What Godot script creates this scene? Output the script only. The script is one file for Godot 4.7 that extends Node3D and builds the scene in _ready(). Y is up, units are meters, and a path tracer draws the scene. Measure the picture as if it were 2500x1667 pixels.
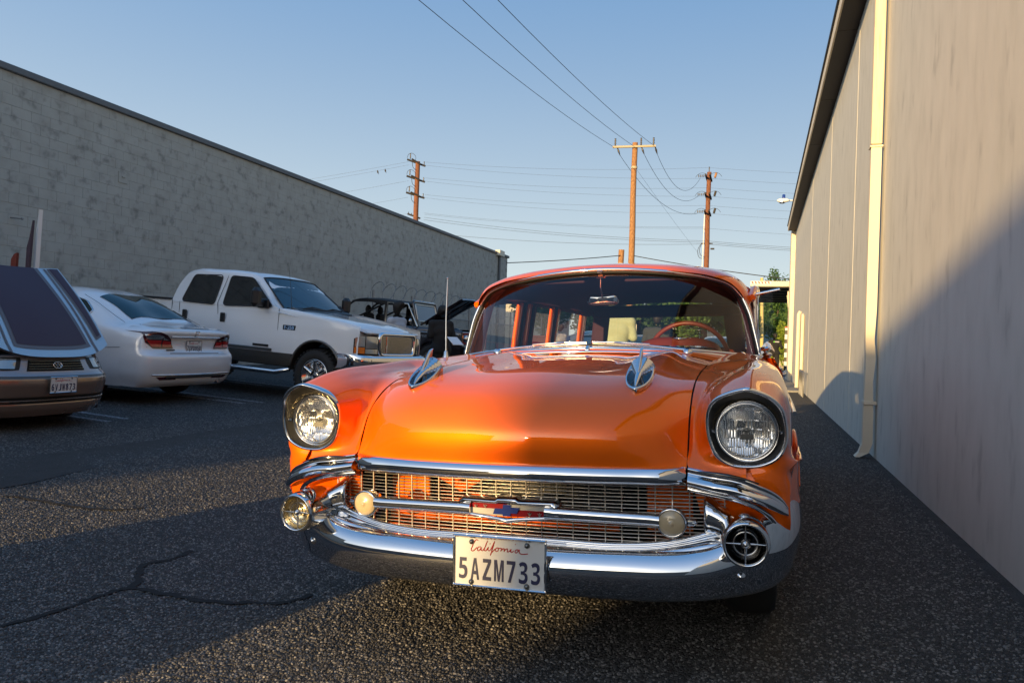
extends Node3D

var M := {}
var taken := {}
const PITCH := 0.2

# ---------- mesh building ----------
class MB:
	var st := SurfaceTool.new()
	var g := 1
	func _init() -> void:
		st.begin(Mesh.PRIMITIVE_TRIANGLES)
		st.set_smooth_group(1)
	func soft() -> void:
		g += 1
		st.set_smooth_group(g)
	func hard() -> void:
		st.set_smooth_group(-1)
	func tri(a: Vector3, b: Vector3, c: Vector3) -> void:
		st.add_vertex(a)
		st.add_vertex(b)
		st.add_vertex(c)
	func quad(a: Vector3, b: Vector3, c: Vector3, d: Vector3) -> void:
		tri(a, b, c)
		tri(a, c, d)
	func grid(rows: Array, cu := false, cv := false) -> void:
		soft()
		var n := rows.size()
		var m: int = rows[0].size()
		for i in range(n if cv else n - 1):
			var r0: Array = rows[i]
			var r1: Array = rows[(i + 1) % n]
			for j in range(m if cu else m - 1):
				var k := (j + 1) % m
				quad(r0[j], r0[k], r1[k], r1[j])
	func fan(loop: Array) -> void:
		hard()
		var c := Vector3.ZERO
		for p in loop:
			c += p
		c /= loop.size()
		for i in loop.size():
			tri(c, loop[i], loop[(i + 1) % loop.size()])
	func box(c: Vector3, s: Vector3, bv := 0.0, b := Basis.IDENTITY) -> void:
		hard()
		var h := s * 0.5
		if bv <= 0.0:
			var q := []
			for i in 8:
				q.append(c + b * Vector3(h.x if i & 1 else -h.x, h.y if i & 2 else -h.y, h.z if i & 4 else -h.z))
			for f in [[0, 2, 3, 1], [4, 5, 7, 6], [0, 1, 5, 4], [2, 6, 7, 3], [0, 4, 6, 2], [1, 3, 7, 5]]:
				quad(q[f[0]], q[f[1]], q[f[2]], q[f[3]])
			return
		bv = minf(bv, minf(h.x, minf(h.y, h.z)) * 0.9)
		var px := func(sx, sy, sz, ax) -> Vector3:
			var v := Vector3(sx * h.x, sy * h.y, sz * h.z)
			if ax != 0: v.x -= sx * bv
			if ax != 1: v.y -= sy * bv
			if ax != 2: v.z -= sz * bv
			return c + b * v
		for ax in 3:
			for sg in [-1, 1]:
				var p := []
				for k in [[-1, -1], [1, -1], [1, 1], [-1, 1]]:
					var s3 := [k[0], k[1]]
					s3.insert(ax, sg)
					p.append(px.call(s3[0], s3[1], s3[2], ax))
				quad(p[0], p[1], p[2], p[3])
		for ax in 3:
			var a1 := (ax + 1) % 3
			var a2 := (ax + 2) % 3
			for s1 in [-1, 1]:
				for s2 in [-1, 1]:
					var e := []
					for t in [-1, 1]:
						var s3 := [0, 0, 0]
						s3[ax] = t
						s3[a1] = s1
						s3[a2] = s2
						e.append(px.call(s3[0], s3[1], s3[2], a1))
						e.append(px.call(s3[0], s3[1], s3[2], a2))
					quad(e[0], e[1], e[3], e[2])
		for sx in [-1, 1]:
			for sy in [-1, 1]:
				for sz in [-1, 1]:
					tri(px.call(sx, sy, sz, 0), px.call(sx, sy, sz, 1), px.call(sx, sy, sz, 2))
	func tube(path: Array, r, seg := 8, closed := false, caps := true, flat := Vector2.ONE) -> void:
		var n := path.size()
		var rows := []
		var up := Vector3.UP
		var last := Vector3.ZERO
		for i in n:
			var a: Vector3 = path[(i - 1 + n) % n] if (closed or i > 0) else path[i]
			var b: Vector3 = path[(i + 1) % n] if (closed or i < n - 1) else path[i]
			var t := (b - a).normalized()
			var u: Vector3
			if i == 0:
				u = up.cross(t)
				if u.length() < 0.1:
					u = Vector3.RIGHT.cross(t)
			else:
				u = last - t * last.dot(t)
			u = u.normalized()
			last = u
			var w := t.cross(u)
			var rr: float = r[i] if r is Array else r
			var row := []
			for k in seg:
				var an := TAU * k / seg
				row.append(path[i] + u * cos(an) * rr * flat.x + w * sin(an) * rr * flat.y)
			rows.append(row)
		grid(rows, true, closed)
		if caps and not closed:
			fan(rows[0])
			fan(rows[n - 1])
	func lathe(pr: Array, xf := Transform3D.IDENTITY, seg := 24, ends := false) -> void:
		# profile of Vector2(radius, height); turned round xf's y axis; a repeated point makes a hard edge
		var rows := []
		for p in pr:
			if rows.size() and (p - pr[rows.size() - 1]).length() < 1e-6:
				pass
			var row := []
			for k in seg:
				var an := TAU * k / seg
				row.append(xf * Vector3(p.x * cos(an), p.y, p.x * sin(an)))
			rows.append(row)
		var start := 0
		for i in range(1, rows.size()):
			if (pr[i] - pr[i - 1]).length() < 1e-6:
				if i - 1 > start:
					grid(rows.slice(start, i), true)
				start = i
		if rows.size() - 1 > start:
			grid(rows.slice(start), true)
		if ends:
			fan(rows[0])
			fan(rows[rows.size() - 1])
	func poly(pts: Array, depth: float, xf := Transform3D.IDENTITY) -> void:
		# outline in xf's xy plane, from z = 0 to z = depth
		hard()
		var pk := PackedVector2Array(pts)
		var ids := Geometry2D.triangulate_polygon(pk)
		for i in range(0, ids.size(), 3):
			for z: float in [0.0, depth]:
				tri(xf * Vector3(pk[ids[i]].x, pk[ids[i]].y, z), xf * Vector3(pk[ids[i + 1]].x, pk[ids[i + 1]].y, z), xf * Vector3(pk[ids[i + 2]].x, pk[ids[i + 2]].y, z))
		for i in pk.size():
			var a := pk[i]
			var b := pk[(i + 1) % pk.size()]
			quad(xf * Vector3(a.x, a.y, 0), xf * Vector3(b.x, b.y, 0), xf * Vector3(b.x, b.y, depth), xf * Vector3(a.x, a.y, depth))
	func ball(c: Vector3, r: Vector3, seg := 12, b := Basis.IDENTITY) -> void:
		var rows := []
		var m := maxi(seg / 2, 4)
		for i in m + 1:
			var la := PI * i / m - PI / 2
			var row := []
			for k in seg:
				var an := TAU * k / seg
				row.append(c + b * Vector3(r.x * cos(la) * cos(an), r.y * sin(la), r.z * cos(la) * sin(an)))
			rows.append(row)
		grid(rows, true)
	func ribbon(path: Array, off: Vector3) -> void:
		var a := []
		var b := []
		for p in path:
			a.append(p - off)
			b.append(p + off)
		grid([a, b])
	func done() -> ArrayMesh:
		st.generate_normals()
		st.index()
		return st.commit()

func V(x: float, y: float, z: float) -> Vector3:
	return Vector3(x, y, z)

func cr(p: Array, n: int, closed := false) -> Array:
	# Catmull-Rom through p, n steps per span
	var out := []
	var k := p.size()
	var spans := k if closed else k - 1
	for i in spans:
		var p1 = p[i]
		var p2 = p[(i + 1) % k]
		var p0 = p[(i - 1 + k) % k] if (closed or i > 0) else p1 * 2.0 - p2
		var p3 = p[(i + 2) % k] if (closed or i + 2 < k) else p2 * 2.0 - p1
		# centripetal-like tangents keep uneven spans from overshooting
		var d1: float = maxf((p2 - p1).length(), 1e-6)
		var d0: float = maxf((p1 - p0).length(), 1e-6)
		var d2: float = maxf((p3 - p2).length(), 1e-6)
		var m1 = ((p1 - p0) / d0 * d1 + (p2 - p1) / d1 * d0) / (d0 + d1) * d1
		var m2 = ((p2 - p1) / d1 * d2 + (p3 - p2) / d2 * d1) / (d1 + d2) * d1
		for s in n:
			var t := float(s) / n
			var t2 := t * t
			var t3 := t2 * t
			out.append(p1 * (2 * t3 - 3 * t2 + 1) + m1 * (t3 - 2 * t2 + t) + p2 * (3 * t2 - 2 * t3) + m2 * (t3 - t2))
	if not closed:
		out.append(p[k - 1])
	return out

func surf(rows: Array, nu: int, nv: int, cu := false, cv := false) -> Array:
	var a := []
	for r in rows:
		a.append(cr(r, nu, cu))
	var out := []
	var m: int = a[0].size()
	var cols := []
	for j in m:
		var c := []
		for r in a:
			c.append(r[j])
		cols.append(cr(c, nv, cv))
	for i in cols[0].size():
		var r := []
		for j in m:
			r.append(cols[j][i])
		out.append(r)
	return out

func mir(rows: Array, s: float) -> Array:
	var out := []
	for r in rows:
		if r is Array:
			out.append(mir(r, s))
		else:
			out.append(Vector3(r.x * s, r.y, r.z))
	return out

# ---------- naming ----------
func numbered(n: String) -> String:
	if not taken.has(n):
		taken[n] = 0
		return n
	taken[n] += 1
	return "%s_%03d" % [n, taken[n]]

func part(n: String, mesh, m: Material, parent: Node, pos := Vector3.ZERO) -> MeshInstance3D:
	var o := MeshInstance3D.new()
	o.name = n
	o.mesh = mesh.done() if mesh is MB else mesh
	o.material_override = m
	o.position = pos
	parent.add_child(o, true)
	return o

func thing(n: String, label: String, cat: String, pos := Vector3.ZERO, b := Basis.IDENTITY, group := "") -> Node3D:
	var o := Node3D.new()
	o.name = numbered(n)
	o.transform = Transform3D(b, pos)
	add_child(o, true)
	o.set_meta("label", label)
	o.set_meta("category", cat)
	if group:
		o.set_meta("group", group)
	return o

func solo(n: String, mesh, m: Material, label: String, cat: String, group := "", pos := Vector3.ZERO) -> MeshInstance3D:
	var o := part(numbered(n), mesh, m, self, pos)
	o.set_meta("label", label)
	o.set_meta("category", cat)
	if group:
		o.set_meta("group", group)
	return o

func struct(n: String, mesh, m: Material) -> MeshInstance3D:
	var o := part(numbered(n), mesh, m, self)
	o.set_meta("kind", "structure")
	return o

# ---------- materials ----------
func L(r: float, g: float, b: float) -> Color:
	return Color(r, g, b).linear_to_srgb()

func mk(n: String, c: Color, rough := 0.6, metal := 0.0, coat := -1.0) -> StandardMaterial3D:
	var m := StandardMaterial3D.new()
	m.resource_name = n
	m.albedo_color = c
	m.roughness = rough
	m.metallic = metal
	if coat >= 0.0:
		m.clearcoat_enabled = true
		m.clearcoat = 1.0
		m.clearcoat_roughness = coat
	M[n] = m
	return m

func noise_tex(seed_: int, freq: float, oct: int, cols: Array, size := 512, stretch := Vector2.ONE, kind := FastNoiseLite.TYPE_SIMPLEX_SMOOTH) -> NoiseTexture2D:
	var f := FastNoiseLite.new()
	f.seed = seed_
	f.noise_type = kind
	f.frequency = freq
	f.fractal_octaves = oct
	f.fractal_gain = 0.55
	var t := NoiseTexture2D.new()
	t.width = size
	t.height = size
	t.seamless = true
	t.noise = f
	if cols.size():
		var gr := Gradient.new()
		var os := PackedFloat32Array()
		var cs := PackedColorArray()
		for c in cols:
			os.append(c[0])
			cs.append(c[1])
		gr.offsets = os
		gr.colors = cs
		t.color_ramp = gr
	return t

func glass(n: String, a: float, tint := Color(1, 1, 1)) -> StandardMaterial3D:
	var m := mk(n, Color(tint.r, tint.g, tint.b, a), 0.02)
	m.transparency = BaseMaterial3D.TRANSPARENCY_ALPHA
	return m

func ground_y(x: float) -> float:
	var gx := clampf(x, -13.4, 1.3)
	if gx > -2.9:
		return 0.0064 + 0.0392 * (gx + 0.762)
	return 0.0064 + 0.0392 * (-2.9 + 0.762) - 0.034 * (gx + 2.9)

func yaw(d: float) -> Basis:
	return Basis(Vector3.UP, deg_to_rad(d))

# ---------- the scene ----------
func _ready() -> void:
	var cam := Camera3D.new()
	cam.name = "camera"
	cam.position = V(0, 1.08, 0)
	cam.basis = Basis(Vector3.UP, deg_to_rad(18.1)) * Basis(Vector3.RIGHT, deg_to_rad(0.2)) * Basis(Vector3.BACK, deg_to_rad(1.9))
	cam.fov = rad_to_deg(2.0 * atan(1667.0 / 2.0 / 1850.0))
	cam.near = 0.05
	cam.far = 2000.0
	add_child(cam)
	cam.current = true

	var sun := DirectionalLight3D.new()
	sun.name = "sun"
	var az := deg_to_rad(SUN_AZ)
	var el := deg_to_rad(SUN_EL)
	sun.basis = Basis.looking_at(V(sin(az) * cos(el), -sin(el), -cos(az) * cos(el)), Vector3.UP)
	sun.light_energy = 1.45
	sun.light_color = Color(1.0, 0.84, 0.58)
	sun.light_angular_distance = 0.5
	sun.shadow_enabled = true
	add_child(sun)

	# clear evening sky: pale at the horizon, deeper blue above, brighter and warmer all round the low sun
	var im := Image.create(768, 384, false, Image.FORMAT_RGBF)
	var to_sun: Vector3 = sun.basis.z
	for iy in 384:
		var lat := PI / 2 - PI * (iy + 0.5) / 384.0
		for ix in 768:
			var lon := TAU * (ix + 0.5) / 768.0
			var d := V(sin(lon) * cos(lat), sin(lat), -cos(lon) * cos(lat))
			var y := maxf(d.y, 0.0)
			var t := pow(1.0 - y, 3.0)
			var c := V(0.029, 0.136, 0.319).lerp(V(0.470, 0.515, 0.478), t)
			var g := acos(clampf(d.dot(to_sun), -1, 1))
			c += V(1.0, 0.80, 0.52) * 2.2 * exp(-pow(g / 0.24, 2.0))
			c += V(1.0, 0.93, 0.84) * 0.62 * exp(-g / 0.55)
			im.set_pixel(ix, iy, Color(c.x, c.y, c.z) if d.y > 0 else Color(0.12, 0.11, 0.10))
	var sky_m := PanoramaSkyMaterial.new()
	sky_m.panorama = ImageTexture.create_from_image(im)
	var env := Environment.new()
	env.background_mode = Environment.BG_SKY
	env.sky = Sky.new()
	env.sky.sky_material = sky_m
	env.tonemap_mode = Environment.TONE_MAPPER_LINEAR
	env.tonemap_exposure = 1.8
	env.sdfgi_enabled = true
	env.ssao_enabled = true
	env.ssil_enabled = true
	var we := WorldEnvironment.new()
	we.name = "world_environment"
	we.environment = env
	add_child(we)

	make_materials()
	build_ground()
	build_left_building()
	build_right_building()
	build_behind_camera()
	build_wagon()

	build_poles()
	build_truck()
	build_white_sedan()
	build_gold_sedan()
	build_off_roader()
	build_far()
	build_people()
	build_bits()

const SUN_AZ := 15.0
const SUN_EL := 8.0

func make_materials() -> void:
	var o := mk("orange_paint", L(0.95, 0.150, 0.003), 0.42, 0.35, 0.02)
	o.metallic_specular = 0.05
	mk("chrome", L(0.72, 0.73, 0.75), 0.035, 1.0)
	mk("chrome_soft", L(0.6, 0.6, 0.6), 0.16, 1.0)
	mk("dark_chrome", L(0.12, 0.12, 0.12), 0.12, 1.0)
	mk("bar_silver", L(0.66, 0.61, 0.53), 0.28, 1.0)
	mk("mesh_shaded", L(0.10, 0.085, 0.06), 0.3, 1.0)
	mk("gold_silver", L(0.62, 0.55, 0.38), 0.22, 1.0)
	mk("black_paint", L(0.008, 0.008, 0.009), 0.35)
	mk("black_rubber", L(0.014, 0.014, 0.014), 0.7)
	mk("black_trim", L(0.012, 0.012, 0.013), 0.45)
	mk("tyre", L(0.018, 0.018, 0.018), 0.85)
	mk("dark", L(0.006, 0.006, 0.006), 0.9)
	glass("clear_glass", 0.03, Color(0.1, 0.13, 0.12))
	var lg := mk("lens_glass", Color(1, 1, 1, 0.0), 0.0)
	lg.refraction_enabled = true
	lg.refraction_scale = 0.05
	glass("windscreen_glass", 0.16, Color(0.02, 0.06, 0.06))
	mk("headliner", L(0.060, 0.022, 0.042), 0.85)
	mk("red_vinyl", L(0.16, 0.026, 0.016), 0.45)
	mk("plum_vinyl", L(0.32, 0.10, 0.12), 0.5)
	mk("plate_white", L(0.62, 0.62, 0.60), 0.4)
	mk("plate_blue", L(0.012, 0.018, 0.07), 0.4)
	mk("plate_red", L(0.42, 0.02, 0.02), 0.4)
	mk("bolt_steel", L(0.2, 0.2, 0.19), 0.35, 1.0)
	mk("lamp_silver", L(0.85, 0.85, 0.83), 0.20, 1.0)
	mk("emblem_red", L(0.25, 0.008, 0.012), 0.2, 0.0, 0.05)
	mk("emblem_blue", L(0.01, 0.035, 0.22), 0.2, 0.0, 0.05)
	mk("emblem_white", L(0.45, 0.44, 0.40), 0.35)
	mk("parking_lens", L(0.46, 0.37, 0.23), 0.22, 0.0, 0.03)
	mk("white_paint", L(0.70, 0.71, 0.72), 0.25, 0.0, 0.03)
	mk("pearl_paint", L(0.72, 0.73, 0.75), 0.25, 0.08, 0.03)
	# ground
	var a := mk("asphalt", Color.WHITE, 0.92)
	a.albedo_texture = noise_tex(3, 0.11, 4, [[0.0, L(0.026, 0.025, 0.024)], [0.45, L(0.046, 0.044, 0.042)], [0.7, L(0.066, 0.062, 0.058)], [1.0, L(0.13, 0.12, 0.11)]], 1024)
	a.uv1_triplanar = true
	a.uv1_world_triplanar = true
	a.uv1_scale = V(0.75, 0.75, 0.75)
	a.detail_enabled = true
	a.detail_blend_mode = BaseMaterial3D.BLEND_MODE_MUL
	a.detail_albedo = noise_tex(9, 0.012, 4, [[0.0, L(0.55, 0.55, 0.56)], [0.5, L(0.85, 0.85, 0.85)], [1.0, L(1, 1, 1)]], 512)
	a.uv2_triplanar = true
	a.uv2_world_triplanar = true
	a.uv2_scale = V(0.13, 0.13, 0.13)
	a.heightmap_enabled = true
	a.heightmap_texture = noise_tex(5, 0.09, 3, [], 1024)
	a.heightmap_scale = 0.8
	var a2 := a.duplicate()
	a2.resource_name = "asphalt_patch"
	a2.albedo_color = L(0.62, 0.62, 0.63)
	a2.heightmap_scale = 0.4
	M["asphalt_patch"] = a2
	mk("crack", L(0.006, 0.006, 0.006), 0.95)
	var c := mk("concrete", Color.WHITE, 0.85)
	c.albedo_texture = noise_tex(14, 0.02, 5, [[0.0, L(0.13, 0.125, 0.12)], [0.5, L(0.21, 0.205, 0.195)], [1.0, L(0.29, 0.28, 0.265)]], 512)
	c.uv1_triplanar = true
	c.uv1_world_triplanar = true
	c.uv1_scale = V(0.6, 0.6, 0.6)
	# block wall
	var b := mk("block", Color.WHITE, 0.9)
	b.albedo_texture = noise_tex(21, 0.009, 5, [[0.0, L(0.33, 0.31, 0.27)], [0.4, L(0.385, 0.365, 0.32)], [1.0, L(0.42, 0.40, 0.355)]], 1024)
	b.uv1_triplanar = true
	b.uv1_world_triplanar = true
	b.uv1_scale = V(0.16, 0.16, 0.16)
	b.detail_enabled = true
	b.detail_blend_mode = BaseMaterial3D.BLEND_MODE_MUL
	b.detail_albedo = noise_tex(22, 0.03, 4, [[0.0, L(0.50, 0.50, 0.50)], [0.22, L(0.80, 0.80, 0.80)], [0.36, L(0.97, 0.97, 0.97)], [1.0, L(1, 1, 1)]], 512)
	b.uv2_triplanar = true
	b.uv2_world_triplanar = true
	b.uv2_scale = V(0.14, 0.06, 0.14)
	b.heightmap_enabled = true
	b.heightmap_texture = noise_tex(23, 0.08, 3, [], 512)
	b.heightmap_scale = 0.15
	mk("mortar", L(0.20, 0.19, 0.17), 0.95)
	mk("coping", L(0.11, 0.115, 0.12), 0.6)
	# plaster
	var p := mk("plaster", Color.WHITE, 0.75)
	p.albedo_texture = noise_tex(31, 0.012, 5, [[0.0, L(0.55, 0.54, 0.48)], [0.4, L(0.62, 0.605, 0.54)], [1.0, L(0.66, 0.645, 0.58)]], 1024)
	p.uv1_triplanar = true
	p.uv1_world_triplanar = true
	p.uv1_scale = V(0.3, 0.12, 0.3)
	p.detail_enabled = true
	p.detail_blend_mode = BaseMaterial3D.BLEND_MODE_MUL
	p.detail_albedo = noise_tex(33, 0.02, 4, [[0.0, L(0.70, 0.70, 0.70)], [0.25, L(0.95, 0.95, 0.95)], [1.0, L(1, 1, 1)]], 512)
	p.uv2_triplanar = true
	p.uv2_world_triplanar = true
	p.uv2_scale = V(0.4, 0.14, 0.9)
	p.heightmap_enabled = true
	p.heightmap_texture = noise_tex(34, 0.03, 4, [], 512)
	p.heightmap_scale = 0.12
	mk("cream_paint", L(0.66, 0.59, 0.46), 0.6)
	var wd := mk("cream_wood", Color.WHITE, 0.6)
	wd.albedo_texture = noise_tex(36, 0.02, 4, [[0.0, L(0.50, 0.40, 0.25)], [0.4, L(0.66, 0.56, 0.39)], [1.0, L(0.72, 0.63, 0.47)]], 512)
	wd.uv1_triplanar = true
	wd.uv1_world_triplanar = true
	wd.uv1_scale = V(3.0, 0.18, 3.0)
	mk("soffit", L(0.045, 0.042, 0.042), 0.7)
	mk("roof_edge", L(0.03, 0.03, 0.035), 0.6)
	var st := mk("stone", Color.WHITE, 0.55)
	st.vertex_color_use_as_albedo = true
	mk("shadow_building", L(0.22, 0.20, 0.18), 0.9)
	mk("steel_grey", L(0.24, 0.24, 0.24), 0.5, 0.6)
	mk("white_worn", L(0.45, 0.45, 0.44), 0.8)

func build_ground() -> void:
	var mb := MB.new()
	var xs := [-600.0, -60.0, -13.4, -10.0, -6.0, -2.9, -0.762, 1.3, 60.0, 600.0]
	var rows := []
	for z: float in [200.0, 20.0, 0.0, -20.0, -60.0, -900.0]:
		var r := []
		for x in xs:
			r.append(V(x, ground_y(x), z))
		rows.append(r)
	mb.hard()
	for i in rows.size() - 1:
		for j in xs.size() - 1:
			mb.quad(rows[i][j], rows[i][j + 1], rows[i + 1][j + 1], rows[i + 1][j])
	struct("ground", mb, M.asphalt)
	# loose surface stones: the coarse texture of the old asphalt near the camera
	var rng := RandomNumberGenerator.new()
	rng.seed = 71
	var sm := SphereMesh.new()
	sm.radius = 0.5
	sm.height = 1.0
	sm.radial_segments = 6
	sm.rings = 3
	var mm := MultiMesh.new()
	mm.transform_format = MultiMesh.TRANSFORM_3D
	mm.use_colors = true
	mm.mesh = sm
	var n := 780000
	mm.instance_count = n
	for i in n:
		var t := rng.randf()
		var z := -0.9 - 13.0 * pow(t, 2.1)
		var x := rng.randf_range(maxf(1.38 * z - 0.1, -7.0 - 4.0 * rng.randf()), 1.05)
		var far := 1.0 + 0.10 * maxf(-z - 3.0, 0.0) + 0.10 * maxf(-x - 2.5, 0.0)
		var s := rng.randf_range(0.0045, 0.0115) * far
		var bb := Basis(Vector3.UP, rng.randf() * TAU).scaled(Vector3(s * rng.randf_range(0.8, 1.5), s * rng.randf_range(0.6, 1.15) / far, s))
		mm.set_instance_transform(i, Transform3D(bb, V(x, ground_y(x) + rng.randf_range(-0.0014, 0.0016), z)))
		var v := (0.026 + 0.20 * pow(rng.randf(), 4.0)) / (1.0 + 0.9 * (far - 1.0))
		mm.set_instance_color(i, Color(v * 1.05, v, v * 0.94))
	var o := MultiMeshInstance3D.new()
	o.name = "asphalt_aggregate"
	o.multimesh = mm
	o.material_override = M.stone
	o.set_meta("kind", "stuff")
	add_child(o)
	o.set_meta("label", "coarse stones showing in the worn asphalt surface")
	# darker strip of newer asphalt along the gutter
	var g := MB.new()
	var e0 := []
	var e1 := []
	for k in 41:
		var z := 6.0 - k * 1.0
		e0.append(V(-4.95 + 0.10 * sin(z * 1.3) + 0.05 * sin(z * 4.1), ground_y(-4.95) + 0.0035, z))
		e1.append(V(-5.75 + 0.12 * sin(z * 0.9 + 1.0) + 0.05 * sin(z * 3.7), ground_y(-5.75) + 0.0035, z))
	g.grid([e0, e1])
	struct("asphalt_patch", g, M.asphalt_patch)
	# cracks
	var zd := [[[-2.74, -2.17], [-2.69, -2.3], [-2.67, -2.46], [-2.67, -2.63], [-2.64, -2.71], [-2.77, -2.88], [-2.86, -3.01], [-2.81, -3.13], [-2.82, -3.29]], [[-2.63, -2.7], [-2.41, -2.67], [-2.19, -2.65], [-2.01, -2.67], [-1.85, -2.74], [-1.8, -2.86]], [[-4.65, -3.66], [-4.47, -3.69], [-4.21, -3.69], [-3.94, -3.71], [-3.82, -3.76], [-3.71, -3.89]]]
	for ci in zd.size():
		var c := MB.new()
		var pth := []
		for q in zd[ci]:
			pth.append(V(q[0], ground_y(q[0]), q[1]))
		pth = cr(pth, 5)
		var l := []
		var r := []
		for i in pth.size():
			var d: Vector3 = pth[mini(i + 1, pth.size() - 1)] - pth[maxi(i - 1, 0)]
			var sd := V(d.z, 0, -d.x).normalized() * rng.randf_range(0.008, 0.022)
			var j := V(rng.randf_range(-0.012, 0.012), 0.0075, rng.randf_range(-0.012, 0.012))
			l.append(pth[i] + sd + j)
			r.append(pth[i] - sd + j)
		c.grid([l, r])
		struct("ground_crack", c, M.crack)

const WX := -13.3
func build_left_building() -> void:
	var b := thing("block_building", "long grey painted concrete block building along the left side", "building")
	var z0 := 9.0
	var z1 := -39.5
	var h := 5.82
	var core := MB.new()
	core.box(V(WX - 0.03 - 6.0, h / 2 - 0.3, (z0 + z1) / 2), V(12.0, h + 0.6, z0 - z1 - 0.02))
	part("wall", core, M.mortar, b)
	var cp := MB.new()
	cp.box(V(WX - 0.06, h + 0.035, (z0 + z1) / 2), V(0.26, 0.13, z0 - z1 + 0.1), 0.015)
	part("coping", cp, M.coping, b)
	# the blocks: the largest in view as pieces, the rest joined
	var bm := []
	for k in 3:
		var m := MB.new()
		m.box(Vector3.ZERO, V(0.06, 0.1988, 0.3990), 0.0025 + 0.001 * k)
		bm.append(m.done())
	var rng := RandomNumberGenerator.new()
	rng.seed = 5
	var all := []
	var rows := 30
	for r in rows:
		var y := h - 0.03 - 0.1 - r * 0.2
		var zz := z0 - 0.2 - (0.2 if r % 2 else 0.0)
		while zz - 0.2 > z1:
			all.append([r, V(WX - 0.03 + 0.003 * rng.randf(), y, zz), rng.randi() % 3])
			zz -= 0.4
	# pieces: those the photograph shows nearest, above the parked cars
	var score := []
	for i in all.size():
		var p: Vector3 = all[i][1]
		if p.z > -9.2 or p.y < 1.7:
			continue
		score.append([p.distance_to(V(0, 1.08, 0)), i])
	score.sort_custom(func(a, c): return a[0] < c[0])
	var single := {}
	for k in mini(300, score.size()):
		single[score[k][1]] = true
	var tf := []
	for i in all.size():
		if single.has(i):
			part("block", bm[all[i][2]], M.block, b, all[i][1])
		else:
			tf.append(all[i][1])
	var mm := MultiMesh.new()
	mm.transform_format = MultiMesh.TRANSFORM_3D
	mm.mesh = bm[1]
	mm.instance_count = tf.size()
	for i in tf.size():
		mm.set_instance_transform(i, Transform3D(Basis.IDENTITY, tf[i]))
	var o := MultiMeshInstance3D.new()
	o.name = "blocks"
	o.multimesh = mm
	o.material_override = M.block
	o.set_meta("kind", "stuff")
	b.add_child(o)
	# anchor plate and a bracket
	var pl := MB.new()
	pl.box(V(WX + 0.012, 4.42, -13.0), V(0.02, 0.24, 0.24), 0.004)
	pl.box(V(WX + 0.03, 4.43, -13.0), V(0.03, 0.03, 0.09), 0.004)
	part("anchor_plate", pl, M.block, b)
	var br := MB.new()
	br.tube([V(WX, 3.12, -10.45), V(WX + 0.22, 3.1, -10.5)], 0.012, 6)
	br.ball(V(WX + 0.23, 3.1, -10.5), V(0.025, 0.025, 0.025), 8)
	part("bracket", br, M.steel_grey, b)
	# downpipe near the far corner
	var dp := MB.new()
	dp.tube([V(WX + 0.07, 0.3, -37.9), V(WX + 0.07, h + 0.02, -37.9)], 0.07, 8)
	part("downpipe", dp, M.coping, b)
	var sc := MB.new()
	sc.box(V(WX + 0.09, h + 0.04, -37.9), V(0.26, 0.3, 0.8), 0.02)
	part("rain_head", sc, M.cream_paint, b)

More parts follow.
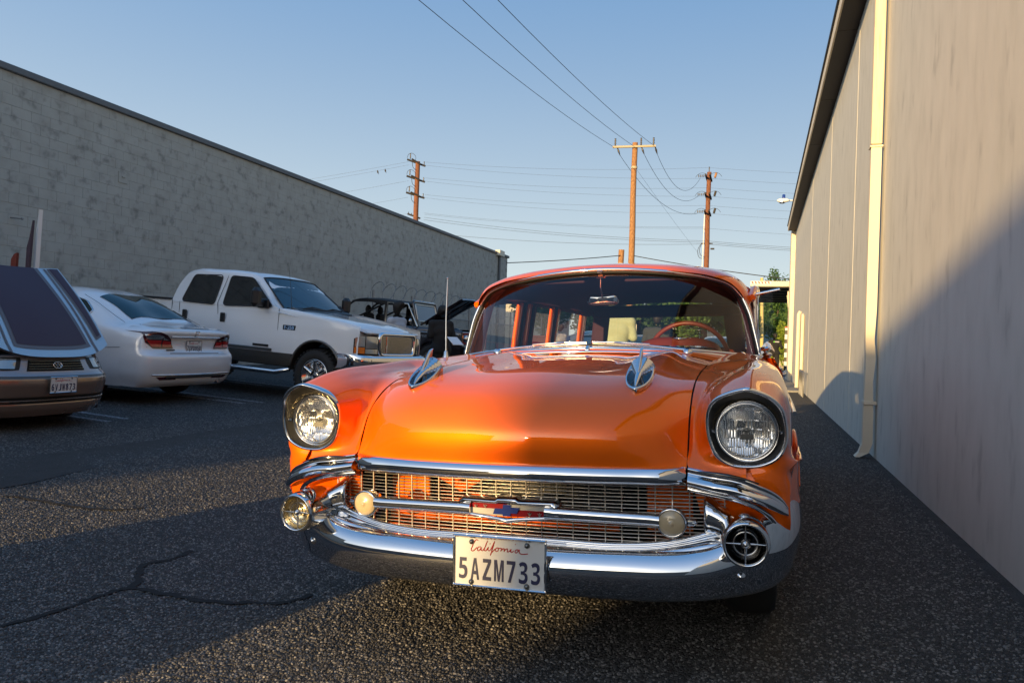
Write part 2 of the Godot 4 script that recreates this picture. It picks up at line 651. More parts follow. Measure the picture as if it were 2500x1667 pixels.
const RX := 1.11
func build_right_building() -> void:
	var b := thing("plaster_building", "long cream plastered building with a dark eave on the right", "building")
	var z0 := 3.5
	var z1 := -28.5
	var h := 5.40
	var w := MB.new()
	w.box(V(RX + 4.0, h / 2 - 0.3, (z0 + z1) / 2), V(8.0, h + 0.6, z0 - z1), 0.02)
	part("wall", w, M.plaster, b)
	# eave: soffit boards, fascia and roof edge
	var n := 11
	for k in n:
		var za := z0 + 0.2 - (z0 - z1 + 0.2) * k / n
		var zb := z0 + 0.2 - (z0 - z1 + 0.2) * (k + 1) / n
		var s := MB.new()
		s.box(V(RX - 0.115, h + 0.035, (za + zb) / 2), V(0.27, 0.05, za - zb - 0.012), 0.004)
		part("soffit_board", s, M.soffit, b)
	var f := MB.new()
	f.box(V(RX - 0.262, h + 0.09, (z0 + z1) / 2 + 0.1), V(0.024, 0.17, z0 - z1 + 0.2), 0.004)
	part("fascia", f, M.cream_paint, b)
	var rf := MB.new()
	rf.box(V(RX + 3.8, h + 0.20, (z0 + z1) / 2 + 0.1), V(8.2, 0.05, z0 - z1 + 0.3), 0.01)
	part("roof_edge", rf, M.roof_edge, b)
	# vertical joints of the wall
	for z: float in [-10.6, -14.4, -19.4]:
		var j := MB.new()
		j.box(V(RX - 0.001, h / 2, z), V(0.006, h - 0.02, 0.02), 0.002)
		part("panel_joint", j, M.plaster, b)
	# large square downpipe, crushed at its foot
	var dp := thing("downpipe", "tall cream square downpipe with a dented kicked-out foot on the right wall", "downpipe", V(RX - 0.075, 0, -8.2))
	var sec := func(cx: float, y: float, cz: float, wx: float, wz: float) -> Array:
		return [V(cx - wx, y, cz - wz), V(cx + wx, y, cz - wz), V(cx + wx, y, cz + wz), V(cx - wx, y, cz + wz)]
	var up := MB.new()
	up.box(V(0, 4.28, 0), V(0.10, 2.24, 0.11), 0.008)
	part("upper_pipe", up, M.cream_wood, dp)
	var lo := MB.new()
	lo.hard()
	var prof := [[3.15, 0.0, 0.047, 0.052], [1.55, 0.0, 0.047, 0.052], [1.25, -0.006, 0.04, 0.058], [1.05, 0.008, 0.045, 0.05], [0.82, -0.004, 0.036, 0.06], [0.5, 0.0, 0.046, 0.052], [0.22, 0.0, 0.046, 0.05], [0.13, -0.03, 0.045, 0.05], [0.085, -0.09, 0.02, 0.07]]
	var rws := []
	for q in prof:
		rws.append(sec.call(q[1], q[0], 0.0, q[2], q[3]))
	for i in rws.size() - 1:
		for k in 4:
			lo.quad(rws[i][k], rws[i][(k + 1) % 4], rws[i + 1][(k + 1) % 4], rws[i + 1][k])
	part("lower_pipe", lo, M.cream_paint, dp)
	var st := MB.new()
	st.box(V(0.0, 3.14, 0), V(0.118, 0.02, 0.128), 0.003)
	st.box(V(0.01, 0.62, 0), V(0.12, 0.035, 0.15), 0.003)
	part("strap", st, M.cream_paint, dp)
	# two thin pipes further along
	var pa := MB.new()
	pa.tube([V(RX - 0.07, 0.1, -23.0), V(RX - 0.07, 2.2, -23.0), V(RX - 0.03, 2.28, -23.0)], 0.055, 8)
	solo("wall_pipe", pa, M.cream_paint, "taller of the two thin white pipes standing at the far right wall", "pipe", "thin pipes on the right wall")
	var pb := MB.new()
	pb.tube([V(RX - 0.05, 0.35, -21.2), V(RX - 0.05, 2.05, -21.2), V(RX - 0.05, 2.1, -21.35)], 0.045, 8)
	solo("wall_pipe", pb, M.cream_paint, "shorter of the two thin white pipes, with a bent top, at the far right wall", "pipe", "thin pipes on the right wall")

func build_behind_camera() -> void:
	# unseen buildings and a bin added behind the camera to shape the evening shadows
	var a := thing("unseen_shade_building", "low unseen building behind the photographer, placed to throw the wall shadow", "building")
	var w := MB.new()
	w.box(V(-9.52 + 15.0, 3.2, 34.0), V(30.0, 7.2, 8.0), 0.05)
	part("wall", w, M.shadow_building, a)
	var c := thing("unseen_shade_building", "taller unseen building behind the photographer, placed to shade the left lot", "building")
	var w2 := MB.new()
	w2.box(V(-15.9 - 15.0, 4.2, 34.0), V(30.0, 8.8, 8.0), 0.05)
	part("wall", w2, M.shadow_building, c)
	var d := thing("added_shade_bin", "bin shape added behind the photographer to block a strip of sun", "added_shade_bin", V(-3.86, ground_y(-3.9), 1.5))  # added to split the sunlight on the ground into strips
	var db := MB.new()
	db.box(V(0, .68, 0), V(1.76, 1.0, 1.0), .03)
	part("bin", db, M.steel_grey, d)
	var dl := MB.new()
	dl.box(V(0, 1.21, 0), V(1.8, .06, 1.04), .02)
	part("lid", dl, M.black_trim, d)

# ---------- the orange station wagon ----------
# its own axes: x to its left side, y up, z forwards; origin on the ground below the middle of the headlights
const NOSE := Basis(Vector3(0.9992, 0.0392, -0.0001), Vector3(-0.0392, 0.9991, 0.0166), Vector3(0.0007, -0.0166, 0.9999))

func bezel_loop() -> Array:
	return [V(.763, .690, .030), V(.718, .694, .030), V(.673, .721, .030), V(.653, .763, .030), V(.643, .82, .032), V(.649, .873, .038), V(.674, .905, .043), V(.712, .925, .050), V(.740, .934, .056), V(.764, .939, .060), V(.800, .930, .056), V(.840, .909, .046), V(.870, .875, .038), V(.883, .825, .032), V(.881, .768, .030), V(.860, .725, .030), V(.812, .697, .030)]

func hood_rows() -> Array:
	# half of the hood, as profiles from the lip back to the cowl
	return [
		[V(0, .675, .085), V(0, .73, .098), V(0, .79, .092), V(0, .845, .062), V(0, .89, .010), V(0, .925, -.07), V(0, .955, -.18), V(0, .985, -.36), V(0, 1.012, -.70), V(0, 1.036, -1.20)],
		[V(.2, .676, .081), V(.2, .73, .092), V(.2, .79, .086), V(.2, .845, .055), V(.2, .888, .002), V(.2, .922, -.08), V(.2, .950, -.19), V(.2, .979, -.37), V(.2, 1.006, -.70), V(.2, 1.031, -1.20)],
		[V(.41, .678, .060), V(.41, .73, .066), V(.41, .785, .058), V(.41, .84, .026), V(.41, .88, -.025), V(.41, .914, -.095), V(.41, .943, -.20), V(.41, .970, -.38), V(.41, .995, -.71), V(.41, 1.019, -1.19)],
		[V(.5, .679, .042), V(.5, .73, .035), V(.5, .785, .018), V(.5, .838, -.020), V(.5, .878, -.075), V(.5, .909, -.14), V(.5, .934, -.245), V(.5, .959, -.42), V(.5, .983, -.73), V(.5, 1.004, -1.18)],
		[V(.583, .680, .014), V(.583, .73, -.020), V(.583, .785, -.050), V(.583, .835, -.090), V(.583, .874, -.15), V(.583, .904, -.215), V(.584, .929, -.30), V(.585, .950, -.46), V(.588, .968, -.76), V(.592, .984, -1.15)]]

func fender_rails() -> Array:
	return [
		[V(.763, .690, .030), V(.763, .680, .034), V(.763, .672, .037), V(.763, .665, .04), V(.763, .655, .042)],
		[V(.718, .694, .030), V(.700, .688, .031), V(.680, .682, .032), V(.662, .678, .034), V(.64, .672, .036)],
		[V(.673, .721, .030), V(.648, .713, .014), V(.626, .705, .005), V(.606, .696, .006), V(.5885, .684, .014)],
		[V(.653, .763, .030), V(.630, .757, -.012), V(.613, .75, -.036), V(.60, .743, -.038), V(.5885, .737, -.022)],
		[V(.643, .82, .032), V(.626, .818, -.030), V(.612, .815, -.072), V(.60, .81, -.080), V(.5885, .803, -.064)],
		[V(.649, .873, .038), V(.637, .877, -.045), V(.622, .878, -.12), V(.605, .876, -.155), V(.5885, .873, -.147)],
		[V(.674, .905, .043), V(.662, .918, -.060), V(.645, .922, -.18), V(.615, .921, -.265), V(.5895, .921, -.265)],
		[V(.712, .925, .050), V(.702, .946, -.080), V(.688, .953, -.30), V(.640, .950, -.49), V(.5905, .951, -.49)],
		[V(.740, .934, .056), V(.735, .962, -.10), V(.728, .974, -.45), V(.675, .968, -.84), V(.594, .971, -.84)],
		[V(.764, .939, .060), V(.766, .970, -.10), V(.772, .991, -.50), V(.770, .996, -1.0), V(.598, .985, -1.16)],
		[V(.800, .930, .056), V(.808, .956, -.10), V(.818, .980, -.50), V(.824, .988, -1.0), V(.815, .990, -1.60)],
		[V(.840, .909, .046), V(.854, .926, -.10), V(.870, .945, -.50), V(.878, .952, -1.0), V(.875, .955, -1.60)],
		[V(.870, .875, .038), V(.884, .880, -.10), V(.901, .885, -.50), V(.909, .888, -1.0), V(.908, .89, -1.60)],
		[V(.883, .825, .032), V(.896, .812, -.10), V(.914, .79, -.50), V(.924, .785, -1.0), V(.925, .79, -1.60)],
		[V(.881, .768, .030), V(.896, .74, -.10), V(.917, .70, -.50), V(.929, .69, -1.0), V(.931, .69, -1.60)],
		[V(.860, .725, .030), V(.876, .705, .012), V(.885, .685, -.012), V(.893, .67, -.05), V(.90, .655, -.10)],
		[V(.812, .697, .030), V(.835, .680, .030), V(.855, .66, .022), V(.872, .635, .008), V(.884, .60, -.01)]]

func arch(z: float, zc: float, yc: float, r: float, base: float) -> float:
	var d := absf(z - zc)
	return base if d >= r else maxf(base, yc + sqrt(r * r - d * d))

func side_x(y: float) -> float:
	# how the body side bulges with height
	return 0.934 - 0.10 * pow(clampf((0.55 - y) / 0.3, 0, 1), 2.0) - 0.028 * pow(clampf((y - 0.62) / 0.36, 0, 1), 2.0)

func loop_scaled(loop: Array, c: Vector3, k: float, z_abs, dz := 0.0) -> Array:
	var out := []
	for p in loop:
		var q: Vector3 = c + (p - c) * k
		q.z = z_abs if z_abs != null else p.z + dz
		out.append(q)
	return out

func plate(parent: Node, xf: Transform3D, number: String, detail := true) -> void:
	var mb := MB.new()
	mb.box(Vector3.ZERO, V(.303, .151, .003), .001)
	var p := part("number_plate", mb, M.plate_white, parent)
	p.transform = xf
	p.set_meta("label", "white number plate with blue characters")
	var n := number.length()
	for i in n:
		var tm := TextMesh.new()
		var sf := SystemFont.new()
		sf.font_names = PackedStringArray(["Droid Sans"])
		sf.font_weight = 700
		tm.font = sf
		tm.text = number[i]
		tm.font_size = 64
		tm.pixel_size = 0.0017
		tm.depth = 0.002
		tm.curve_step = 2.0
		var o := part("character", tm, M.plate_blue, p)
		var bb := tm.get_aabb()
		var ch := .068
		var wd := .029 if number[i] != "1" else .012
		if number[i] == "M" or number[i] == "W":
			wd = .032
		o.scale = V(wd / bb.size.x, ch / bb.size.y, 1)
		var mid := (bb.position + bb.size / 2) * o.scale
		o.position = V(-.123 + .246 * i / (n - 1) - mid.x, -.024 - mid.y, .0026)
	var C := [[[490, 760], [470, 745], [440, 770], [400, 850], [385, 900], [405, 912], [435, 895], [470, 860]], [[530, 852], [500, 850], [480, 890], [492, 906], [520, 890], [545, 855], [538, 895], [555, 905], [575, 890], [620, 800], [640, 760], [600, 850], [590, 900], [610, 905], [630, 880], [652, 850], [643, 895], [660, 905], [690, 880], [730, 800], [750, 765], [735, 800], [700, 920], [680, 970], [690, 940], [730, 900], [750, 880]], [[790, 860], [765, 870], [760, 905], [785, 910], [805, 885], [795, 862], [820, 868], [850, 865], [840, 910], [860, 880], [892, 868], [890, 912], [920, 875], [945, 872], [940, 912], [958, 915], [980, 895], [1000, 875], [990, 915], [1010, 920], [1035, 900]], [[1110, 885], [1080, 882], [1055, 915], [1072, 930], [1100, 905], [1125, 880], [1120, 920], [1140, 940], [1180, 945], [1250, 938]], [[672, 806], [680, 800]], [[1058, 812], [1066, 806]]]
	var s := MB.new()
	for line in C:
		var pth := []
		for q in line:
			pth.append(V((q[0] - 815.0) / 1360.0 * .303, .052 - (q[1] - 845.0 - (q[0] - 815.0) * .058) / 1360.0 * .303, .002))
		s.tube(cr(pth, 2), .0017, 5)
	part("script", s, M.plate_red, p)
	if not detail:
		return
	var fr := MB.new()
	fr.box(V(0, .079, .003), V(.318, .010, .012), .004)
	fr.box(V(0, -.0785, .003), V(.318, .008, .012), .003)
	fr.box(V(-.155, 0, .003), V(.008, .150, .011), .003)
	fr.box(V(.155, 0, .003), V(.008, .150, .011), .003)
	part("plate_frame", fr, M.chrome, p)
	for q in [[-.094, .062], [.094, .062], [-.094, -.066], [.094, -.066]]:
		var b := MB.new()
		b.lathe([Vector2(.0001, .010), Vector2(.005, .009), Vector2(.0085, .004), Vector2(.009, 0)], Transform3D(Basis(Vector3.RIGHT, PI / 2), V(q[0], q[1], .002)), 10)
		part("screw", b, M.bolt_steel, p)

func build_wagon() -> void:
	var w := thing("station_wagon", "shiny orange vintage station wagon with chrome grille and bumper, facing the camera", "car", V(-.762, .0064, -2.466), NOSE)
	w.transform.origin = V(-.7958, .8676, -2.4516) - NOSE * V(0, .862, 0)
	wagon_front(w)
	wagon_chrome(w)
	wagon_body(w)
	wagon_cabin(w)

func wagon_front(w: Node3D) -> void:
	# hood
	var half := hood_rows()
	var rows := []
	for i in range(half.size() - 1, 0, -1):
		rows.append(mir(half[i], -1))
	rows.append_array(half)
	var s := surf(rows, 6, 8)
	for r in s:
		for j in r.size():
			var p: Vector3 = r[j]
			# two raised lances carry the ornaments
			var k := exp(-pow((absf(p.x) - .41) / .055, 2.0)) * smoothstep(-.05, -.22, p.z)
			var dish := smoothstep(.34, .22, absf(p.x)) * smoothstep(-.22, -.5, p.z) * .010
			r[j] = p + V(0, .013 * k - dish, 0)
	var hb := MB.new()
	hb.grid(s)
	part("hood", hb, M.orange_paint, w)
	# dark under the gaps
	var ug := MB.new()
	for sd: float in [-1.0, 1.0]:
		var a := []
		for p in cr(half[4], 5):
			a.append(V((p.x + .002) * sd, p.y - .010, p.z - .012))
		ug.ribbon(a, V(.010, 0, 0))
	part("hood_gap", ug, M.dark, w)
	# fenders
	for sd: float in [-1.0, 1.0]:
		var fb := MB.new()
		fb.grid(surf(mir(fender_rails(), sd), 6, 5, false, true))
		# side below the crease, with the wheel opening
		var sr := []
		var zs := []
		for k in 61:
			zs.append(-0.0 - 1.612 * k / 60.0)
		for z in zs:
			var top: float
			if z > -.10:
				top = lerpf(.60, .668, clampf(-z / .10, 0, 1))
			else:
				top = lerpf(.668, .70, clampf((-z - .10) / .3, 0, 1))
			var bot := arch(z, -.75, .34, .375, .30 if z < -.75 else .535)
			var row := []
			for j in 7:
				var y: float = lerpf(minf(bot, top - .02), top, j / 6.0)
				var xx := side_x(y) - .055 * smoothstep(-.35, .02, z) + .006 * smoothstep(.03, .0, absf(y - bot)) - .0045
				row.append(V(xx * sd, y, z - .01 * (1.0 - smoothstep(.45, .60, y)) if k_front(z) else z))
			sr.append(row)
		fb.grid(sr)
		part("fender", fb, M.orange_paint, w)
		# wheel-opening lip and dark liner
		var lip := []
		for k in 25:
			var an := lerpf(.62, PI, k / 24.0)
			lip.append(V(.930 * sd, .34 + .375 * sin(an), -.75 + .375 * cos(an)))
		var lb := MB.new()
		lb.tube(lip, .010, 6)
		part("wheel_opening_lip", lb, M.orange_paint, w)
		headlight(w, sd)
	# orange panel between the front corners, below the bezels
	for sd: float in [-1.0, 1.0]:
		var c := MB.new()
		c.grid(surf(mir([[V(.59, .695, -.012), V(.64, .700, -.006), V(.763, .705, .0), V(.83, .70, .010), V(.872, .682, -.002), V(.889, .645, -.014)], [V(.585, .665, .002), V(.64, .655, .016), V(.763, .64, .026), V(.835, .615, .020), V(.874, .585, .002), V(.890, .565, -.02)], [V(.60, .61, -.03), V(.66, .60, -.03), V(.77, .575, -.015), V(.84, .55, -.005), V(.876, .535, -.01), V(.892, .52, -.03)], [V(.62, .52, -.07), V(.68, .50, -.07), V(.77, .49, -.06), V(.84, .48, -.05), V(.876, .48, -.05), V(.890, .48, -.06)]], sd), 5, 4))
		part("valance", c, M.orange_paint, w)

func k_front(z: float) -> bool:
	return z > -.3

func headlight(w: Node3D, sd: float) -> void:
	var h := Node3D.new()
	h.name = "headlight"
	w.add_child(h, true)
	var c := V(.765, .80, 0)
	var lp := cr(bezel_loop(), 5, true)
	var visor := func(p: Vector3) -> float:
		return .022 * smoothstep(.83, .93, p.y) + .004
	var ring := []
	for q in [[1.0, 0.0], [1.006, .45], [.995, .85], [.965, 1.0], [.935, .92], [.915, .55]]:
		var r := []
		for p in lp:
			var o: Vector3 = c + (p - c) * q[0]
			o.z = p.z - .002 + visor.call(p) * q[1] * 1.2 + .006 * q[1]
			o.x *= sd
			r.append(o)
		ring.append(r)
	var b := MB.new()
	b.grid(ring, true)
	var bz := part("bezel", b, M.chrome, h)
	bz.set_meta("label", "chrome headlight surround with a peaked visor")
	# dark recess from the rim down to the lamp ring
	var rec := []
	for q in [[.915, 0.55, 0.0], [.90, .1, 0.0], [.88, 0.0, -.012], [0, 0, -.022]]:
		var r := []
		for p in lp:
			var o: Vector3 = c + (p - c) * q[0]
			o.z = p.z + visor.call(p) * q[1] + q[2]
			if q[0] == 0:
				o = c + V((p - c).x, (p - c).y, 0).normalized() * .090
				o.z = -.008
			o.x *= sd
			r.append(o)
		rec.append(r)
	var rb := MB.new()
	rb.grid(rec, true)
	part("bezel_recess", rb, M.black_trim, h)
	# woven mesh in the upper recess
	var mb := MB.new()
	for i in range(-26, 27):
		for d in [1.0, -1.0]:
			var seg := []
			for k in 41:
				var t := -.13 + .26 * k / 40.0
				var q := V((t + i * .0085) * .7071, (t * d - i * .0085 * d) * .7071, 0)
				var rr := Vector2(q.x, q.y).length()
				var an := Vector2(q.x, q.y)
				var lim := .0
				# distance to the bezel rim in that direction
				for n in lp.size():
					var e: Vector3 = lp[n] - c
					if Vector2(e.x, e.y).normalized().dot(an.normalized()) > .996:
						lim = maxf(lim, Vector2(e.x, e.y).length() * .90)
				if rr > .0955 and rr < lim and q.y > -.005:
					seg.append(V((c.x + q.x) * sd, c.y + q.y, .012))
				else:
					if seg.size() > 1:
						mb.tube([seg[0], seg[seg.size() - 1]], .0013, 3, false, false)
					seg = []
			if seg.size() > 1:
				mb.tube([seg[0], seg[seg.size() - 1]], .0013, 3, false, false)
	part("bezel_mesh", mb, M.gold_silver if sd < 0 else M.mesh_shaded, h).set_meta("kind", "stuff")  # left mesh coloured as sunlit, right mesh as shaded
	var fx := Transform3D(Basis(Vector3.RIGHT, PI / 2), V(c.x * sd, c.y, 0))
	# four fixing tabs with screws
	for q in [[.103, 0.0], [-.103, 0.0], [0.0, -.101]]:
		var tb := MB.new()
		tb.box(V((c.x + q[0]) * sd, c.y + q[1], .016), V(.018 if q[1] == 0.0 else .014, .014 if q[1] == 0.0 else .018, .010), .003)
		tb.lathe([Vector2(.0001, .008), Vector2(.0035, .006), Vector2(.004, 0)], Transform3D(Basis(Vector3.RIGHT, PI / 2), V((c.x + q[0]) * sd, c.y + q[1], .018)), 8)
		part("fixing_tab", tb, M.chrome, h)
	# retaining rings
	var rg := MB.new()
	rg.lathe([Vector2(.0965, -.022), Vector2(.0965, -.002), Vector2(.095, .006), Vector2(.0925, .008), Vector2(.0900, .002), Vector2(.0895, -.006), Vector2(.0880, .004), Vector2(.0850, .012), Vector2(.0815, .009), Vector2(.080, -.004)], fx, 56)
	part("retaining_ring", rg, M.chrome, h)
	# reflector bowl cut into fluted silver fields, bulb shield and plain glass
	var front := []
	var back := []
	var nn := 84
	for i in nn + 1:
		var row := []
		var rowb := []
		for j in nn + 1:
			var u := -1.0 + 2.0 * i / nn
			var v := -1.0 + 2.0 * j / nn
			var q := Vector2(u * sqrt(1.0 - v * v * .5), v * sqrt(1.0 - u * u * .5))
			var r2 := q.length_squared()
			var bx := floorf((q.x + 1.0) * 3.2)
			var by := floorf((q.y + 1.0) * 2.9)
			var hsh := fposmod(sin(bx * 12.99 + by * 78.2) * 437.5, 1.0)
			var f := .0011 * sin(q.x * (50.0 + 26.0 * hsh)) + .012 * (hsh - .5) * (fposmod((q.y + 1.0) * 2.9, 1.0) - .5) + .012 * (fposmod(hsh * 7.3, 1.0) - .5) * (fposmod((q.x + 1.0) * 3.2, 1.0) - .5)
			row.append(V((c.x + q.x * .0805) * sd, c.y + q.y * .0805, .015 * (1.0 - r2)))
			rowb.append(V((c.x + q.x * .0805) * sd, c.y + q.y * .0805, -.006 - .030 * (1.0 - r2) + f * minf(1.0, (1.0 - r2) * 8.0)))
		front.append(row)
		back.append(rowb)
	var rf := MB.new()
	rf.grid(back)
	part("reflector", rf, M.lamp_silver, h)
	var bl := MB.new()
	bl.ball(V(c.x * sd, c.y, -.026), V(.012, .009, .012), 10)
	bl.box(V(c.x * sd, c.y - .020, -.016), V(.040, .016, .004), .001)
	bl.tube([V((c.x - .03) * sd, c.y + .002, -.052), V((c.x - .012) * sd, c.y, -.04)], .002, 5)
	bl.tube([V((c.x + .03) * sd, c.y + .002, -.052), V((c.x + .012) * sd, c.y, -.04)], .002, 5)
	part("bulb", bl, M.bolt_steel, h)
	var lm := MB.new()
	lm.grid(front)
	part("lens", lm, M.clear_glass, h)

func sweep_bar(st: Array) -> MB:
	# stations: [centre-line point, list of (dy, dz) offsets]
	var rows := []
	for q in st:
		var r := []
		for o in q[1]:
			r.append(q[0] + V(0, o.x, o.y))
		rows.append(r)
	var mb := MB.new()
	mb.grid(surf(rows, 4, 5))
	return mb

func wagon_chrome(w: Node3D) -> void:
	# chrome lip along the lower edge of the hood
	var rows := []
	for x: float in [-.582, -.56, -.41, -.2, 0.0, .2, .41, .56, .582]:
		var a := absf(x)
		var z := .088 - .062 * pow(a / .583, 2.4)
		var tuck := .012 if a > .57 else .0
		rows.append([V(x, .684, z - .008), V(x, .681, z + .004 - tuck), V(x, .664, z + .020 - tuck), V(x, .645, z + .022 - tuck), V(x, .632, z + .012 - tuck), V(x, .626, z - .004), V(x, .630, z - .03)])
	var mb := MB.new()
	mb.grid(surf(rows, 4, 6))
	part("hood_lip_trim", mb, M.chrome, w)
	# chrome wings from the lip out to the corners
	for sd: float in [-1.0, 1.0]:
		var st := [
			[.588, .684, .622, .030], [.66, .676, .613, .050], [.735, .668, .603, .056], [.797, .646, .585, .054], [.842, .624, .566, .040], [.868, .600, .552, .022], [.884, .572, .546, .0]]
		var r2 := []
		for q in st:
			var t: float = q[1]
			var b: float = q[2]
			var z: float = q[3]
			r2.append([V(q[0] * sd, t, z - .014), V(q[0] * sd, t - .004, z - .004), V(q[0] * sd, lerpf(t, b, .28), z - .006), V(q[0] * sd, lerpf(t, b, .45), z + .010), V(q[0] * sd, lerpf(t, b, .66), z + .022), V(q[0] * sd, lerpf(t, b, .9), z + .014), V(q[0] * sd, b, z - .002), V(q[0] * sd, b + .004, z - .04)])
		var m2 := MB.new()
		m2.grid(surf(r2, 4, 6))
		part("grille_wing_trim", m2, M.chrome, w)
		# dark bead on the wing top: a reflection put into the colour
		var reflection_path := []
		for k in 13:
			var t := k / 12.0
			reflection_path.append(V(lerpf(.615, .80, t) * sd, lerpf(.671, .643, t * t) + .004 , .040 + .012 * sin(PI * t)))
		var m3 := MB.new()
		var rr := []
		for k in 13:
			rr.append(.0015 + .0085 * sin(PI * k / 12.0))
		m3.tube(reflection_path, rr, 8, false, true, Vector2(1.0, 0.7))
		part("wing_dark_reflection", m3, M.dark_chrome, w)
	# inner chrome lip between wing and guard
	for sd: float in [-1.0, 1.0]:
		var il := MB.new()
		il.tube(cr([V(.588 * sd, .616, .022), V(.66 * sd, .606, .030), V(.73 * sd, .592, .028), V(.785 * sd, .572, .016), V(.825 * sd, .545, .0), V(.845 * sd, .52, -.02)], 5), .009, 8)
		part("grille_lip", il, M.chrome, w)
	# grille lattice
	var lat := MB.new()
	var zg := func(x: float) -> float:
		return .012 - .05 * pow(absf(x) / .7, 2.2)
	var top := func(x: float) -> float:
		return .622 - .034 * pow(clampf((absf(x) - .45) / .3, 0, 1), 1.6)
	var bot := func(x: float) -> float:
		return .418 + .055 * pow(clampf((absf(x) - .30) / .38, 0, 1), 1.8)
	for k in range(-13, 14):
		var x := k * .0535
		if bot.call(x) < top.call(x):
			lat.box(V(x, (top.call(x) + bot.call(x)) / 2, zg.call(x)), V(.0027, top.call(x) - bot.call(x), .007))
	var y := .422
	while y < .622:
		var run := []
		for k in 57:
			var x := -.70 + 1.4 * k / 56.0
			if y > bot.call(x) and y < top.call(x):
				run.append(V(x, y, zg.call(x) + .001))
		if run.size() > 2:
			var ra := []
			var rb := []
			for p in run:
				ra.append(p + V(0, .0011, 0))
				rb.append(p + V(0, -.0011, 0))
			var rc := []
			var rd := []
			for p in run:
				rc.append(p + V(0, .0012, -.010))
				rd.append(p + V(0, -.0012, -.010))
			lat.hard()
			lat.grid([ra, rb, rd, rc], false, true)
		y += .0118
	var lt := part("grille_lattice", lat, M.bar_silver, w)
	lt.set_meta("kind", "stuff")
	# what shows behind the lattice: radiator, its supports and braces
	var back := MB.new()
	back.box(V(0, .53, -.36), V(1.3, .44, .02))
	back.box(V(0, .38, -.18), V(1.4, .02, .36))
	back.box(V(0, .645, -.18), V(1.4, .02, .30))
	part("engine_bay", back, M.dark, w)
	var rad := MB.new()
	rad.box(V(.05, .52, -.30), V(.56, .30, .06), .005)
	for k in 26:
		rad.box(V(-.21 + .021 * k, .52, -.268), V(.004, .28, .006))
	part("radiator", rad, M.black_trim, w)
	var sup := MB.new()
	sup.box(V(-.50, .53, -.26), V(.16, .24, .02), .004)
	sup.box(V(.50, .53, -.26), V(.16, .24, .02), .004)
	sup.box(V(-.30, .575, -.17), V(.14, .04, .02), .004, Basis(Vector3.BACK, -.5))
	sup.box(V(-.20, .575, -.16), V(.10, .035, .02), .004, Basis(Vector3.BACK, .6))
	sup.box(V(-.12, .435, -.22), V(.9, .06, .02), .004)
	part("radiator_support", sup, M.orange_paint, w)
	# centre bar
	var bar := MB.new()
	for sd: float in [-1.0, 1.0]:
		var pth := []
		var rad2 := []
		for k in 13:
			var t := k / 12.0
			var x := lerpf(.13, .50, t)
			pth.append(V(x * sd, .520 - .004 * t, .046 - .010 * t))
			rad2.append(.0235 - .003 * t)
		bar.tube(pth, rad2, 14)
		bar.tube([V(.585 * sd, .512, .026), V(.602 * sd, .512, .022), V(.612 * sd, .512, .018), V(.616 * sd, .512, .016)], [.012, .012, .008, .001], 10)
	part("grille_bar", bar, M.chrome, w)
	# parking lamps
	for sd: float in [-1.0, 1.0]:
		var pl := Node3D.new()
		pl.name = "parking_lamp"
		w.add_child(pl, true)
		var fx := Transform3D(Basis(Vector3.RIGHT, PI / 2), V(.538 * sd, .511, .02))
		var hs := MB.new()
		hs.lathe([Vector2(.028, -.055), Vector2(.040, -.03), Vector2(.046, .0), Vector2(.047, .022), Vector2(.044, .030), Vector2(.040, .028)], fx, 30)
		part("lamp_housing", hs, M.chrome, pl)
		var ln := MB.new()
		ln.lathe([Vector2(.0415, .024), Vector2(.038, .031), Vector2(.028, .037), Vector2(.014, .040), Vector2(.006, .0405), Vector2(.004, .044), Vector2(.0001, .0445)], fx, 26)
		part("lens", ln, M.parking_lens, pl)
		var sc := MB.new()
		sc.ball(V(.570 * sd, .513, .048), V(.004, .004, .003), 8)
		part("screw", sc, M.bolt_steel, pl)
	# emblem in the middle of the bar
	var em := Node3D.new()
	em.name = "emblem"
	w.add_child(em, true)
	var outl := func(k: float, d: float) -> Array:
		var o := []
		for q in [[-.166, .013], [-.150, .020], [-.04, .020], [-.03, .025], [.03, .025], [.04, .020], [.150, .020], [.166, .013], [.150, .000], [.152, -.008], [.135, -.018], [.03, -.026], [0, -.030], [-.03, -.026], [-.135, -.018], [-.152, -.008], [-.150, .000]]:
			o.append(V(q[0] * (1.0 - d / .166), .523 + (q[1] + .003) * k - .003, 0))
		return o
	var er := []
	for q in [[1.70, -.016, .020], [1.66, -.014, .050], [1.40, -.006, .066], [1.12, .004, .069], [.92, .010, .060]]:
		var r := []
		for p in outl.call(q[0], q[1]):
			r.append(V(p.x, p.y, q[2] - .012 * absf(p.x) / .17))
		er.append(r)
	var eb := MB.new()
	eb.grid(er, true)
	part("emblem_frame", eb, M.chrome, em)
	var tri := func(x0: float, x1: float, y0: float, y1: float, y2: float, y3: float, m: Material, nm: String, z := .056) -> void:
		var t := MB.new()
		t.hard()
		var zz := func(x: float) -> float: return z - .012 * absf(x) / .17
		t.quad(V(x0, y0, zz.call(x0)), V(x1, y1, zz.call(x1)), V(x1, y2, zz.call(x1)), V(x0, y3, zz.call(x0)))
		part(nm, t, m, em)
	tri.call(-.148, 0.0, .537, .542, .524, .523, M.emblem_red, "red_field")
	tri.call(-.148, 0.0, .523, .524, .500, .505, M.emblem_white, "silver_field")
	tri.call(0.0, .148, .542, .537, .523, .524, M.emblem_white, "silver_field")
	tri.call(0.0, .148, .524, .523, .505, .500, M.emblem_red, "red_field")
	var bt := MB.new()
	var sl := .006
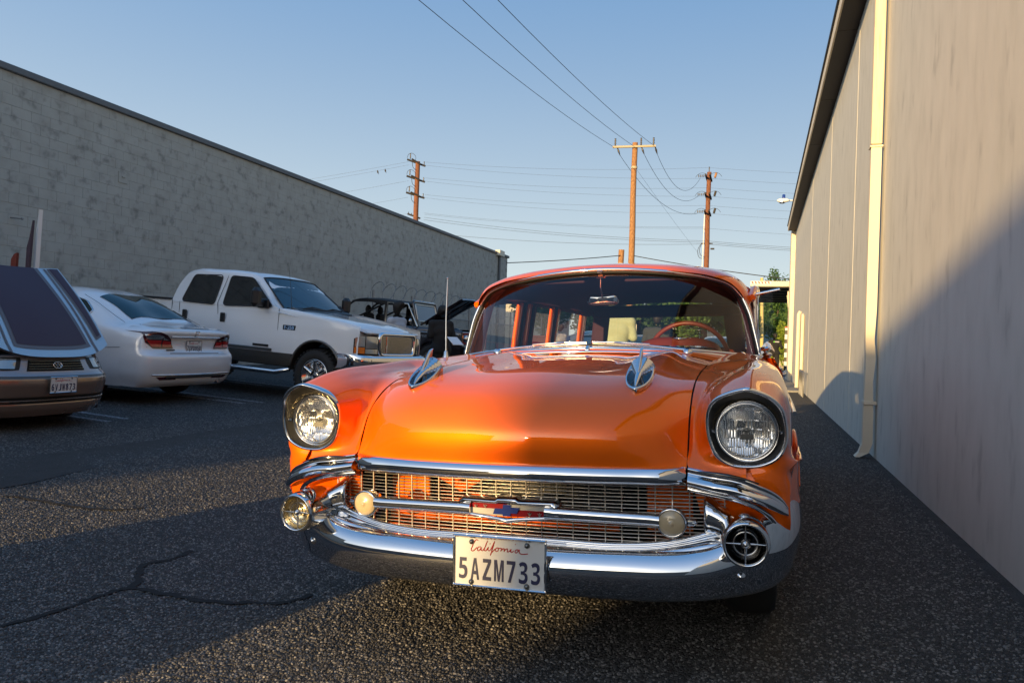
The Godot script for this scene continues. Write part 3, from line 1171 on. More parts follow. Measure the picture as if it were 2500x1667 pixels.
	bt.poly([Vector2(-.042, .012 - sl), Vector2(-.014, .012 - sl), Vector2(-.012, .020), Vector2(.014, .020), Vector2(.014, .012), Vector2(.044, .012), Vector2(.036, -.008), Vector2(.014, -.008), Vector2(.012, -.018), Vector2(-.014, -.018), Vector2(-.014, -.010 - sl * .5), Vector2(-.048, -.010 - sl * .5)], .004, Transform3D(Basis.IDENTITY, V(0, .521, .058)))
	part("bow_tie", bt, M.emblem_blue, em)
	var fl := MB.new()
	for q in [[-.112, .531], [-.078, .532], [.078, .513], [.112, .513]]:
		for d in [-.006, 0.0, .006]:
			fl.tube([V(q[0], q[1] - .006, .055), V(q[0] + d, q[1] + .006 - absf(d) * .4, .055)], .0011, 4)
	part("emblem_pins", fl, M.bar_silver, em)
	# trough of chrome below the grille
	var tr := []
	for x: float in [-.70, -.66, -.60, -.5, -.35, -.18, 0.0, .18, .35, .5, .60, .66, .70]:
		var a := absf(x)
		var up := .060 * pow(clampf((a - .38) / .30, 0, 1), 1.6)
		var zz := -.035 * pow(a / .7, 3.0)
		tr.append([V(x, .425 + up, zz - .006), V(x, .428 + up, zz + .012), V(x, .420 + up, zz + .018), V(x, .411 + up, zz + .014), V(x, .405 + up * .9, zz + .03), V(x, .408 + up * .8, zz + .055), V(x, .418 + up * .75, zz + .066), V(x, .414 + up * .7, zz + .078), V(x, .398 + up * .6, zz + .082), V(x, .36 + up * .4, zz + .06)])
	var tm := MB.new()
	tm.grid(surf(tr, 3, 4))
	part("grille_trough", tm, M.chrome, w)
	# bumper
	var st := [0.0, .2, .4, .52, .60, .66, .72, .78, .84, .885, .915, .93, .935, .93]
	var zf := [.135, .133, .127, .118, .106, .092, .072, .044, .006, -.045, -.12, -.22, -.34, -.42]
	var yt := [.414, .415, .420, .424, .432, .446, .474, .512, .548, .570, .577, .575, .570, .560]
	var yb := [.268, .268, .270, .274, .279, .285, .292, .300, .310, .320, .330, .345, .36, .38]
	var br := []
	for sd: float in [-1.0, 1.0]:
		for k in st.size():
			var i: int = st.size() - 1 - k if sd < 0 else k
			if sd > 0 and i == 0:
				continue
			var x: float = st[i] * sd
			var z: float = zf[i]
			var t: float = yt[i]
			var b: float = yb[i]
			# the face is turned outwards round the corner
			var nx := clampf((absf(x) - .80) / .12, 0.0, 1.0) * sd
			var nz := sqrt(maxf(0.0, 1.0 - nx * nx))
			var o := func(d: float, yy: float) -> Vector3:
				return V(x + nx * d, yy, z + nz * d)
			br.append([o.call(-.085, t - .012), o.call(-.065, t), o.call(-.038, t + .001), o.call(-.016, lerpf(b, t, .90)), o.call(-.003, lerpf(b, t, .76)), o.call(.003, lerpf(b, t, .58)), o.call(-.002, lerpf(b, t, .40)), o.call(-.013, lerpf(b, t, .20)), o.call(-.032, b + .003), o.call(-.06, b)])
	var bm := MB.new()
	bm.grid(surf(br, 4, 4))
	part("bumper", bm, M.chrome, w)
	for sd: float in [-1.0, 1.0]:
		# bolts
		var bo := MB.new()
		bo.lathe([Vector2(.0001, .012), Vector2(.008, .010), Vector2(.013, .004), Vector2(.015, -.006)], Transform3D(Basis(Vector3.RIGHT, PI / 2) , V(.744 * sd, .367, .058)), 14)
		part("bumper_bolt", bo, M.chrome, w)
		# bumper guard: bullet barrel, ring, recessed face with a spinner
		var g := Node3D.new()
		g.name = "bumper_guard"
		w.add_child(g, true)
		var tilt := Basis(Vector3.UP, .06 * sd)
		var fx := Transform3D(tilt * Basis(Vector3.RIGHT, PI / 2), V(.753 * sd, .484, .0))
		var ba := MB.new()
		ba.lathe([Vector2(.050, -.10), Vector2(.066, -.05), Vector2(.072, .0), Vector2(.0725, .06), Vector2(.071, .115), Vector2(.068, .135), Vector2(.064, .145), Vector2(.060, .147), Vector2(.057, .142), Vector2(.055, .130)], fx, 44)
		part("barrel", ba, M.chrome, g)
		var nub := MB.new()
		nub.ball(V(.757 * sd, .555, .075), V(.017, .007, .022), 12)
		part("top_stud", nub, M.chrome, g)
		var cup := MB.new()
		cup.lathe([Vector2(.0555, .134), Vector2(.052, .120), Vector2(.044, .112), Vector2(.040, .112), Vector2(.034, .104), Vector2(.02, .098), Vector2(.0001, .097)], fx, 40)
		part("cup", cup, M.gold_silver if sd < 0 else M.dark_chrome, g)  # sun and shade put into colour: left cup gold, right cup dark
		var sp := MB.new()
		sp.lathe([Vector2(.036, .118), Vector2(.0375, .123), Vector2(.034, .127), Vector2(.0305, .123), Vector2(.032, .117)], fx, 40)
		sp.lathe([Vector2(.016, .108), Vector2(.016, .124), Vector2(.012, .134), Vector2(.006, .140), Vector2(.0001, .142)], fx, 20)
		for k in 4:
			var an := PI / 2 * k
			sp.tube([fx * V(.014 * cos(an), .128, .014 * sin(an)), fx * V(.055 * cos(an), .130, .055 * sin(an))], [.004, .0022], 6)
		part("spinner", sp, M.chrome_soft, g)
		# flared chrome cup between guard and grille
		var fc := MB.new()
		var fr := []
		for q in [[.640, .530, -.03, .046, .040], [.634, .530, -.03, .056, .050], [.640, .530, -.03, .060, .056], [.654, .528, -.028, .058, .056], [.672, .522, -.02, .052, .050], [.695, .512, -.01, .045, .044], [.725, .50, .0, .04, .036]]:
			var r := []
			for k in 25:
				var an := TAU * k / 24.0
				r.append(V((q[0] + .0 * cos(an)) * sd, q[1] + q[3] * sin(an), q[2] + q[4] * cos(an)))
			fr.append(r)
		fc.grid(surf(fr, 1, 4))
		part("guard_flare", fc, M.chrome, g)
		# hood ornaments
		ornament(w, sd)
	# number plate with its bracket
	var bk := MB.new()
	bk.box(V(.003, .372, .137), V(.20, .10, .012), .003)
	part("plate_bracket", bk, M.black_trim, w)
	plate(w, Transform3D(Basis(Vector3.RIGHT, -.06), V(.003, .3725, .150)), "5AZM733")

func ornament(w: Node3D, sd: float) -> void:
	var n := Node3D.new()
	n.name = "hood_ornament"
	n.position = V(.408 * sd, .905, -.078)
	# lying on the slope of the hood
	n.basis = Basis(Vector3.RIGHT, .29)
	w.add_child(n, true)
	# teardrop rim, tip forwards; local z runs forwards, y up from the metal
	var out := []
	for q in [[0, .0], [.014, -.009], [.028, -.030], [.039, -.064], [.0455, -.105], [.046, -.145], [.042, -.185], [.030, -.220], [.014, -.236]]:
		out.append(V(q[0], 0, q[1]))
	var loop := []
	for p in out:
		loop.append(p)
	for i in range(out.size() - 1, 0, -1):
		loop.append(V(-out[i].x, 0, out[i].z))
	loop = cr(loop, 4, true)
	var rr := []
	var c := V(0, 0, -.118)
	for q in [[1.0, .004], [1.01, .016], [.97, .022], [.90, .021], [.86, .012]]:
		var r := []
		for p in loop:
			r.append(c + (p - c) * q[0] + V(0, q[1] + .016 * smoothstep(-.02, -.24, p.z), 0))
		rr.append(r)
	var b := MB.new()
	b.grid(rr, true)
	part("rim", b, M.chrome, n)
	var f := MB.new()
	var fl := []
	for q in [[.86, .012], [.6, .016], [.3, .020], [.02, .022]]:
		var r := []
		for p in loop:
			var z: float = c.z + (p.z - c.z) * q[0]
			r.append(c + (p - c) * q[0] + V(0, q[1] + .003 * sin(z * 260.0) + .016 * smoothstep(-.02, -.24, z), 0))
		fl.append(r)
	f.grid(fl, true)
	part("floor", f, M.dark_chrome, n)
	# ringed cone pointing forwards
	var cone := MB.new()
	var pr := []
	for k in 22:
		var t := k / 21.0
		pr.append(Vector2(lerpf(.043, .010, t) + .0028 * (1.0 if k % 4 < 2 else 0.0), lerpf(-.045, .045, t)))
	pr.append(Vector2(.008, .049))
	pr.append(Vector2(.0001, .051))
	cone.lathe(pr, Transform3D(Basis(Vector3.RIGHT, PI / 2 - .15), V(0, .026, -.150)), 28)
	part("ringed_cone", cone, M.chrome, n)
	var tip := MB.new()
	tip.tube([V(0, .034, -.13), V(0, .032, -.09), V(0, .026, -.05), V(0, .018, -.022)], [.013, .011, .008, .003], 10)
	part("spear", tip, M.chrome, n)
	# upright fin
	var fin := MB.new()
	var sec := []
	for q in [[.028, -.072, -.170], [.056, -.112, -.192], [.086, -.166, -.214], [.094, -.186, -.222]]:
		var r := []
		for k in [[0.0, 0.0], [.0042, .2], [.0050, .55], [.0030, 1.0], [-.0030, 1.0], [-.0050, .55], [-.0042, .2]]:
			r.append(V(k[0], q[0], lerpf(q[1], q[2], k[1])))
		sec.append(r)
	fin.grid(sec, true)
	fin.fan(sec[3])
	part("fin", fin, M.chrome, n)

func wheel(parent: Node, c: Vector3, r: float, wd: float, sd: float, rim: Material, spokes := 0) -> void:
	var h := Node3D.new()
	h.name = "wheel"
	h.position = c
	parent.add_child(h, true)
	var fx := Transform3D(Basis(Vector3.BACK, -PI / 2 * sd), Vector3.ZERO)
	var t := MB.new()
	var hw := wd / 2
	t.lathe([Vector2(r * .62, -hw * .9), Vector2(r * .80, -hw), Vector2(r * .94, -hw * .9), Vector2(r * .985, -hw * .7), Vector2(r, -hw * .3), Vector2(r, hw * .3), Vector2(r * .985, hw * .7), Vector2(r * .94, hw * .92), Vector2(r * .80, hw), Vector2(r * .66, hw * .92), Vector2(r * .62, hw * .8)], fx, 40)
	part("tyre", t, M.tyre, h)
	if r > .36:
		# tread blocks
		var tr := MB.new()
		for k in 36:
			var an := TAU * k / 36.0
			for s in [-.62, 0.0, .62]:
				var b := Basis(fx.basis.y, an + s * .12)
				tr.box(b * (fx * V(r * 1.002, s * hw, 0)), V(.02, wd * .26, r * .11), .004, b * fx.basis)
		part("tread", tr, M.tyre, h).set_meta("kind", "stuff")
	var m := MB.new()
	m.lathe([Vector2(r * .64, hw * .80), Vector2(r * .63, hw * .90), Vector2(r * .58, hw * .86), Vector2(r * .55, hw * .4), Vector2(r * .30, hw * .25), Vector2(r * .24, hw * .5), Vector2(r * .16, hw * .62), Vector2(r * .10, hw * .70), Vector2(.0001, hw * .72)], fx, 36)
	part("rim", m, rim, h)
	if spokes:
		var s := MB.new()
		for k in spokes:
			var an := TAU * k / spokes
			var p0 := fx * V(r * .20 * cos(an), hw * .62, r * .20 * sin(an))
			var p1 := fx * V(r * .57 * cos(an), hw * .84, r * .57 * sin(an))
			s.tube([p0, p1], [r * .10, r * .07], 6)
		part("spokes", s, rim, h)

func screen_rows() -> Array:
	# windscreen, half: columns from the middle outwards, each bottom, third, two thirds, top
	return [
		[V(0, 1.062, -1.25), V(0, 1.20, -1.335), V(0, 1.33, -1.43), V(0, 1.445, -1.545)],
		[V(.25, 1.054, -1.262), V(.24, 1.195, -1.345), V(.23, 1.325, -1.44), V(.22, 1.438, -1.552)],
		[V(.48, 1.038, -1.305), V(.46, 1.18, -1.385), V(.44, 1.31, -1.475), V(.41, 1.420, -1.580)],
		[V(.65, 1.017, -1.395), V(.625, 1.16, -1.46), V(.595, 1.285, -1.535), V(.56, 1.394, -1.615)],
		[V(.755, 1.002, -1.52), V(.727, 1.125, -1.555), V(.695, 1.25, -1.60), V(.652, 1.358, -1.645)],
		[V(.792, .994, -1.62), V(.768, 1.105, -1.635), V(.742, 1.212, -1.65), V(.706, 1.300, -1.665)]]

func wagon_body(w: Node3D) -> void:
	# cowl between hood and windscreen
	var cw := []
	for q in [[0.0, 1.038, -1.205, 1.058, -1.24], [.25, 1.033, -1.205, 1.050, -1.252], [.48, 1.014, -1.195, 1.034, -1.295], [.60, .990, -1.17, 1.020, -1.37], [.70, .985, -1.30, 1.003, -1.46], [.77, .990, -1.45, .994, -1.56], [.815, .990, -1.60, .990, -1.625]]:
		cw.append([V(q[0], q[1] - .004, q[2]), V(q[0], lerpf(q[1], q[3], .5), lerpf(q[2], q[4], .55)), V(q[0], q[3], q[4] - .004)])
	var both := []
	for i in range(cw.size() - 1, 0, -1):
		both.append(mir(cw[i], -1))
	both.append_array(cw)
	var cb := MB.new()
	cb.grid(surf(both, 3, 4))
	part("cowl", cb, M.orange_paint, w)
	# vent louvre at the back of the hood
	var ch := MB.new()
	for k in 3:
		var pth := []
		for i in 21:
			var x := -.36 + .72 * i / 20.0
			pth.append(V(x, 1.030 + .002 * k - .07 * x * x, -1.125 - .016 * k - .05 * x * x))
		ch.tube(pth, .004, 6)
	part("cowl_vent", ch, M.chrome, w)
	# windscreen
	var sc := screen_rows()
	var rows := []
	for i in range(sc.size() - 1, 0, -1):
		rows.append(mir(sc[i], -1))
	rows.append_array(sc)
	var g := surf(rows, 5, 5)
	var gb := MB.new()
	gb.grid(g)
	part("windscreen", gb, M.windscreen_glass, w)
	var rim := []
	for r in g:
		rim.append(r[r.size() - 1])
	var side_r: Array = g[g.size() - 1]
	for i in range(side_r.size() - 2, -1, -1):
		rim.append(side_r[i])
	for i in range(g.size() - 2, -1, -1):
		rim.append(g[i][0])
	var side_l: Array = g[0]
	for i in range(1, side_l.size() - 1):
		rim.append(side_l[i])
	var ce := V(0, 1.2, -1.45)
	var o1 := []
	var o2 := []
	for p in rim:
		var d: Vector3 = (p - ce)
		d.z = 0
		d = d.normalized()
		o1.append(p + d * .004 + V(0, 0, .004))
		o2.append(p + d * .017 + V(0, 0, .008))
	var sb := MB.new()
	sb.tube(o1, .009, 6, true)
	part("windscreen_seal", sb, M.black_rubber, w)
	var tb := MB.new()
	tb.tube(o2, .0105, 8, true)
	part("windscreen_trim", tb, M.chrome, w)
	# broad chrome sill under the glass
	var sill := []
	for r in g:
		var p: Vector3 = r[0]
		sill.append([p + V(0, -.004, .022), p + V(0, -.009, .038), p + V(0, -.016, .043), p + V(0, -.022, .040)])
	var sl := MB.new()
	sl.grid(sill)
	part("windscreen_sill", sl, M.chrome, w)
	var sm := MB.new()
	sm.box(V(0, 1.046, -1.208), V(.022, .010, .040), .004, Basis(Vector3.RIGHT, .7))
	sm.box(V(0, 1.456, -1.538), V(.036, .026, .02), .004, Basis(Vector3.RIGHT, -.6))
	part("trim_joint", sm, M.chrome, w)
	# roof
	var st := [
		[[0, 1.463], [.22, 1.456], [.42, 1.437], [.575, 1.410], [.668, 1.372], [.722, 1.315], [.746, 1.262], -1.545, -1.66],
		[[0, 1.482], [.24, 1.474], [.44, 1.454], [.59, 1.424], [.685, 1.383], [.735, 1.325], [.758, 1.268], -1.585, -1.69],
		[[0, 1.512], [.26, 1.502], [.47, 1.480], [.615, 1.447], [.700, 1.402], [.746, 1.345], [.770, 1.300], -1.75, -1.80],
		[[0, 1.536], [.28, 1.524], [.50, 1.500], [.64, 1.464], [.715, 1.415], [.757, 1.368], [.782, 1.345], -2.10, -2.10],
		[[0, 1.553], [.28, 1.541], [.50, 1.516], [.645, 1.480], [.725, 1.430], [.765, 1.385], [.790, 1.368], -2.8, -2.8],
		[[0, 1.545], [.28, 1.532], [.50, 1.508], [.645, 1.472], [.722, 1.425], [.762, 1.382], [.786, 1.365], -3.7, -3.7],
		[[0, 1.50], [.28, 1.49], [.49, 1.468], [.62, 1.436], [.69, 1.395], [.735, 1.36], [.762, 1.345], -4.35, -4.35],
		[[0, 1.455], [.27, 1.446], [.47, 1.428], [.59, 1.402], [.655, 1.372], [.70, 1.345], [.725, 1.335], -4.55, -4.5]]
	var rr := []
	for s in st:
		var r := []
		var hf := []
		for k in 7:
			hf.append(V(s[k][0], s[k][1], lerpf(s[7], s[8], pow(k / 6.0, 2.2))))
		for k in range(6, 0, -1):
			r.append(V(-hf[k].x, hf[k].y, hf[k].z))
		r.append_array(hf)
		rr.append(r)
	var roof := surf(rr, 5, 5)
	var rb := MB.new()
	rb.grid(roof)
	part("roof", rb, M.orange_paint, w)
	var hl := []
	for r in roof.slice(3):
		var q := []
		for p in r:
			q.append(V(p.x * .975, p.y - .030, p.z))
		hl.append(q)
	var hb := MB.new()
	hb.grid(hl)
	part("headliner", hb, M.headliner, w)
	for sd: float in [-1.0, 1.0]:
		# windscreen pillar
		var a := MB.new()
		var f := []
		for i in range(side_r.size()):
			var p: Vector3 = side_r[i]
			f.append(V((p.x + .018) * sd, p.y, p.z + .006))
		var outer := [V(.806, .990, -1.66), V(.800, 1.03, -1.70), V(.783, 1.13, -1.71), V(.766, 1.23, -1.71), V(.760, 1.262, -1.70), V(.748, 1.285, -1.69), V(.735, 1.315, -1.68)]
		outer = cr(outer, 4)
		var f2 := cr(f, 3)
		var r0 := []
		var r1 := []
		var r2 := []
		for k in 21:
			var pa: Vector3 = f2[int(round(k / 20.0 * (f2.size() - 1)))]
			var pb: Vector3 = outer[int(round(k / 20.0 * (outer.size() - 1)))]
			pb.x *= sd
			r0.append(pa)
			r1.append((pa + pb) * .5 + V(.004 * sd, 0, .010))
			r2.append(pb)
		var r3 := []
		for p in r2:
			r3.append(p + V(-.03 * sd, 0, -.06))
		a.grid([r0, r1, r2, r3])
		part("windscreen_pillar", a, M.orange_paint, w)
		# inner lining of the pillar
		var al := MB.new()
		al.tube(cr([V(.775 * sd, .98, -1.72), V(.765 * sd, 1.10, -1.76), V(.745 * sd, 1.22, -1.79), V(.70 * sd, 1.35, -1.80), V(.62 * sd, 1.41, -1.76)], 4), .030, 8)
		part("pillar_lining", al, M.plum_vinyl, w)
		# sides behind the fender
		var sr := []
		for k in 85:
			var z := -1.615 - 3.05 * k / 84.0
			var bot := arch(z, -3.67, .30, .37, .29)
			var row := []
			for j in 10:
				var y := lerpf(bot, .985, j / 9.0)
				var xx := side_x(y) - .05 * smoothstep(-4.2, -4.66, z) - .03 * smoothstep(.9, .985, y)
				row.append(V(xx * sd, y, z))
			row.append(V((.80) * sd, .990, z))
			sr.append(row)
		var sb2 := MB.new()
		sb2.grid(sr)
		part("side_panel", sb2, M.orange_paint, w)
		# side trim spear
		var tr := MB.new()
		tr.tube(cr([V(.93 * sd, .80, -.62), V(.938 * sd, .80, -1.5), V(.938 * sd, .78, -2.6), V(.938 * sd, .70, -3.4), V(.925 * sd, .64, -4.4)], 6), .009, 6)
		part("side_trim", tr, M.chrome, w)
		for z: float in [-1.63, -2.62, -3.50]:
			var gp := MB.new()
			var c := []
			for j in 12:
				var y := lerpf(.32, .975, j / 11.0)
				c.append(V((side_x(y) - .03 * smoothstep(.9, .985, y) + .001) * sd, y, z))
			gp.ribbon(c, V(0, 0, .0025))
			part("door_gap", gp, M.dark, w)
		for z: float in [-2.50, -3.42]:
			var dh := MB.new()
			dh.tube([V(.92 * sd, .865, z), V(.95 * sd, .87, z + .02), V(.95 * sd, .87, z + .13), V(.92 * sd, .865, z + .15)], .010, 8)
			part("door_handle", dh, M.chrome, w)
		# side window frames: pillars, top rail, sill
		var pil := func(z0: float, z1: float, nm: String, m: Material, inset := 0.0) -> void:
			var pm := MB.new()
			var q := []
			for t in [[.985, .806], [1.10, .800], [1.25, .788], [1.365, .776]]:
				var lean: float = -.085 * (t[0] - 1.0) / .36
				q.append([V((t[1] - inset) * sd, t[0], z0 + lean), V((t[1] + .006 - inset) * sd, t[0], (z0 + z1) / 2 + lean), V((t[1] - inset) * sd, t[0], z1 + lean), V((t[1] - .024 - inset) * sd, t[0], z1 + lean), V((t[1] - .027 - inset) * sd, t[0], (z0 + z1) / 2 + lean), V((t[1] - .024 - inset) * sd, t[0], z0 + lean)])
			pm.grid(q, true)
			part(nm, pm, m, w)
		pil.call(-1.845, -1.868, "vent_window_post", M.chrome)
		pil.call(-2.44, -2.525, "door_pillar", M.orange_paint)
		pil.call(-2.528, -2.607, "pillar_seal", M.black_rubber, .004)
		pil.call(-2.61, -2.74, "door_pillar", M.orange_paint)
		pil.call(-2.743, -2.84, "pillar_lining", M.headliner, .004)
		pil.call(-3.30, -3.39, "door_pillar", M.orange_paint)
		pil.call(-3.393, -3.46, "pillar_seal", M.black_rubber, .004)
		pil.call(-3.463, -3.56, "door_pillar", M.orange_paint)
		pil.call(-4.36, -4.56, "rear_pillar", M.orange_paint)
		var rail := MB.new()
		rail.tube([V(.770 * sd, 1.30, -1.72), V(.777 * sd, 1.352, -1.88), V(.782 * sd, 1.372, -2.1), V(.790 * sd, 1.384, -2.8), V(.786 * sd, 1.38, -3.7), V(.76 * sd, 1.36, -4.36), V(.73 * sd, 1.345, -4.5)], .020, 8)
		part("window_rail", rail, M.orange_paint, w)
		var drip := MB.new()
		drip.tube([V(.775 * sd, 1.285, -1.72), V(.792 * sd, 1.345, -1.88), V(.797 * sd, 1.378, -2.1), V(.805 * sd, 1.392, -2.8), V(.80 * sd, 1.388, -3.7), V(.776 * sd, 1.368, -4.36)], .008, 6)
		part("drip_rail", drip, M.chrome, w)
		var irail := MB.new()
		irail.tube([V(.74 * sd, 1.355, -1.9), V(.75 * sd, 1.375, -2.7), V(.75 * sd, 1.375, -3.7), V(.72 * sd, 1.36, -4.4)], .018, 8)
		part("inner_rail", irail, M.plum_vinyl, w)
		var isill := MB.new()
		isill.box(V(.755 * sd, .985, -3.0), V(.07, .05, 2.7), .012)
		part("door_top", isill, M.red_vinyl, w)
		var gl := MB.new()
		for q in [[-1.72, -1.845], [-1.87, -2.44], [-2.85, -3.30], [-3.57, -4.36]]:
			gl.hard()
			gl.quad(V(.792 * sd, .99, q[0]), V(.792 * sd, .99, q[1]), V(.764 * sd, 1.37, q[1] - .085), V(.764 * sd, 1.37, q[0] - .085))
		part("side_glass", gl, M.clear_glass, w)
		var dl := MB.new()
		dl.box(V(.78 * sd, .68, -3.0), V(.03, .58, 2.7), .01)
		part("door_lining", dl, M.plum_vinyl, w)
	# tail
	var tl := MB.new()
	tl.box(V(0, .66, -4.63), V(1.70, .66, .06), .03)
	part("tailgate", tl, M.orange_paint, w)
	for sd: float in [-1.0, 1.0]:
		var fin := MB.new()
		fin.grid(surf(mir([[V(.92, .98, -3.9), V(.90, 1.0, -3.9), V(.82, .985, -3.9)], [V(.92, 1.0, -4.3), V(.90, 1.035, -4.3), V(.82, .985, -4.3)], [V(.90, 1.02, -4.72), V(.885, 1.06, -4.74), V(.80, .985, -4.66)]], sd), 4, 4))
		part("tail_fin", fin, M.orange_paint, w)
		var tlm := MB.new()
		tlm.ball(V(.87 * sd, .88, -4.66), V(.03, .07, .03), 12)
		part("tail_lamp", tlm, M.emblem_red, w)
	var rwf := MB.new()
	rwf.box(V(0, 1.345, -4.47), V(1.34, .11, .05), .02)
	rwf.box(V(.60, 1.15, -4.49), V(.15, .34, .05), .02, Basis(Vector3.BACK, .12))
	rwf.box(V(-.60, 1.15, -4.49), V(.15, .34, .05), .02, Basis(Vector3.BACK, -.12))
	rwf.box(V(0, .985, -4.5), V(1.4, .06, .08), .02)
	part("rear_window_frame", rwf, M.headliner, w)
	var rg := MB.new()
	rg.box(V(0, 1.15, -4.50), V(1.10, .32, .004))
	part("rear_window", rg, M.clear_glass, w)
	var bp := MB.new()
	bp.tube(cr([V(-.93, .45, -4.4), V(-.90, .45, -4.72), V(-.4, .45, -4.79), V(.4, .45, -4.79), V(.90, .45, -4.72), V(.93, .45, -4.4)], 5), .09, 10)
	part("rear_bumper", bp, M.chrome, w)
	var fl := MB.new()
	fl.box(V(0, .27, -2.6), V(1.64, .05, 4.0))
	fl.box(V(0, .55, -1.45), V(1.6, .75, .04))
	part("floor_pan", fl, M.dark, w)
	for sd: float in [-1.0, 1.0]:
		wheel(w, V(.76 * sd, .325, -.75), .325, .20, sd, M.chrome)
		wheel(w, V(.76 * sd, .272, -3.67), .335, .20, sd, M.chrome)
		var il := MB.new()
		var ar := []
		for k in 17:
			var an := PI * k / 16.0
			ar.append([V(.90 * sd, .34 + .40 * sin(an), -.75 + .40 * cos(an)), V(.56 * sd, .34 + .40 * sin(an), -.75 + .40 * cos(an))])
		il.grid(ar)
		il.box(V(.56 * sd, .5, -.75), V(.01, .5, .85))
		part("wheel_well", il, M.dark, w)

func wagon_cabin(w: Node3D) -> void:
	# dash top and instrument pod
	var d := MB.new()
	var dr := []
	for x: float in [-.74, -.5, -.25, 0.0, .25, .5, .74]:
		var a := absf(x)
		var zb := -1.27 - .30 * pow(a / .76, 2.6)
		dr.append([V(x, 1.035 - .05 * a, zb - .02), V(x, 1.040 - .05 * a, -1.58), V(x, 1.035 - .04 * a, -1.72), V(x, 1.0, -1.76), V(x, .88, -1.76)])
	d.grid(surf(dr, 4, 4))
	part("dashboard", d, M.red_vinyl, w)
	var pod := MB.new()
	var pr := []
	for q in [[-1.66, .6], [-1.70, 1.0], [-1.80, 1.0], [-1.82, .9]]:
		var r := []
		for t in [[.14, .96], [.16, 1.045], [.24, 1.082], [.40, 1.088], [.52, 1.080], [.60, 1.045], [.625, .96]]:
			r.append(V(t[0], 1.0 + (t[1] - 1.0) * q[1], q[0]))
		pr.append(r)
	pod.grid(surf(pr, 4, 3))
	part("instrument_pod", pod, M.red_vinyl, w)
	var gc := MB.new()
	gc.lathe([Vector2(.055, 0), Vector2(.06, .008), Vector2(.0001, .012)], Transform3D(Basis(Vector3.BACK, 0), V(.40, 1.086, -1.74)), 16)
	part("dial_rim", gc, M.chrome, w)
	# steering wheel
	var s := Node3D.new()
	s.name = "steering_wheel"
	s.position = V(.425, .975, -1.92)
	s.basis = Basis(Vector3.RIGHT, .40)
	w.add_child(s, true)
	var rim := []
	var rads := []
	for k in 96:
		var an := TAU * k / 96.0
		rim.append(V(.218 * cos(an), .218 * sin(an), 0))
		rads.append(.0125 + .0014 * sin(an * 48.0))
	var rb := MB.new()
	rb.tube(rim, rads, 10, true)
	part("rim", rb, M.red_vinyl, s)
	var sp := MB.new()
	for an in [PI * 1.5, PI * .08, PI * .92]:
		sp.tube([V(0, 0, -.05), V(.21 * cos(an), .21 * sin(an), 0)], [.016, .010], 8)
	sp.lathe([Vector2(.05, -.06), Vector2(.05, -.04), Vector2(.03, -.02), Vector2(.0001, -.015)], Transform3D(Basis(Vector3.RIGHT, PI / 2), Vector3.ZERO), 18)
	part("spokes", sp, M.red_vinyl, s)
	var col := MB.new()
	col.tube([V(0, 0, -.05), V(0, 0, .30)], .025, 10)
	part("column", col, M.red_vinyl, s)
	# mirror
	var m := Node3D.new()
	m.name = "rear_view_mirror"
	w.add_child(m, true)
	var mb := MB.new()
	var mr := []
	for q in [[-.012, .90], [-.010, 1.0], [.006, 1.0], [.014, .80], [.017, .35]]:
		var r := []
		for k in 33:
			var an := TAU * k / 32.0
			var cx := signf(cos(an)) * pow(absf(cos(an)), .45)
			var cy := signf(sin(an)) * pow(absf(sin(an)), .55)
			r.append(V(-.026 + .088 * q[1] * cx, 1.312 + .034 * q[1] * cy + .05 * (.088 * cx) * .4, -1.745 + q[0]))
		mr.append(r)
	mb.grid(mr)
	mb.fan(mr[4])
	part("mirror_shell", mb, M.chrome, m)
	var ms := MB.new()
	ms.tube([V(-.028, 1.435, -1.69), V(-.030, 1.38, -1.70), V(-.026, 1.325, -1.725)], .005, 8)
	ms.box(V(-.028, 1.44, -1.69), V(.05, .02, .03), .005)
	part("mirror_arm", ms, M.chrome, m)
	# sun visors
	for sd: float in [-1.0, 1.0]:
		var vb := MB.new()
		vb.box(V(.34 * sd, 1.425 - .0, -1.72), V(.46, .014, .14), .006, Basis(Vector3.RIGHT, .25))
		part("sun_visor", vb, M.headliner, w)
	# seats
	for z: float in [-2.35, -3.25]:
		var st := MB.new()
		st.box(V(0, .52, z + .28), V(1.36, .20, .50), .07)
		st.box(V(0, .76, z), V(1.36, .50, .16), .06, Basis(Vector3.RIGHT, -.18))
		part("seat", st, M.red_vinyl, w)
	var cf := MB.new()
	cf.box(V(0, .62, -4.0), V(1.4, .04, 1.1), .01)
	part("cargo_floor", cf, M.red_vinyl, w)
	# wipers
	for q in [[-.483, 1.030, -1.290, -.12, 1.075, -1.235], [.478, 1.026, -1.285, .13, 1.074, -1.235]]:
		var wp := Node3D.new()
		wp.name = "wiper"
		w.add_child(wp, true)
		var hd := MB.new()
		hd.lathe([Vector2(.024, -.012), Vector2(.024, .004), Vector2(.018, .016), Vector2(.0001, .020)], Transform3D(Basis(Vector3.RIGHT, .7), V(q[0], q[1] - .004, q[2] + .03)), 14)
		part("pivot", hd, M.chrome, wp)
		var ar := MB.new()
		ar.tube([V(q[0], q[1] + .008, q[2] + .03), V(lerpf(q[0], q[3], .5), lerpf(q[1], q[4], .5) + .006, lerpf(q[2], q[5], .5) + .012), V(q[3], q[4], q[5] + .012)], [.008, .005, .004], 8)
		part("arm", ar, M.chrome, wp)
		var sg := -1.0 if q[0] < 0 else 1.0
		var bl := MB.new()
		var b0 := V(q[3] + .17 * sg, q[4] - .010, q[5] - .006)
		var b1 := V(q[3] - .11 * sg, q[4] + .002, q[5] + .002)
		bl.tube([b0, b0.lerp(b1, .5) + V(0, .004, .006), b1], .0045, 6)
		bl.tube([b0 + V(0, -.008, -.006), b1 + V(0, -.008, -.006)], .0035, 6)
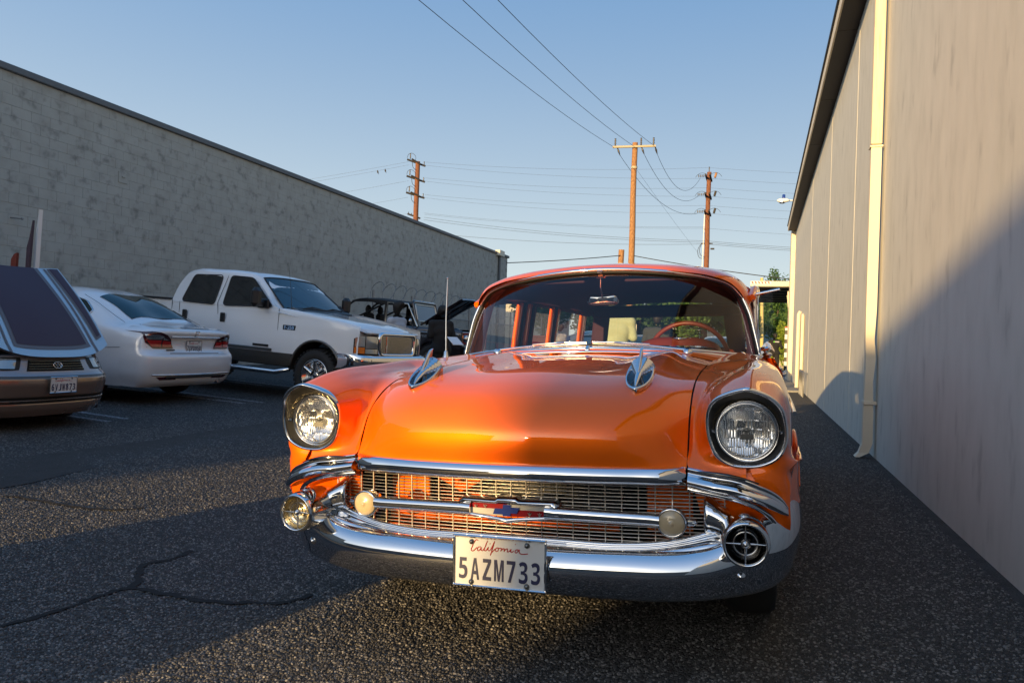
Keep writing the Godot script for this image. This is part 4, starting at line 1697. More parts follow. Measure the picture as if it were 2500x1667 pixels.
		part("blade", bl, M.chrome_soft, wp)
	# aerial on the right front fender
	var an := Node3D.new()
	an.name = "aerial"
	w.add_child(an, true)
	var ab := MB.new()
	ab.lathe([Vector2(.020, -.01), Vector2(.020, .006), Vector2(.014, .016), Vector2(.011, .034), Vector2(.006, .040)], Transform3D(Basis(Vector3.FORWARD, -.0), V(-.78, .998, -1.27)), 16)
	part("base", ab, M.chrome, an)
	var mast := MB.new()
	mast.tube([V(-.78, 1.03, -1.27), V(-.786, 1.22, -1.29), V(-.793, 1.425, -1.33)], [.0042, .0034, .0024], 8)
	mast.ball(V(-.793, 1.428, -1.33), V(.005, .006, .005), 8)
	part("mast", mast, M.chrome, an)
	# opened vent wing, mirror and handle on the driver side
	var vw := MB.new()
	vw.box(V(.835, 1.22, -1.80), V(.08, .22, .004), .001, Basis(Vector3.UP, .2))
	part("vent_wing", vw, M.clear_glass, w)
	var vf := MB.new()
	vf.tube([V(.79, 1.322, -1.80), V(.91, 1.345, -1.79)], .008, 8)
	vf.tube([V(.795, 1.07, -1.80), V(.80, 1.33, -1.82)], .006, 6)
	part("vent_wing_frame", vf, M.chrome, w)
	var dm := Node3D.new()
	dm.name = "door_mirror"
	w.add_child(dm, true)
	var db := MB.new()
	db.tube([V(.86, .985, -1.95), V(.835, 1.015, -1.94), V(.83, 1.028, -1.93)], .007, 8)
	db.box(V(.822, 1.030, -1.92), V(.075, .020, .10), .009, Basis(Vector3.BACK, .12))
	db.ball(V(.845, .998, -1.97), V(.028, .014, .05), 10)
	part("mirror_shell", db, M.chrome, dm)

# ---------- white crew cab pickup: front at z = 0, x to its left ----------
func side_poly(pts: Array, xf: Callable, sd: float, off: float, depth: float) -> MB:
	# outline in (z, y) laid on the side surface x = xf(y) and given a thickness
	var mb := MB.new()
	var pk := PackedVector2Array(pts)
	var ids := Geometry2D.triangulate_polygon(pk)
	var p3 := func(p: Vector2, o: float) -> Vector3:
		return V((xf.call(p.y) + o) * sd, p.y, p.x)
	mb.hard()
	for i in range(0, ids.size(), 3):
		mb.tri(p3.call(pk[ids[i]], off), p3.call(pk[ids[i + 1]], off), p3.call(pk[ids[i + 2]], off))
	for i in pk.size():
		var a := pk[i]
		var b := pk[(i + 1) % pk.size()]
		mb.quad(p3.call(a, off), p3.call(b, off), p3.call(b, off - depth), p3.call(a, off - depth))
	return mb

func rounded(pts: Array, r: float, n := 4) -> Array:
	var out := []
	var k := pts.size()
	for i in k:
		var p: Vector2 = pts[i]
		var a: Vector2 = (pts[(i - 1 + k) % k] - p)
		var b: Vector2 = (pts[(i + 1) % k] - p)
		var ra := minf(r, a.length() * .45)
		var rb := minf(r, b.length() * .45)
		var pa := p + a.normalized() * ra
		var pb := p + b.normalized() * rb
		for s in n + 1:
			var t := float(s) / n
			out.append(pa.lerp(p, t).lerp(p.lerp(pb, t), t))
	return out

func outline(pts: Array, xf: Callable, sd: float, off: float, r: float) -> MB:
	var pth := []
	for p in pts:
		pth.append(V((xf.call(p.y) + off) * sd, p.y, p.x))
	var mb := MB.new()
	mb.tube(pth, r, 5, true)
	return mb

func tilt_left(y: float) -> Basis:
	# parked on the slope that falls towards the middle of the alley
	return Basis(Vector3.BACK, -.05) * yaw(y)

func build_truck() -> void:
	mk("truck_white", L(0.72, 0.73, 0.74), 0.22, 0.0, 0.03)
	mk("truck_tan", L(0.075, 0.068, 0.058), 0.35, 0.3, 0.05)
	mk("tinted_glass", L(0.008, 0.010, 0.012), 0.02).metallic_specular = 1.0
	var ws := mk("blue_screen", L(0.02, 0.035, 0.045), 0.03)
	ws.metallic_specular = 0.9
	mk("amber", L(0.65, 0.16, 0.01), 0.2, 0.0, 0.04)
	mk("lamp_clear", L(0.42, 0.43, 0.42), 0.08, 0.6, 0.02)
	mk("grille_dark", L(0.02, 0.02, 0.02), 0.4, 0.5)
	truck(V(-5.72, .045, -11.42), 83.2, "white crew cab pickup truck with chrome grille parked nose out by the block wall", true)

func truck(pos: Vector3, yw: float, label: String, full: bool) -> Node3D:
	var t := thing("pickup_truck", label, "pickup truck", pos, tilt_left(yw))
	var xs := func(y: float) -> float:
		return .985 - .05 * smoothstep(1.05, 1.40, y) - .03 * smoothstep(.75, .45, y) - .008 * smoothstep(.95, 1.0, y)
	var xg := func(y: float) -> float:
		return lerpf(.935, .742, clampf((y - 1.40) / .60, 0, 1.2))
	for sd: float in [-1.0, 1.0]:
		# sides: front fender, doors, bed
		var rows := []
		var low := []
		for k in 111:
			var z := -.20 - 6.0 * k / 110.0
			var top := 1.40
			if z > -1.85:
				top = lerpf(1.245, 1.40, smoothstep(-.2, -1.85, z)) - .03 * smoothstep(-.6, -.2, z)
			if z < -4.30:
				top = 1.42
			var bot := maxf(arch(z, -.96, .42, .515, .68), arch(z, -4.93, .42, .50, .68))
			var pinch := .075 * smoothstep(-.9, -.2, z)
			var flare := .02 * smoothstep(.60, .50, absf(z + .96)) * smoothstep(.35, .55, 1.1 - bot)
			var row := []
			for j in 11:
				var y := lerpf(bot, top, j / 10.0)
				row.append(V((xs.call(y) - pinch + flare * (1.0 - j / 10.0)) * sd, y, z))
			row.append(V((xs.call(top) - pinch - .05) * sd, top + .012, z))
			rows.append(row)
			var b2 := maxf(arch(z, -.96, .42, .515, .47), arch(z, -4.93, .42, .50, .47))
			if b2 < .68:
				low.append([V((.985 - pinch) * sd, .68, z), V((.978 - pinch) * sd, (.68 + b2) / 2, z), V((.955 - pinch) * sd, b2, z)])
			elif low.size() > 1:
				var lb := MB.new()
				lb.grid(low)
				part("lower_panel", lb, M.truck_tan, t)
				low = []
		if low.size() > 1:
			var lb2 := MB.new()
			lb2.grid(low)
			part("lower_panel", lb2, M.truck_tan, t)
		var sb := MB.new()
		sb.grid(rows)
		part("side_panel", sb, M.truck_white, t)
		var am := MB.new()
		for zc in [-.96, -4.93]:
			var pth := []
			for k in 25:
				var an := PI * k / 24.0
				pth.append(V(.985 * sd, maxf(.42 + .512 * sin(an), .5), zc + .512 * cos(an)))
			am.tube(pth, .022, 6)
			am.hard()
			var wl := []
			for k in 17:
				var an := PI * k / 16.0
				wl.append([V(.96 * sd, .42 + .53 * sin(an), zc + .53 * cos(an)), V(.5 * sd, .42 + .53 * sin(an), zc + .53 * cos(an))])
			am.grid(wl)
		part("wheel_arch", am, M.truck_tan, t)
		var ml := MB.new()
		ml.box(V(.992 * sd, .715, -2.75), V(.022, .05, 1.75), .008)
		part("side_moulding", ml, M.truck_tan, t)
		# door gaps
		for q in [[[-1.79, .50], [-1.79, 1.10], [-1.83, 1.40]], [[-3.17, .50], [-3.17, 1.25], [-3.20, 1.42], [-3.14, 1.94]], [[-4.05, .95], [-4.12, 1.40]], [[-4.29, .5], [-4.29, 1.42]]]:
			var pth := []
			for p in q:
				var x: float = xs.call(p[1]) if p[1] <= 1.40 else xg.call(p[1]) + .012
				pth.append(V((x + .001) * sd, p[1], p[0]))
			var gp := MB.new()
			gp.tube(pth, .005, 4)
			part("door_gap", gp, M.dark, t)
		# side glass
		for q in [[[Vector2(-1.97, 1.425), Vector2(-2.57, 1.895), Vector2(-3.07, 1.91), Vector2(-3.07, 1.39)], "front_side_window"], [[Vector2(-3.28, 1.39), Vector2(-3.26, 1.91), Vector2(-3.94, 1.895), Vector2(-4.06, 1.41)], "rear_side_window"]]:
			var rp := rounded(q[0], .07)
			part(q[1], side_poly(rp, xg, sd, .012, .02), M.tinted_glass, t)
			part("window_seal", outline(rp, xg, sd, .012, .011), M.black_trim, t)
		for z: float in [-3.02, -3.92]:
			var h := MB.new()
			h.box(V(.985 * sd, 1.18, z), V(.03, .16, .11), .02)
			part("door_handle", h, M.black_trim, t)
		# big black mirror
		var m := MB.new()
		m.box(V(1.19 * sd, 1.56, -2.10), V(.19, .32, .16), .06)
		m.tube([V(.93 * sd, 1.46, -2.16), V(1.12 * sd, 1.47, -2.12)], .05, 8)
		m.box(V(.955 * sd, 1.47, -2.16), V(.05, .16, .26), .03)
		part("door_mirror", m, M.black_trim, t)
		# lamp cluster
		var lm := Node3D.new()
		lm.name = "headlight"
		t.add_child(lm, true)
		var face := func(x: float, y: float, o: float) -> Vector3:
			return V(x * sd, y, -.075 - .19 * pow(clampf((x - .56) / .38, 0, 1), 1.7) + o)
		var fill := func(x0: float, x1: float, y0: float, y1: float, mt: Material, nm: String, o: float, dome := 0.0) -> void:
			var g := []
			for i in 9:
				var r := []
				for j in 9:
					var u := i / 8.0
					var v := j / 8.0
					var x := lerpf(x0, x1, u)
					var cut := .05 * pow(clampf((x - .80) / .14, 0, 1), 2.0)
					r.append(face.call(x, lerpf(y0, minf(y1, 1.075 - cut), v), o + dome * sin(PI * u) * sin(PI * v)))
				g.append(r)
			var b := MB.new()
			b.grid(g)
			part(nm, b, mt, lm)
		fill.call(.565, .945, .79, 1.085, M.grille_dark, "lamp_housing", .0)
		fill.call(.575, .79, .88, 1.07, M.lamp_clear, "lens", .01, .02)
		fill.call(.80, .935, .90, 1.07, M.lamp_silver, "corner_lens", .01)
		fill.call(.80, .94, .795, .89, M.amber, "turn_lens", .012)
		fill.call(.575, .79, .795, .87, M.lamp_silver, "lower_lens", .012)
		if sd < 0 and full:
			# badges
			var bd := MB.new()
			bd.box(V(-.972, 1.10, -1.55), V(.014, .085, .27), .006)
			part("badge", bd, M.black_trim, t)
			var tm := TextMesh.new()
			var sf := SystemFont.new()
			sf.font_names = PackedStringArray(["Droid Sans"])
			sf.font_weight = 700
			tm.font = sf
			tm.text = "F-250"
			tm.font_size = 48
			tm.pixel_size = .0017
			tm.depth = .005
			var tx := part("badge_letters", tm, M.chrome, t)
			tx.transform = Transform3D(Basis(Vector3.UP, -PI / 2), V(-.981, 1.10, -1.55))
			var b2 := MB.new()
			b2.box(V(-.992, .775, -2.12), V(.014, .04, .34), .004)
			part("badge", b2, M.black_trim, t)
		wheel(t, V(.85 * sd, .37, -.97), .42, .29, sd, M.chrome_soft, 6)
		wheel(t, V(.85 * sd, .37, -4.93), .42, .29, sd, M.chrome_soft, 6)
		# side step
		var ss := MB.new()
		ss.tube([V(.90 * sd, .42, -1.55), V(1.0 * sd, .36, -1.75), V(1.0 * sd, .36, -4.0), V(.90 * sd, .42, -4.2)], .042, 10)
		ss.box(V(1.0 * sd, .402, -2.45), V(.07, .008, .45), .002)
		ss.box(V(1.0 * sd, .402, -3.55), V(.07, .008, .45), .002)
		part("side_step", ss, M.chrome, t)
	# hood
	var hr := []
	for q in [[-.12, 1.140, .48, 1.115], [-.18, 1.19, .58, 1.160], [-.30, 1.235, .70, 1.195], [-.7, 1.29, .80, 1.245], [-1.2, 1.345, .84, 1.305], [-1.74, 1.40, .87, 1.375]]:
		var r := []
		var w: float = q[2]
		for u in [-1.0, -.82, -.5, 0.0, .5, .82, 1.0]:
			var a := absf(u)
			r.append(V(u * w, lerpf(q[1], q[3], a * a) + (.012 if absf(a - .5) < .01 else 0.0), q[0] - .05 * a * a))
		r.push_front(V(-w - .10, q[3] - .035, q[0] - .09))
		r.append(V(w + .10, q[3] - .035, q[0] - .09))
		hr.append(r)
	var hb := MB.new()
	hb.grid(surf(hr, 4, 4))
	part("hood", hb, M.truck_white, t)
	# nose under the hood edge
	var ns := MB.new()
	ns.box(V(0, .96, -.42), V(1.72, .42, .2), .05)
	ns.box(V(0, 1.125, -.18), V(1.4, .05, .12), .02)
	part("nose_panel", ns, M.truck_white, t)
	# grille: chrome surround and billet bars
	var fr := MB.new()
	var loop := []
	for p in rounded([Vector2(-.50, .775), Vector2(-.52, 1.115), Vector2(.52, 1.115), Vector2(.50, .775)], .10, 5):
		loop.append(V(p.x, p.y, -.075 - .03 * absf(p.x)))
	fr.tube(loop, .045, 8, true, false, Vector2(1, .8))
	part("grille_surround", fr, M.chrome, t)
	var gb := MB.new()
	gb.box(V(0, .945, -.125), V(.98, .34, .02))
	part("grille_back", gb, M.dark, t)
	var bars := MB.new()
	for k in 24:
		bars.box(V(0, .79 + .0137 * k, -.095), V(.96, .0065, .02), .001)
	part("billet_bars", bars, M.chrome_soft, t).set_meta("kind", "stuff")
	var dv := MB.new()
	dv.box(V(-.30, .945, -.085), V(.03, .34, .02), .005)
	part("grille_divider", dv, M.chrome, t)
	# bumper
	var br := []
	for x: float in [-1.02, -1.0, -.92, -.6, 0.0, .6, .92, 1.0, 1.02]:
		var a := absf(x)
		var z := -.02 - .06 * a * a - (.42 if a > 1.01 else (.14 if a > .99 else .0))
		br.append([V(x, .76, z - .10), V(x, .77, z - .03), V(x, .74, z), V(x, .64, z + .012), V(x, .56, z - .01), V(x, .53, z - .07)])
	var bb := MB.new()
	bb.grid(surf(br, 3, 3))
	part("bumper", bb, M.chrome, t)
	var vl := MB.new()
	vl.box(V(0, .46, -.16), V(1.7, .16, .12), .04)
	part("air_dam", vl, M.black_trim, t)
	# cab hull and roof
	var hull := []
	for q in [[-1.68, 1.38, .90], [-1.74, 1.40, .905], [-2.44, 1.955, .70], [-2.57, 1.998, .715], [-2.9, 2.03, .74], [-3.5, 2.04, .745], [-4.05, 2.02, .74], [-4.20, 1.97, .73], [-4.31, 1.82, .77], [-4.35, 1.40, .93]]:
		var r := []
		var y: float = q[1]
		var w: float = q[2]
		for u in [0.0, .4, .75, .93, 1.0]:
			r.append(V(u * w, y - .035 * pow(u, 3.0) - (.02 if u == 1.0 else 0.0), q[0] - .06 * u * u * (1.0 if q[0] > -2.6 else -.4)))
		var dn := maxf(y - .06, 1.39)
		for k in 3:
			var yy := lerpf(dn, 1.385, (k + 1) / 3.0)
			r.append(V(lerpf(w, .935, (k + 1) / 3.0) if y > 1.45 else .93, yy, q[0] - .06 * (1.0 if q[0] > -2.6 else -.4)))
		hull.append(r)
	var hl := []
	for r in hull:
		var full_r := mir(r.slice(1), -1)
		full_r.reverse()
		full_r.append_array(r)
		hl.append(full_r)
	var rb := MB.new()
	rb.grid(surf(hl, 3, 3))
	part("cab", rb, M.truck_white, t)
	# windscreen laid on the hull front
	var wr := []
	for k in 9:
		var v := k / 8.0
		var y := lerpf(1.425, 1.925, v)
		var z := lerpf(-1.765, -2.415, v)
		var w := lerpf(.835, .665, v)
		var r := []
		for i in 13:
			var u := -1.0 + i / 6.0
			r.append(V(u * w, y - .03 * pow(absf(u), 3.0) + .012, z - .06 * u * u + .022))
		wr.append(r)
	var wb := MB.new()
	wb.grid(wr)
	part("windscreen", wb, M.blue_screen, t)
	var sl := []
	for r in [wr[0], wr[8]]:
		sl.append(r)
	var fl := []
	for p in wr[0]: fl.append(p)
	for k in range(1, 9): fl.append(wr[k][12])
	for i in range(11, -1, -1): fl.append(wr[8][i])
	for k in range(7, 0, -1): fl.append(wr[k][0])
	var sm := MB.new()
	sm.tube(fl, .014, 5, true)
	part("windscreen_seal", sm, M.black_trim, t)
	var cw := MB.new()
	cw.box(V(0, 1.405, -1.715), V(1.62, .03, .14), .01, Basis(Vector3.RIGHT, .3))
	part("cowl", cw, M.black_trim, t)
	for q in [[-.45, .1], [.15, .65]]:
		var wm := MB.new()
		wm.tube([V(q[0], 1.43, -1.735), V((q[0] + q[1]) / 2, 1.47, -1.785), V(q[1], 1.445, -1.765)], .012, 6)
		part("wiper", wm, M.black_trim, t)
	# bed
	var bd2 := MB.new()
	bd2.box(V(0, .85, -5.2), V(1.80, .06, 1.9), .01)
	bd2.box(V(0, 1.15, -6.18), V(1.86, .56, .05), .01)
	part("bed", bd2, M.truck_white, t)
	var rl := MB.new()
	for sd: float in [-1.0, 1.0]:
		rl.box(V(.92 * sd, 1.435, -5.25), V(.10, .03, 1.86), .01)
	part("bed_rail", rl, M.black_trim, t)
	var fm := MB.new()
	fm.box(V(0, .5, -3.0), V(1.5, .12, 5.6))
	part("frame", fm, M.dark, t)
	if full:
		var an := MB.new()
		an.tube([V(-.86, 1.36, -1.62), V(-.87, 1.80, -1.68), V(-.88, 2.12, -1.74)], [.005, .003, .002], 6)
		part("aerial", an, M.black_trim, t)
	return t

# ---------- white saloon seen from behind: rear bumper at z = 0, x to its left, z towards its nose ----------
func build_white_sedan() -> void:
	mk("rear_glass", L(0.012, 0.03, 0.034), 0.03)
	mk("lamp_red", L(0.36, 0.010, 0.010), 0.12, 0.0, 0.03)
	mk("lamp_maroon", L(0.045, 0.003, 0.008), 0.1, 0.0, 0.03)
	sedan(V(-7.685, .075, -8.93), tilt_left(-89.1), M.pearl_paint, "pearl white saloon car seen from behind, nose to the block wall", "7XPD950")

func sedan(pos: Vector3, b: Basis, paint: Material, label: String, number: String) -> Node3D:
	var t := thing("saloon_car", label, "car", pos, b)
	var secs := [
		[.33, [0, 1.062], [.50, 1.058], [.74, 1.025], [.855, .97], [.905, .82], [.915, .64], [.905, .42], [.86, .27]],
		[.60, [0, 1.118], [.55, 1.112], [.72, 1.075], [.880, 1.0], [.922, .83], [.925, .64], [.92, .42], [.87, .24]],
		[.66, [0, 1.14], [.55, 1.133], [.70, 1.085], [.880, 1.005], [.922, .83], [.925, .64], [.92, .42], [.87, .24]],
		[1.02, [0, 1.305], [.49, 1.285], [.69, 1.19], [.870, 1.02], [.922, .85], [.925, .66], [.92, .42], [.87, .22]],
		[1.42, [0, 1.437], [.46, 1.41], [.65, 1.29], [.860, 1.03], [.922, .86], [.925, .66], [.92, .42], [.87, .22]],
		[2.20, [0, 1.475], [.47, 1.447], [.625, 1.31], [.858, 1.02], [.920, .86], [.925, .66], [.92, .42], [.87, .22]],
		[2.80, [0, 1.44], [.47, 1.412], [.64, 1.26], [.865, 1.0], [.920, .85], [.925, .66], [.92, .42], [.87, .22]],
		[3.65, [0, 1.05], [.58, 1.03], [.76, .995], [.875, .955], [.918, .82], [.925, .64], [.92, .42], [.87, .22]],
		[4.30, [0, .95], [.55, .935], [.75, .90], [.85, .85], [.90, .72], [.91, .60], [.89, .40], [.84, .24]],
		[4.70, [0, .84], [.48, .825], [.66, .80], [.76, .75], [.80, .66], [.81, .55], [.78, .38], [.74, .25]],
		[4.86, [0, .70], [.38, .69], [.52, .66], [.58, .62], [.60, .56], [.60, .48], [.58, .38], [.55, .28]]]
	var rows := []
	for s in secs:
		var hf := []
		for k in range(1, 9):
			hf.append(V(s[k][0], s[k][1] + .055 * smoothstep(.95, 1.35, s[k][1]), s[0]))
		var r := mir(hf.slice(1), -1)
		r.reverse()
		r.append_array(hf)
		rows.append(r)
	var g := surf(rows, 4, 4)
	# body: the whole hull, then glass laid over the parts of it that are windows
	var mb := MB.new()
	mb.grid(g)
	part("body", mb, paint, t)
	var m: int = g[0].size()
	var mid := (m - 1) / 2
	var patch := func(i0: int, i1: int, j0: int, j1: int, off: float) -> MB:
		var out := []
		for i in range(i0, i1 + 1):
			var r := []
			for j in range(j0, j1 + 1):
				var du: Vector3 = g[i][mini(j + 1, m - 1)] - g[i][maxi(j - 1, 0)]
				var dv: Vector3 = g[mini(i + 1, g.size() - 1)][j] - g[maxi(i - 1, 0)][j]
				var n := du.cross(dv).normalized()
				if n.y < 0 and absf(n.x) < .9:
					n = -n
				if n.dot(g[i][j] - V(0, .7, g[i][j].z)) < 0:
					n = -n
				r.append(g[i][j] + n * off)
			out.append(r)
		var pm := MB.new()
		pm.grid(out)
		return pm
	part("rear_window", patch.call(8, 15, mid - 5, mid + 5, .006), M.rear_glass, t)
	var edge := MB.new()
	edge.tube([g[8][mid - 5] + V(0, .008, 0), g[8][mid] + V(0, .008, 0), g[8][mid + 5] + V(0, .008, 0)], .008, 5)
	part("rear_window_seal", edge, M.black_trim, t)
	part("windscreen", patch.call(24, 28, mid - 5, mid + 5, .006), M.rear_glass, t)
	for sd: float in [-1.0, 1.0]:
		var xf := func(y: float) -> float:
			return lerpf(.868, .605, clampf((y - 1.02) / .40, 0, 1))
		var rp := rounded([Vector2(1.17, 1.22), Vector2(1.40, 1.36), Vector2(1.70, 1.405), Vector2(2.16, 1.415), Vector2(2.16, 1.07), Vector2(1.28, 1.12)], .05)
		part("rear_side_window", side_poly(rp, xf, sd, .012, .02), M.rear_glass, t)
		part("window_chrome", outline(rp, xf, sd, .013, .009), M.chrome, t)
		rp = rounded([Vector2(2.24, 1.065), Vector2(2.24, 1.415), Vector2(2.72, 1.36), Vector2(3.30, 1.05)], .05)
		part("front_side_window", side_poly(rp, xf, sd, .012, .02), M.rear_glass, t)
		part("window_chrome", outline(rp, xf, sd, .013, .009), M.chrome, t)
		for zc in [1.12, 3.90]:
			var am := MB.new()
			var rr := []
			for k in 17:
				var an := PI * k / 16.0
				rr.append([V(.929 * sd, maxf(.33 + .37 * sin(an), .2), zc + .37 * cos(an)), V(.90 * sd, maxf(.33 + .30 * sin(an), .2), zc + .30 * cos(an)), V(.70 * sd, .3, zc)])
			am.grid(rr)
			part("wheel_arch", am, M.dark, t)
			wheel(t, V(.83 * sd, .325, zc), .325, .215, sd, M.chrome_soft, 5)
		var hd := MB.new()
		for z: float in [1.95, 2.95]:
			hd.tube([V(.905 * sd, .93, z), V(.945 * sd, .935, z + .03), V(.945 * sd, .935, z + .15), V(.905 * sd, .93, z + .18)], .012, 6)
		part("door_handles", hd, M.chrome, t)
	# tail: one face from lip to valance
	var prof := [[.25, .16, .868], [.30, .09, .880], [.36, .05, .900], [.42, .03, .917], [.52, .006, .922], [.62, .0, .925], [.69, .012, .924], [.715, .045, .923], [.76, .085, .921], [.84, .098, .915], [.92, .085, .895], [.955, .055, .878], [1.0, .035, .855], [1.04, .05, .80], [1.062, .12, .75], [1.083, .30, .71]]
	var F := func(u: float, y: float, o: float) -> Vector3:
		var i := 0
		while i < prof.size() - 2 and y > prof[i + 1][0]:
			i += 1
		var f := clampf((y - prof[i][0]) / (prof[i + 1][0] - prof[i][0]), 0, 1)
		var z: float = lerpf(prof[i][1], prof[i + 1][1], f)
		var w: float = lerpf(prof[i][2], prof[i + 1][2], f)
		var a := absf(u)
		return V(u * w, y, z + (.50 - z) * (1.0 - pow(maxf(1.0 - pow(a, 6.0), 0.0), 1.0 / 6.0)) - o * (1.0 - pow(a, 4.0))) + V(signf(u) * o * pow(a, 4.0), 0, 0)
	var tr := []
	for q in prof:
		var r := []
		for k in 33:
			r.append(F.call(sin((-1.0 + k / 16.0) * PI / 2), q[0], 0.0015))
		tr.append(r)
	var tb := MB.new()
	tb.grid(surf(tr, 1, 3))
	part("tail_panel", tb, paint, t)
	var shape := func(pts: Array, o: float, mt: Material, nm: String, par: Node) -> void:
		var pk := PackedVector2Array(pts)
		var st := MB.new()
		var ids := Geometry2D.triangulate_polygon(pk)
		st.soft()
		var sub := func(a: Vector2, b2: Vector2, c: Vector2, fn: Callable, dep: int) -> void:
			if dep == 0:
				st.tri(F.call(a.x, a.y, o), F.call(b2.x, b2.y, o), F.call(c.x, c.y, o))
				return
			var ab := (a + b2) / 2
			var bc := (b2 + c) / 2
			var ca := (c + a) / 2
			fn.call(a, ab, ca, fn, dep - 1)
			fn.call(ab, b2, bc, fn, dep - 1)
			fn.call(ca, bc, c, fn, dep - 1)
			fn.call(ab, bc, ca, fn, dep - 1)
		for i in range(0, ids.size(), 3):
			sub.call(pk[ids[i]], pk[ids[i + 1]], pk[ids[i + 2]], sub, 3)
		part(nm, st, mt, par)
	for sd: float in [-1.0, 1.0]:
		var tl := Node3D.new()
		tl.name = "tail_lamp"
		t.add_child(tl, true)
		var f := func(a: Array) -> Array:
			var o := []
			for p in a:
				o.append(Vector2(p[0] * sd, p[1]))
			return o
		shape.call(f.call([[1.0, 1.0], [.93, 1.015], [.80, 1.005], [.66, .972], [.52, .915], [.45, .785], [.82, .785], [.93, .86]]), .010, M.lamp_maroon, "housing", tl)
		shape.call(f.call([[.97, .968], [.80, .972], [.69, .948], [.69, .905], [.92, .905]]), .014, M.lamp_silver, "clear_band", tl)
		shape.call(f.call([[.67, .930], [.55, .898], [.67, .900]]), .014, M.lamp_silver, "clear_band", tl)
		shape.call(f.call([[.92, .892], [.69, .892], [.69, .805], [.84, .805]]), .014, M.lamp_red, "red_band", tl)
		shape.call(f.call([[.665, .888], [.52, .880], [.48, .805], [.665, .805]]), .014, M.lamp_red, "red_band", tl)
		shape.call(f.call([[.80, .40], [.42, .40], [.40, .355], [.72, .352]]), .006, M.lamp_maroon, "reflector", tl)
	var cs := MB.new()
	var l1 := []
	var l2 := []
	var l3 := []
	for k in 25:
		var u := -.56 + 1.12 * k / 24.0
		l1.append(F.call(u, .948, .012))
	for k in 33:
		var u := -.86 + 1.72 * k / 32.0
		l2.append(F.call(u, .418 + .012 * absf(u), .010))
		l3.append(F.call(u, .72, .002))
	cs.tube(l1, .012, 6)
	part("trunk_trim", cs, M.chrome, t)
	var c2 := MB.new()
	c2.tube(l2, .010, 6)
	part("bumper_trim", c2, M.chrome, t)
	var c3 := MB.new()
	var l4 := []
	for k in 25:
		var u := -.62 + 1.24 * k / 24.0
		l4.append(F.call(u, .390, .006))
	c3.tube(l4, .018, 6)
	part("bumper_inset", c3, M.black_trim, t)
	var c4 := MB.new()
	c4.tube(l3.slice(6, 27), .005, 4)
	c4.tube([g[2][mid - 6] + V(0, .004, 0), g[1][mid - 7] + V(0, .003, 0), F.call(-.72, 1.02, .004), F.call(-.66, .96, .004)], .004, 4)
	c4.tube([g[2][mid + 6] + V(0, .004, 0), g[1][mid + 7] + V(0, .003, 0), F.call(.72, 1.02, .004), F.call(.66, .96, .004)], .004, 4)
	part("trunk_gap", c4, M.dark, t)
	for sd: float in [-1.0, 1.0]:
		var sg := MB.new()
		sg.tube([F.call(.90 * sd, .80, .002), V(.926 * sd, .765, .52), V(.928 * sd, .745, .74)], .0035, 4)
		sg.tube([V(.60 * sd, 1.44, 1.50), V(.655 * sd, 1.34, 1.20), V(.72 * sd, 1.20, .86), V(.745 * sd, 1.10, .62)], .003, 4)
		part("panel_gap", sg, M.dark, t)
		var fd := MB.new()
		var fl := []
		for p in rounded([Vector2(.98, .93), Vector2(.98, 1.02), Vector2(1.10, 1.02), Vector2(1.10, .93)], .03):
			fl.append(V((.922 - .32 * maxf(p.y - .93, 0.0)) * sd, p.y, p.x))
		fd.tube(fl, .003, 4, true)
		if sd > 0:
			part("fuel_flap_gap", fd, M.dark, t)
	# maker's mark on the boot lid
	var em := MB.new()
	var lp := []
	for p in rounded([Vector2(-.040, .965), Vector2(-.048, 1.035), Vector2(.048, 1.035), Vector2(.040, .965)], .015, 3):
		lp.append(F.call(p.x / .85, p.y, .010))
	em.tube(lp, .005, 6, true)
	for sd: float in [-1.0, 1.0]:
		em.tube([F.call(.020 * sd / .85, .972, .010), F.call(.024 * sd / .85, 1.028, .010)], .006, 5)
	em.tube([F.call(-.020 / .85, 1.0, .010), F.call(.020 / .85, 1.0, .010)], .006, 5)
	part("boot_emblem", em, M.chrome, t)
	var nb := MB.new()
	nb.box(V(.47, .765, .07), V(.16, .016, .006), .002)
	part("name_badge", nb, M.black_trim, t)
	plate(t, Transform3D(Basis(Vector3.UP, PI), V(0, .815, .082)), number)
	var ex := MB.new()
	ex.tube([V(-.55, .31, .06), V(-.55, .31, .4)], .035, 10, false, false)
	part("exhaust", ex, M.chrome_soft, t)
	var un := MB.new()
	un.box(V(0, .30, 2.4), V(1.5, .12, 4.3))
	part("underbody", un, M.dark, t)
	return t

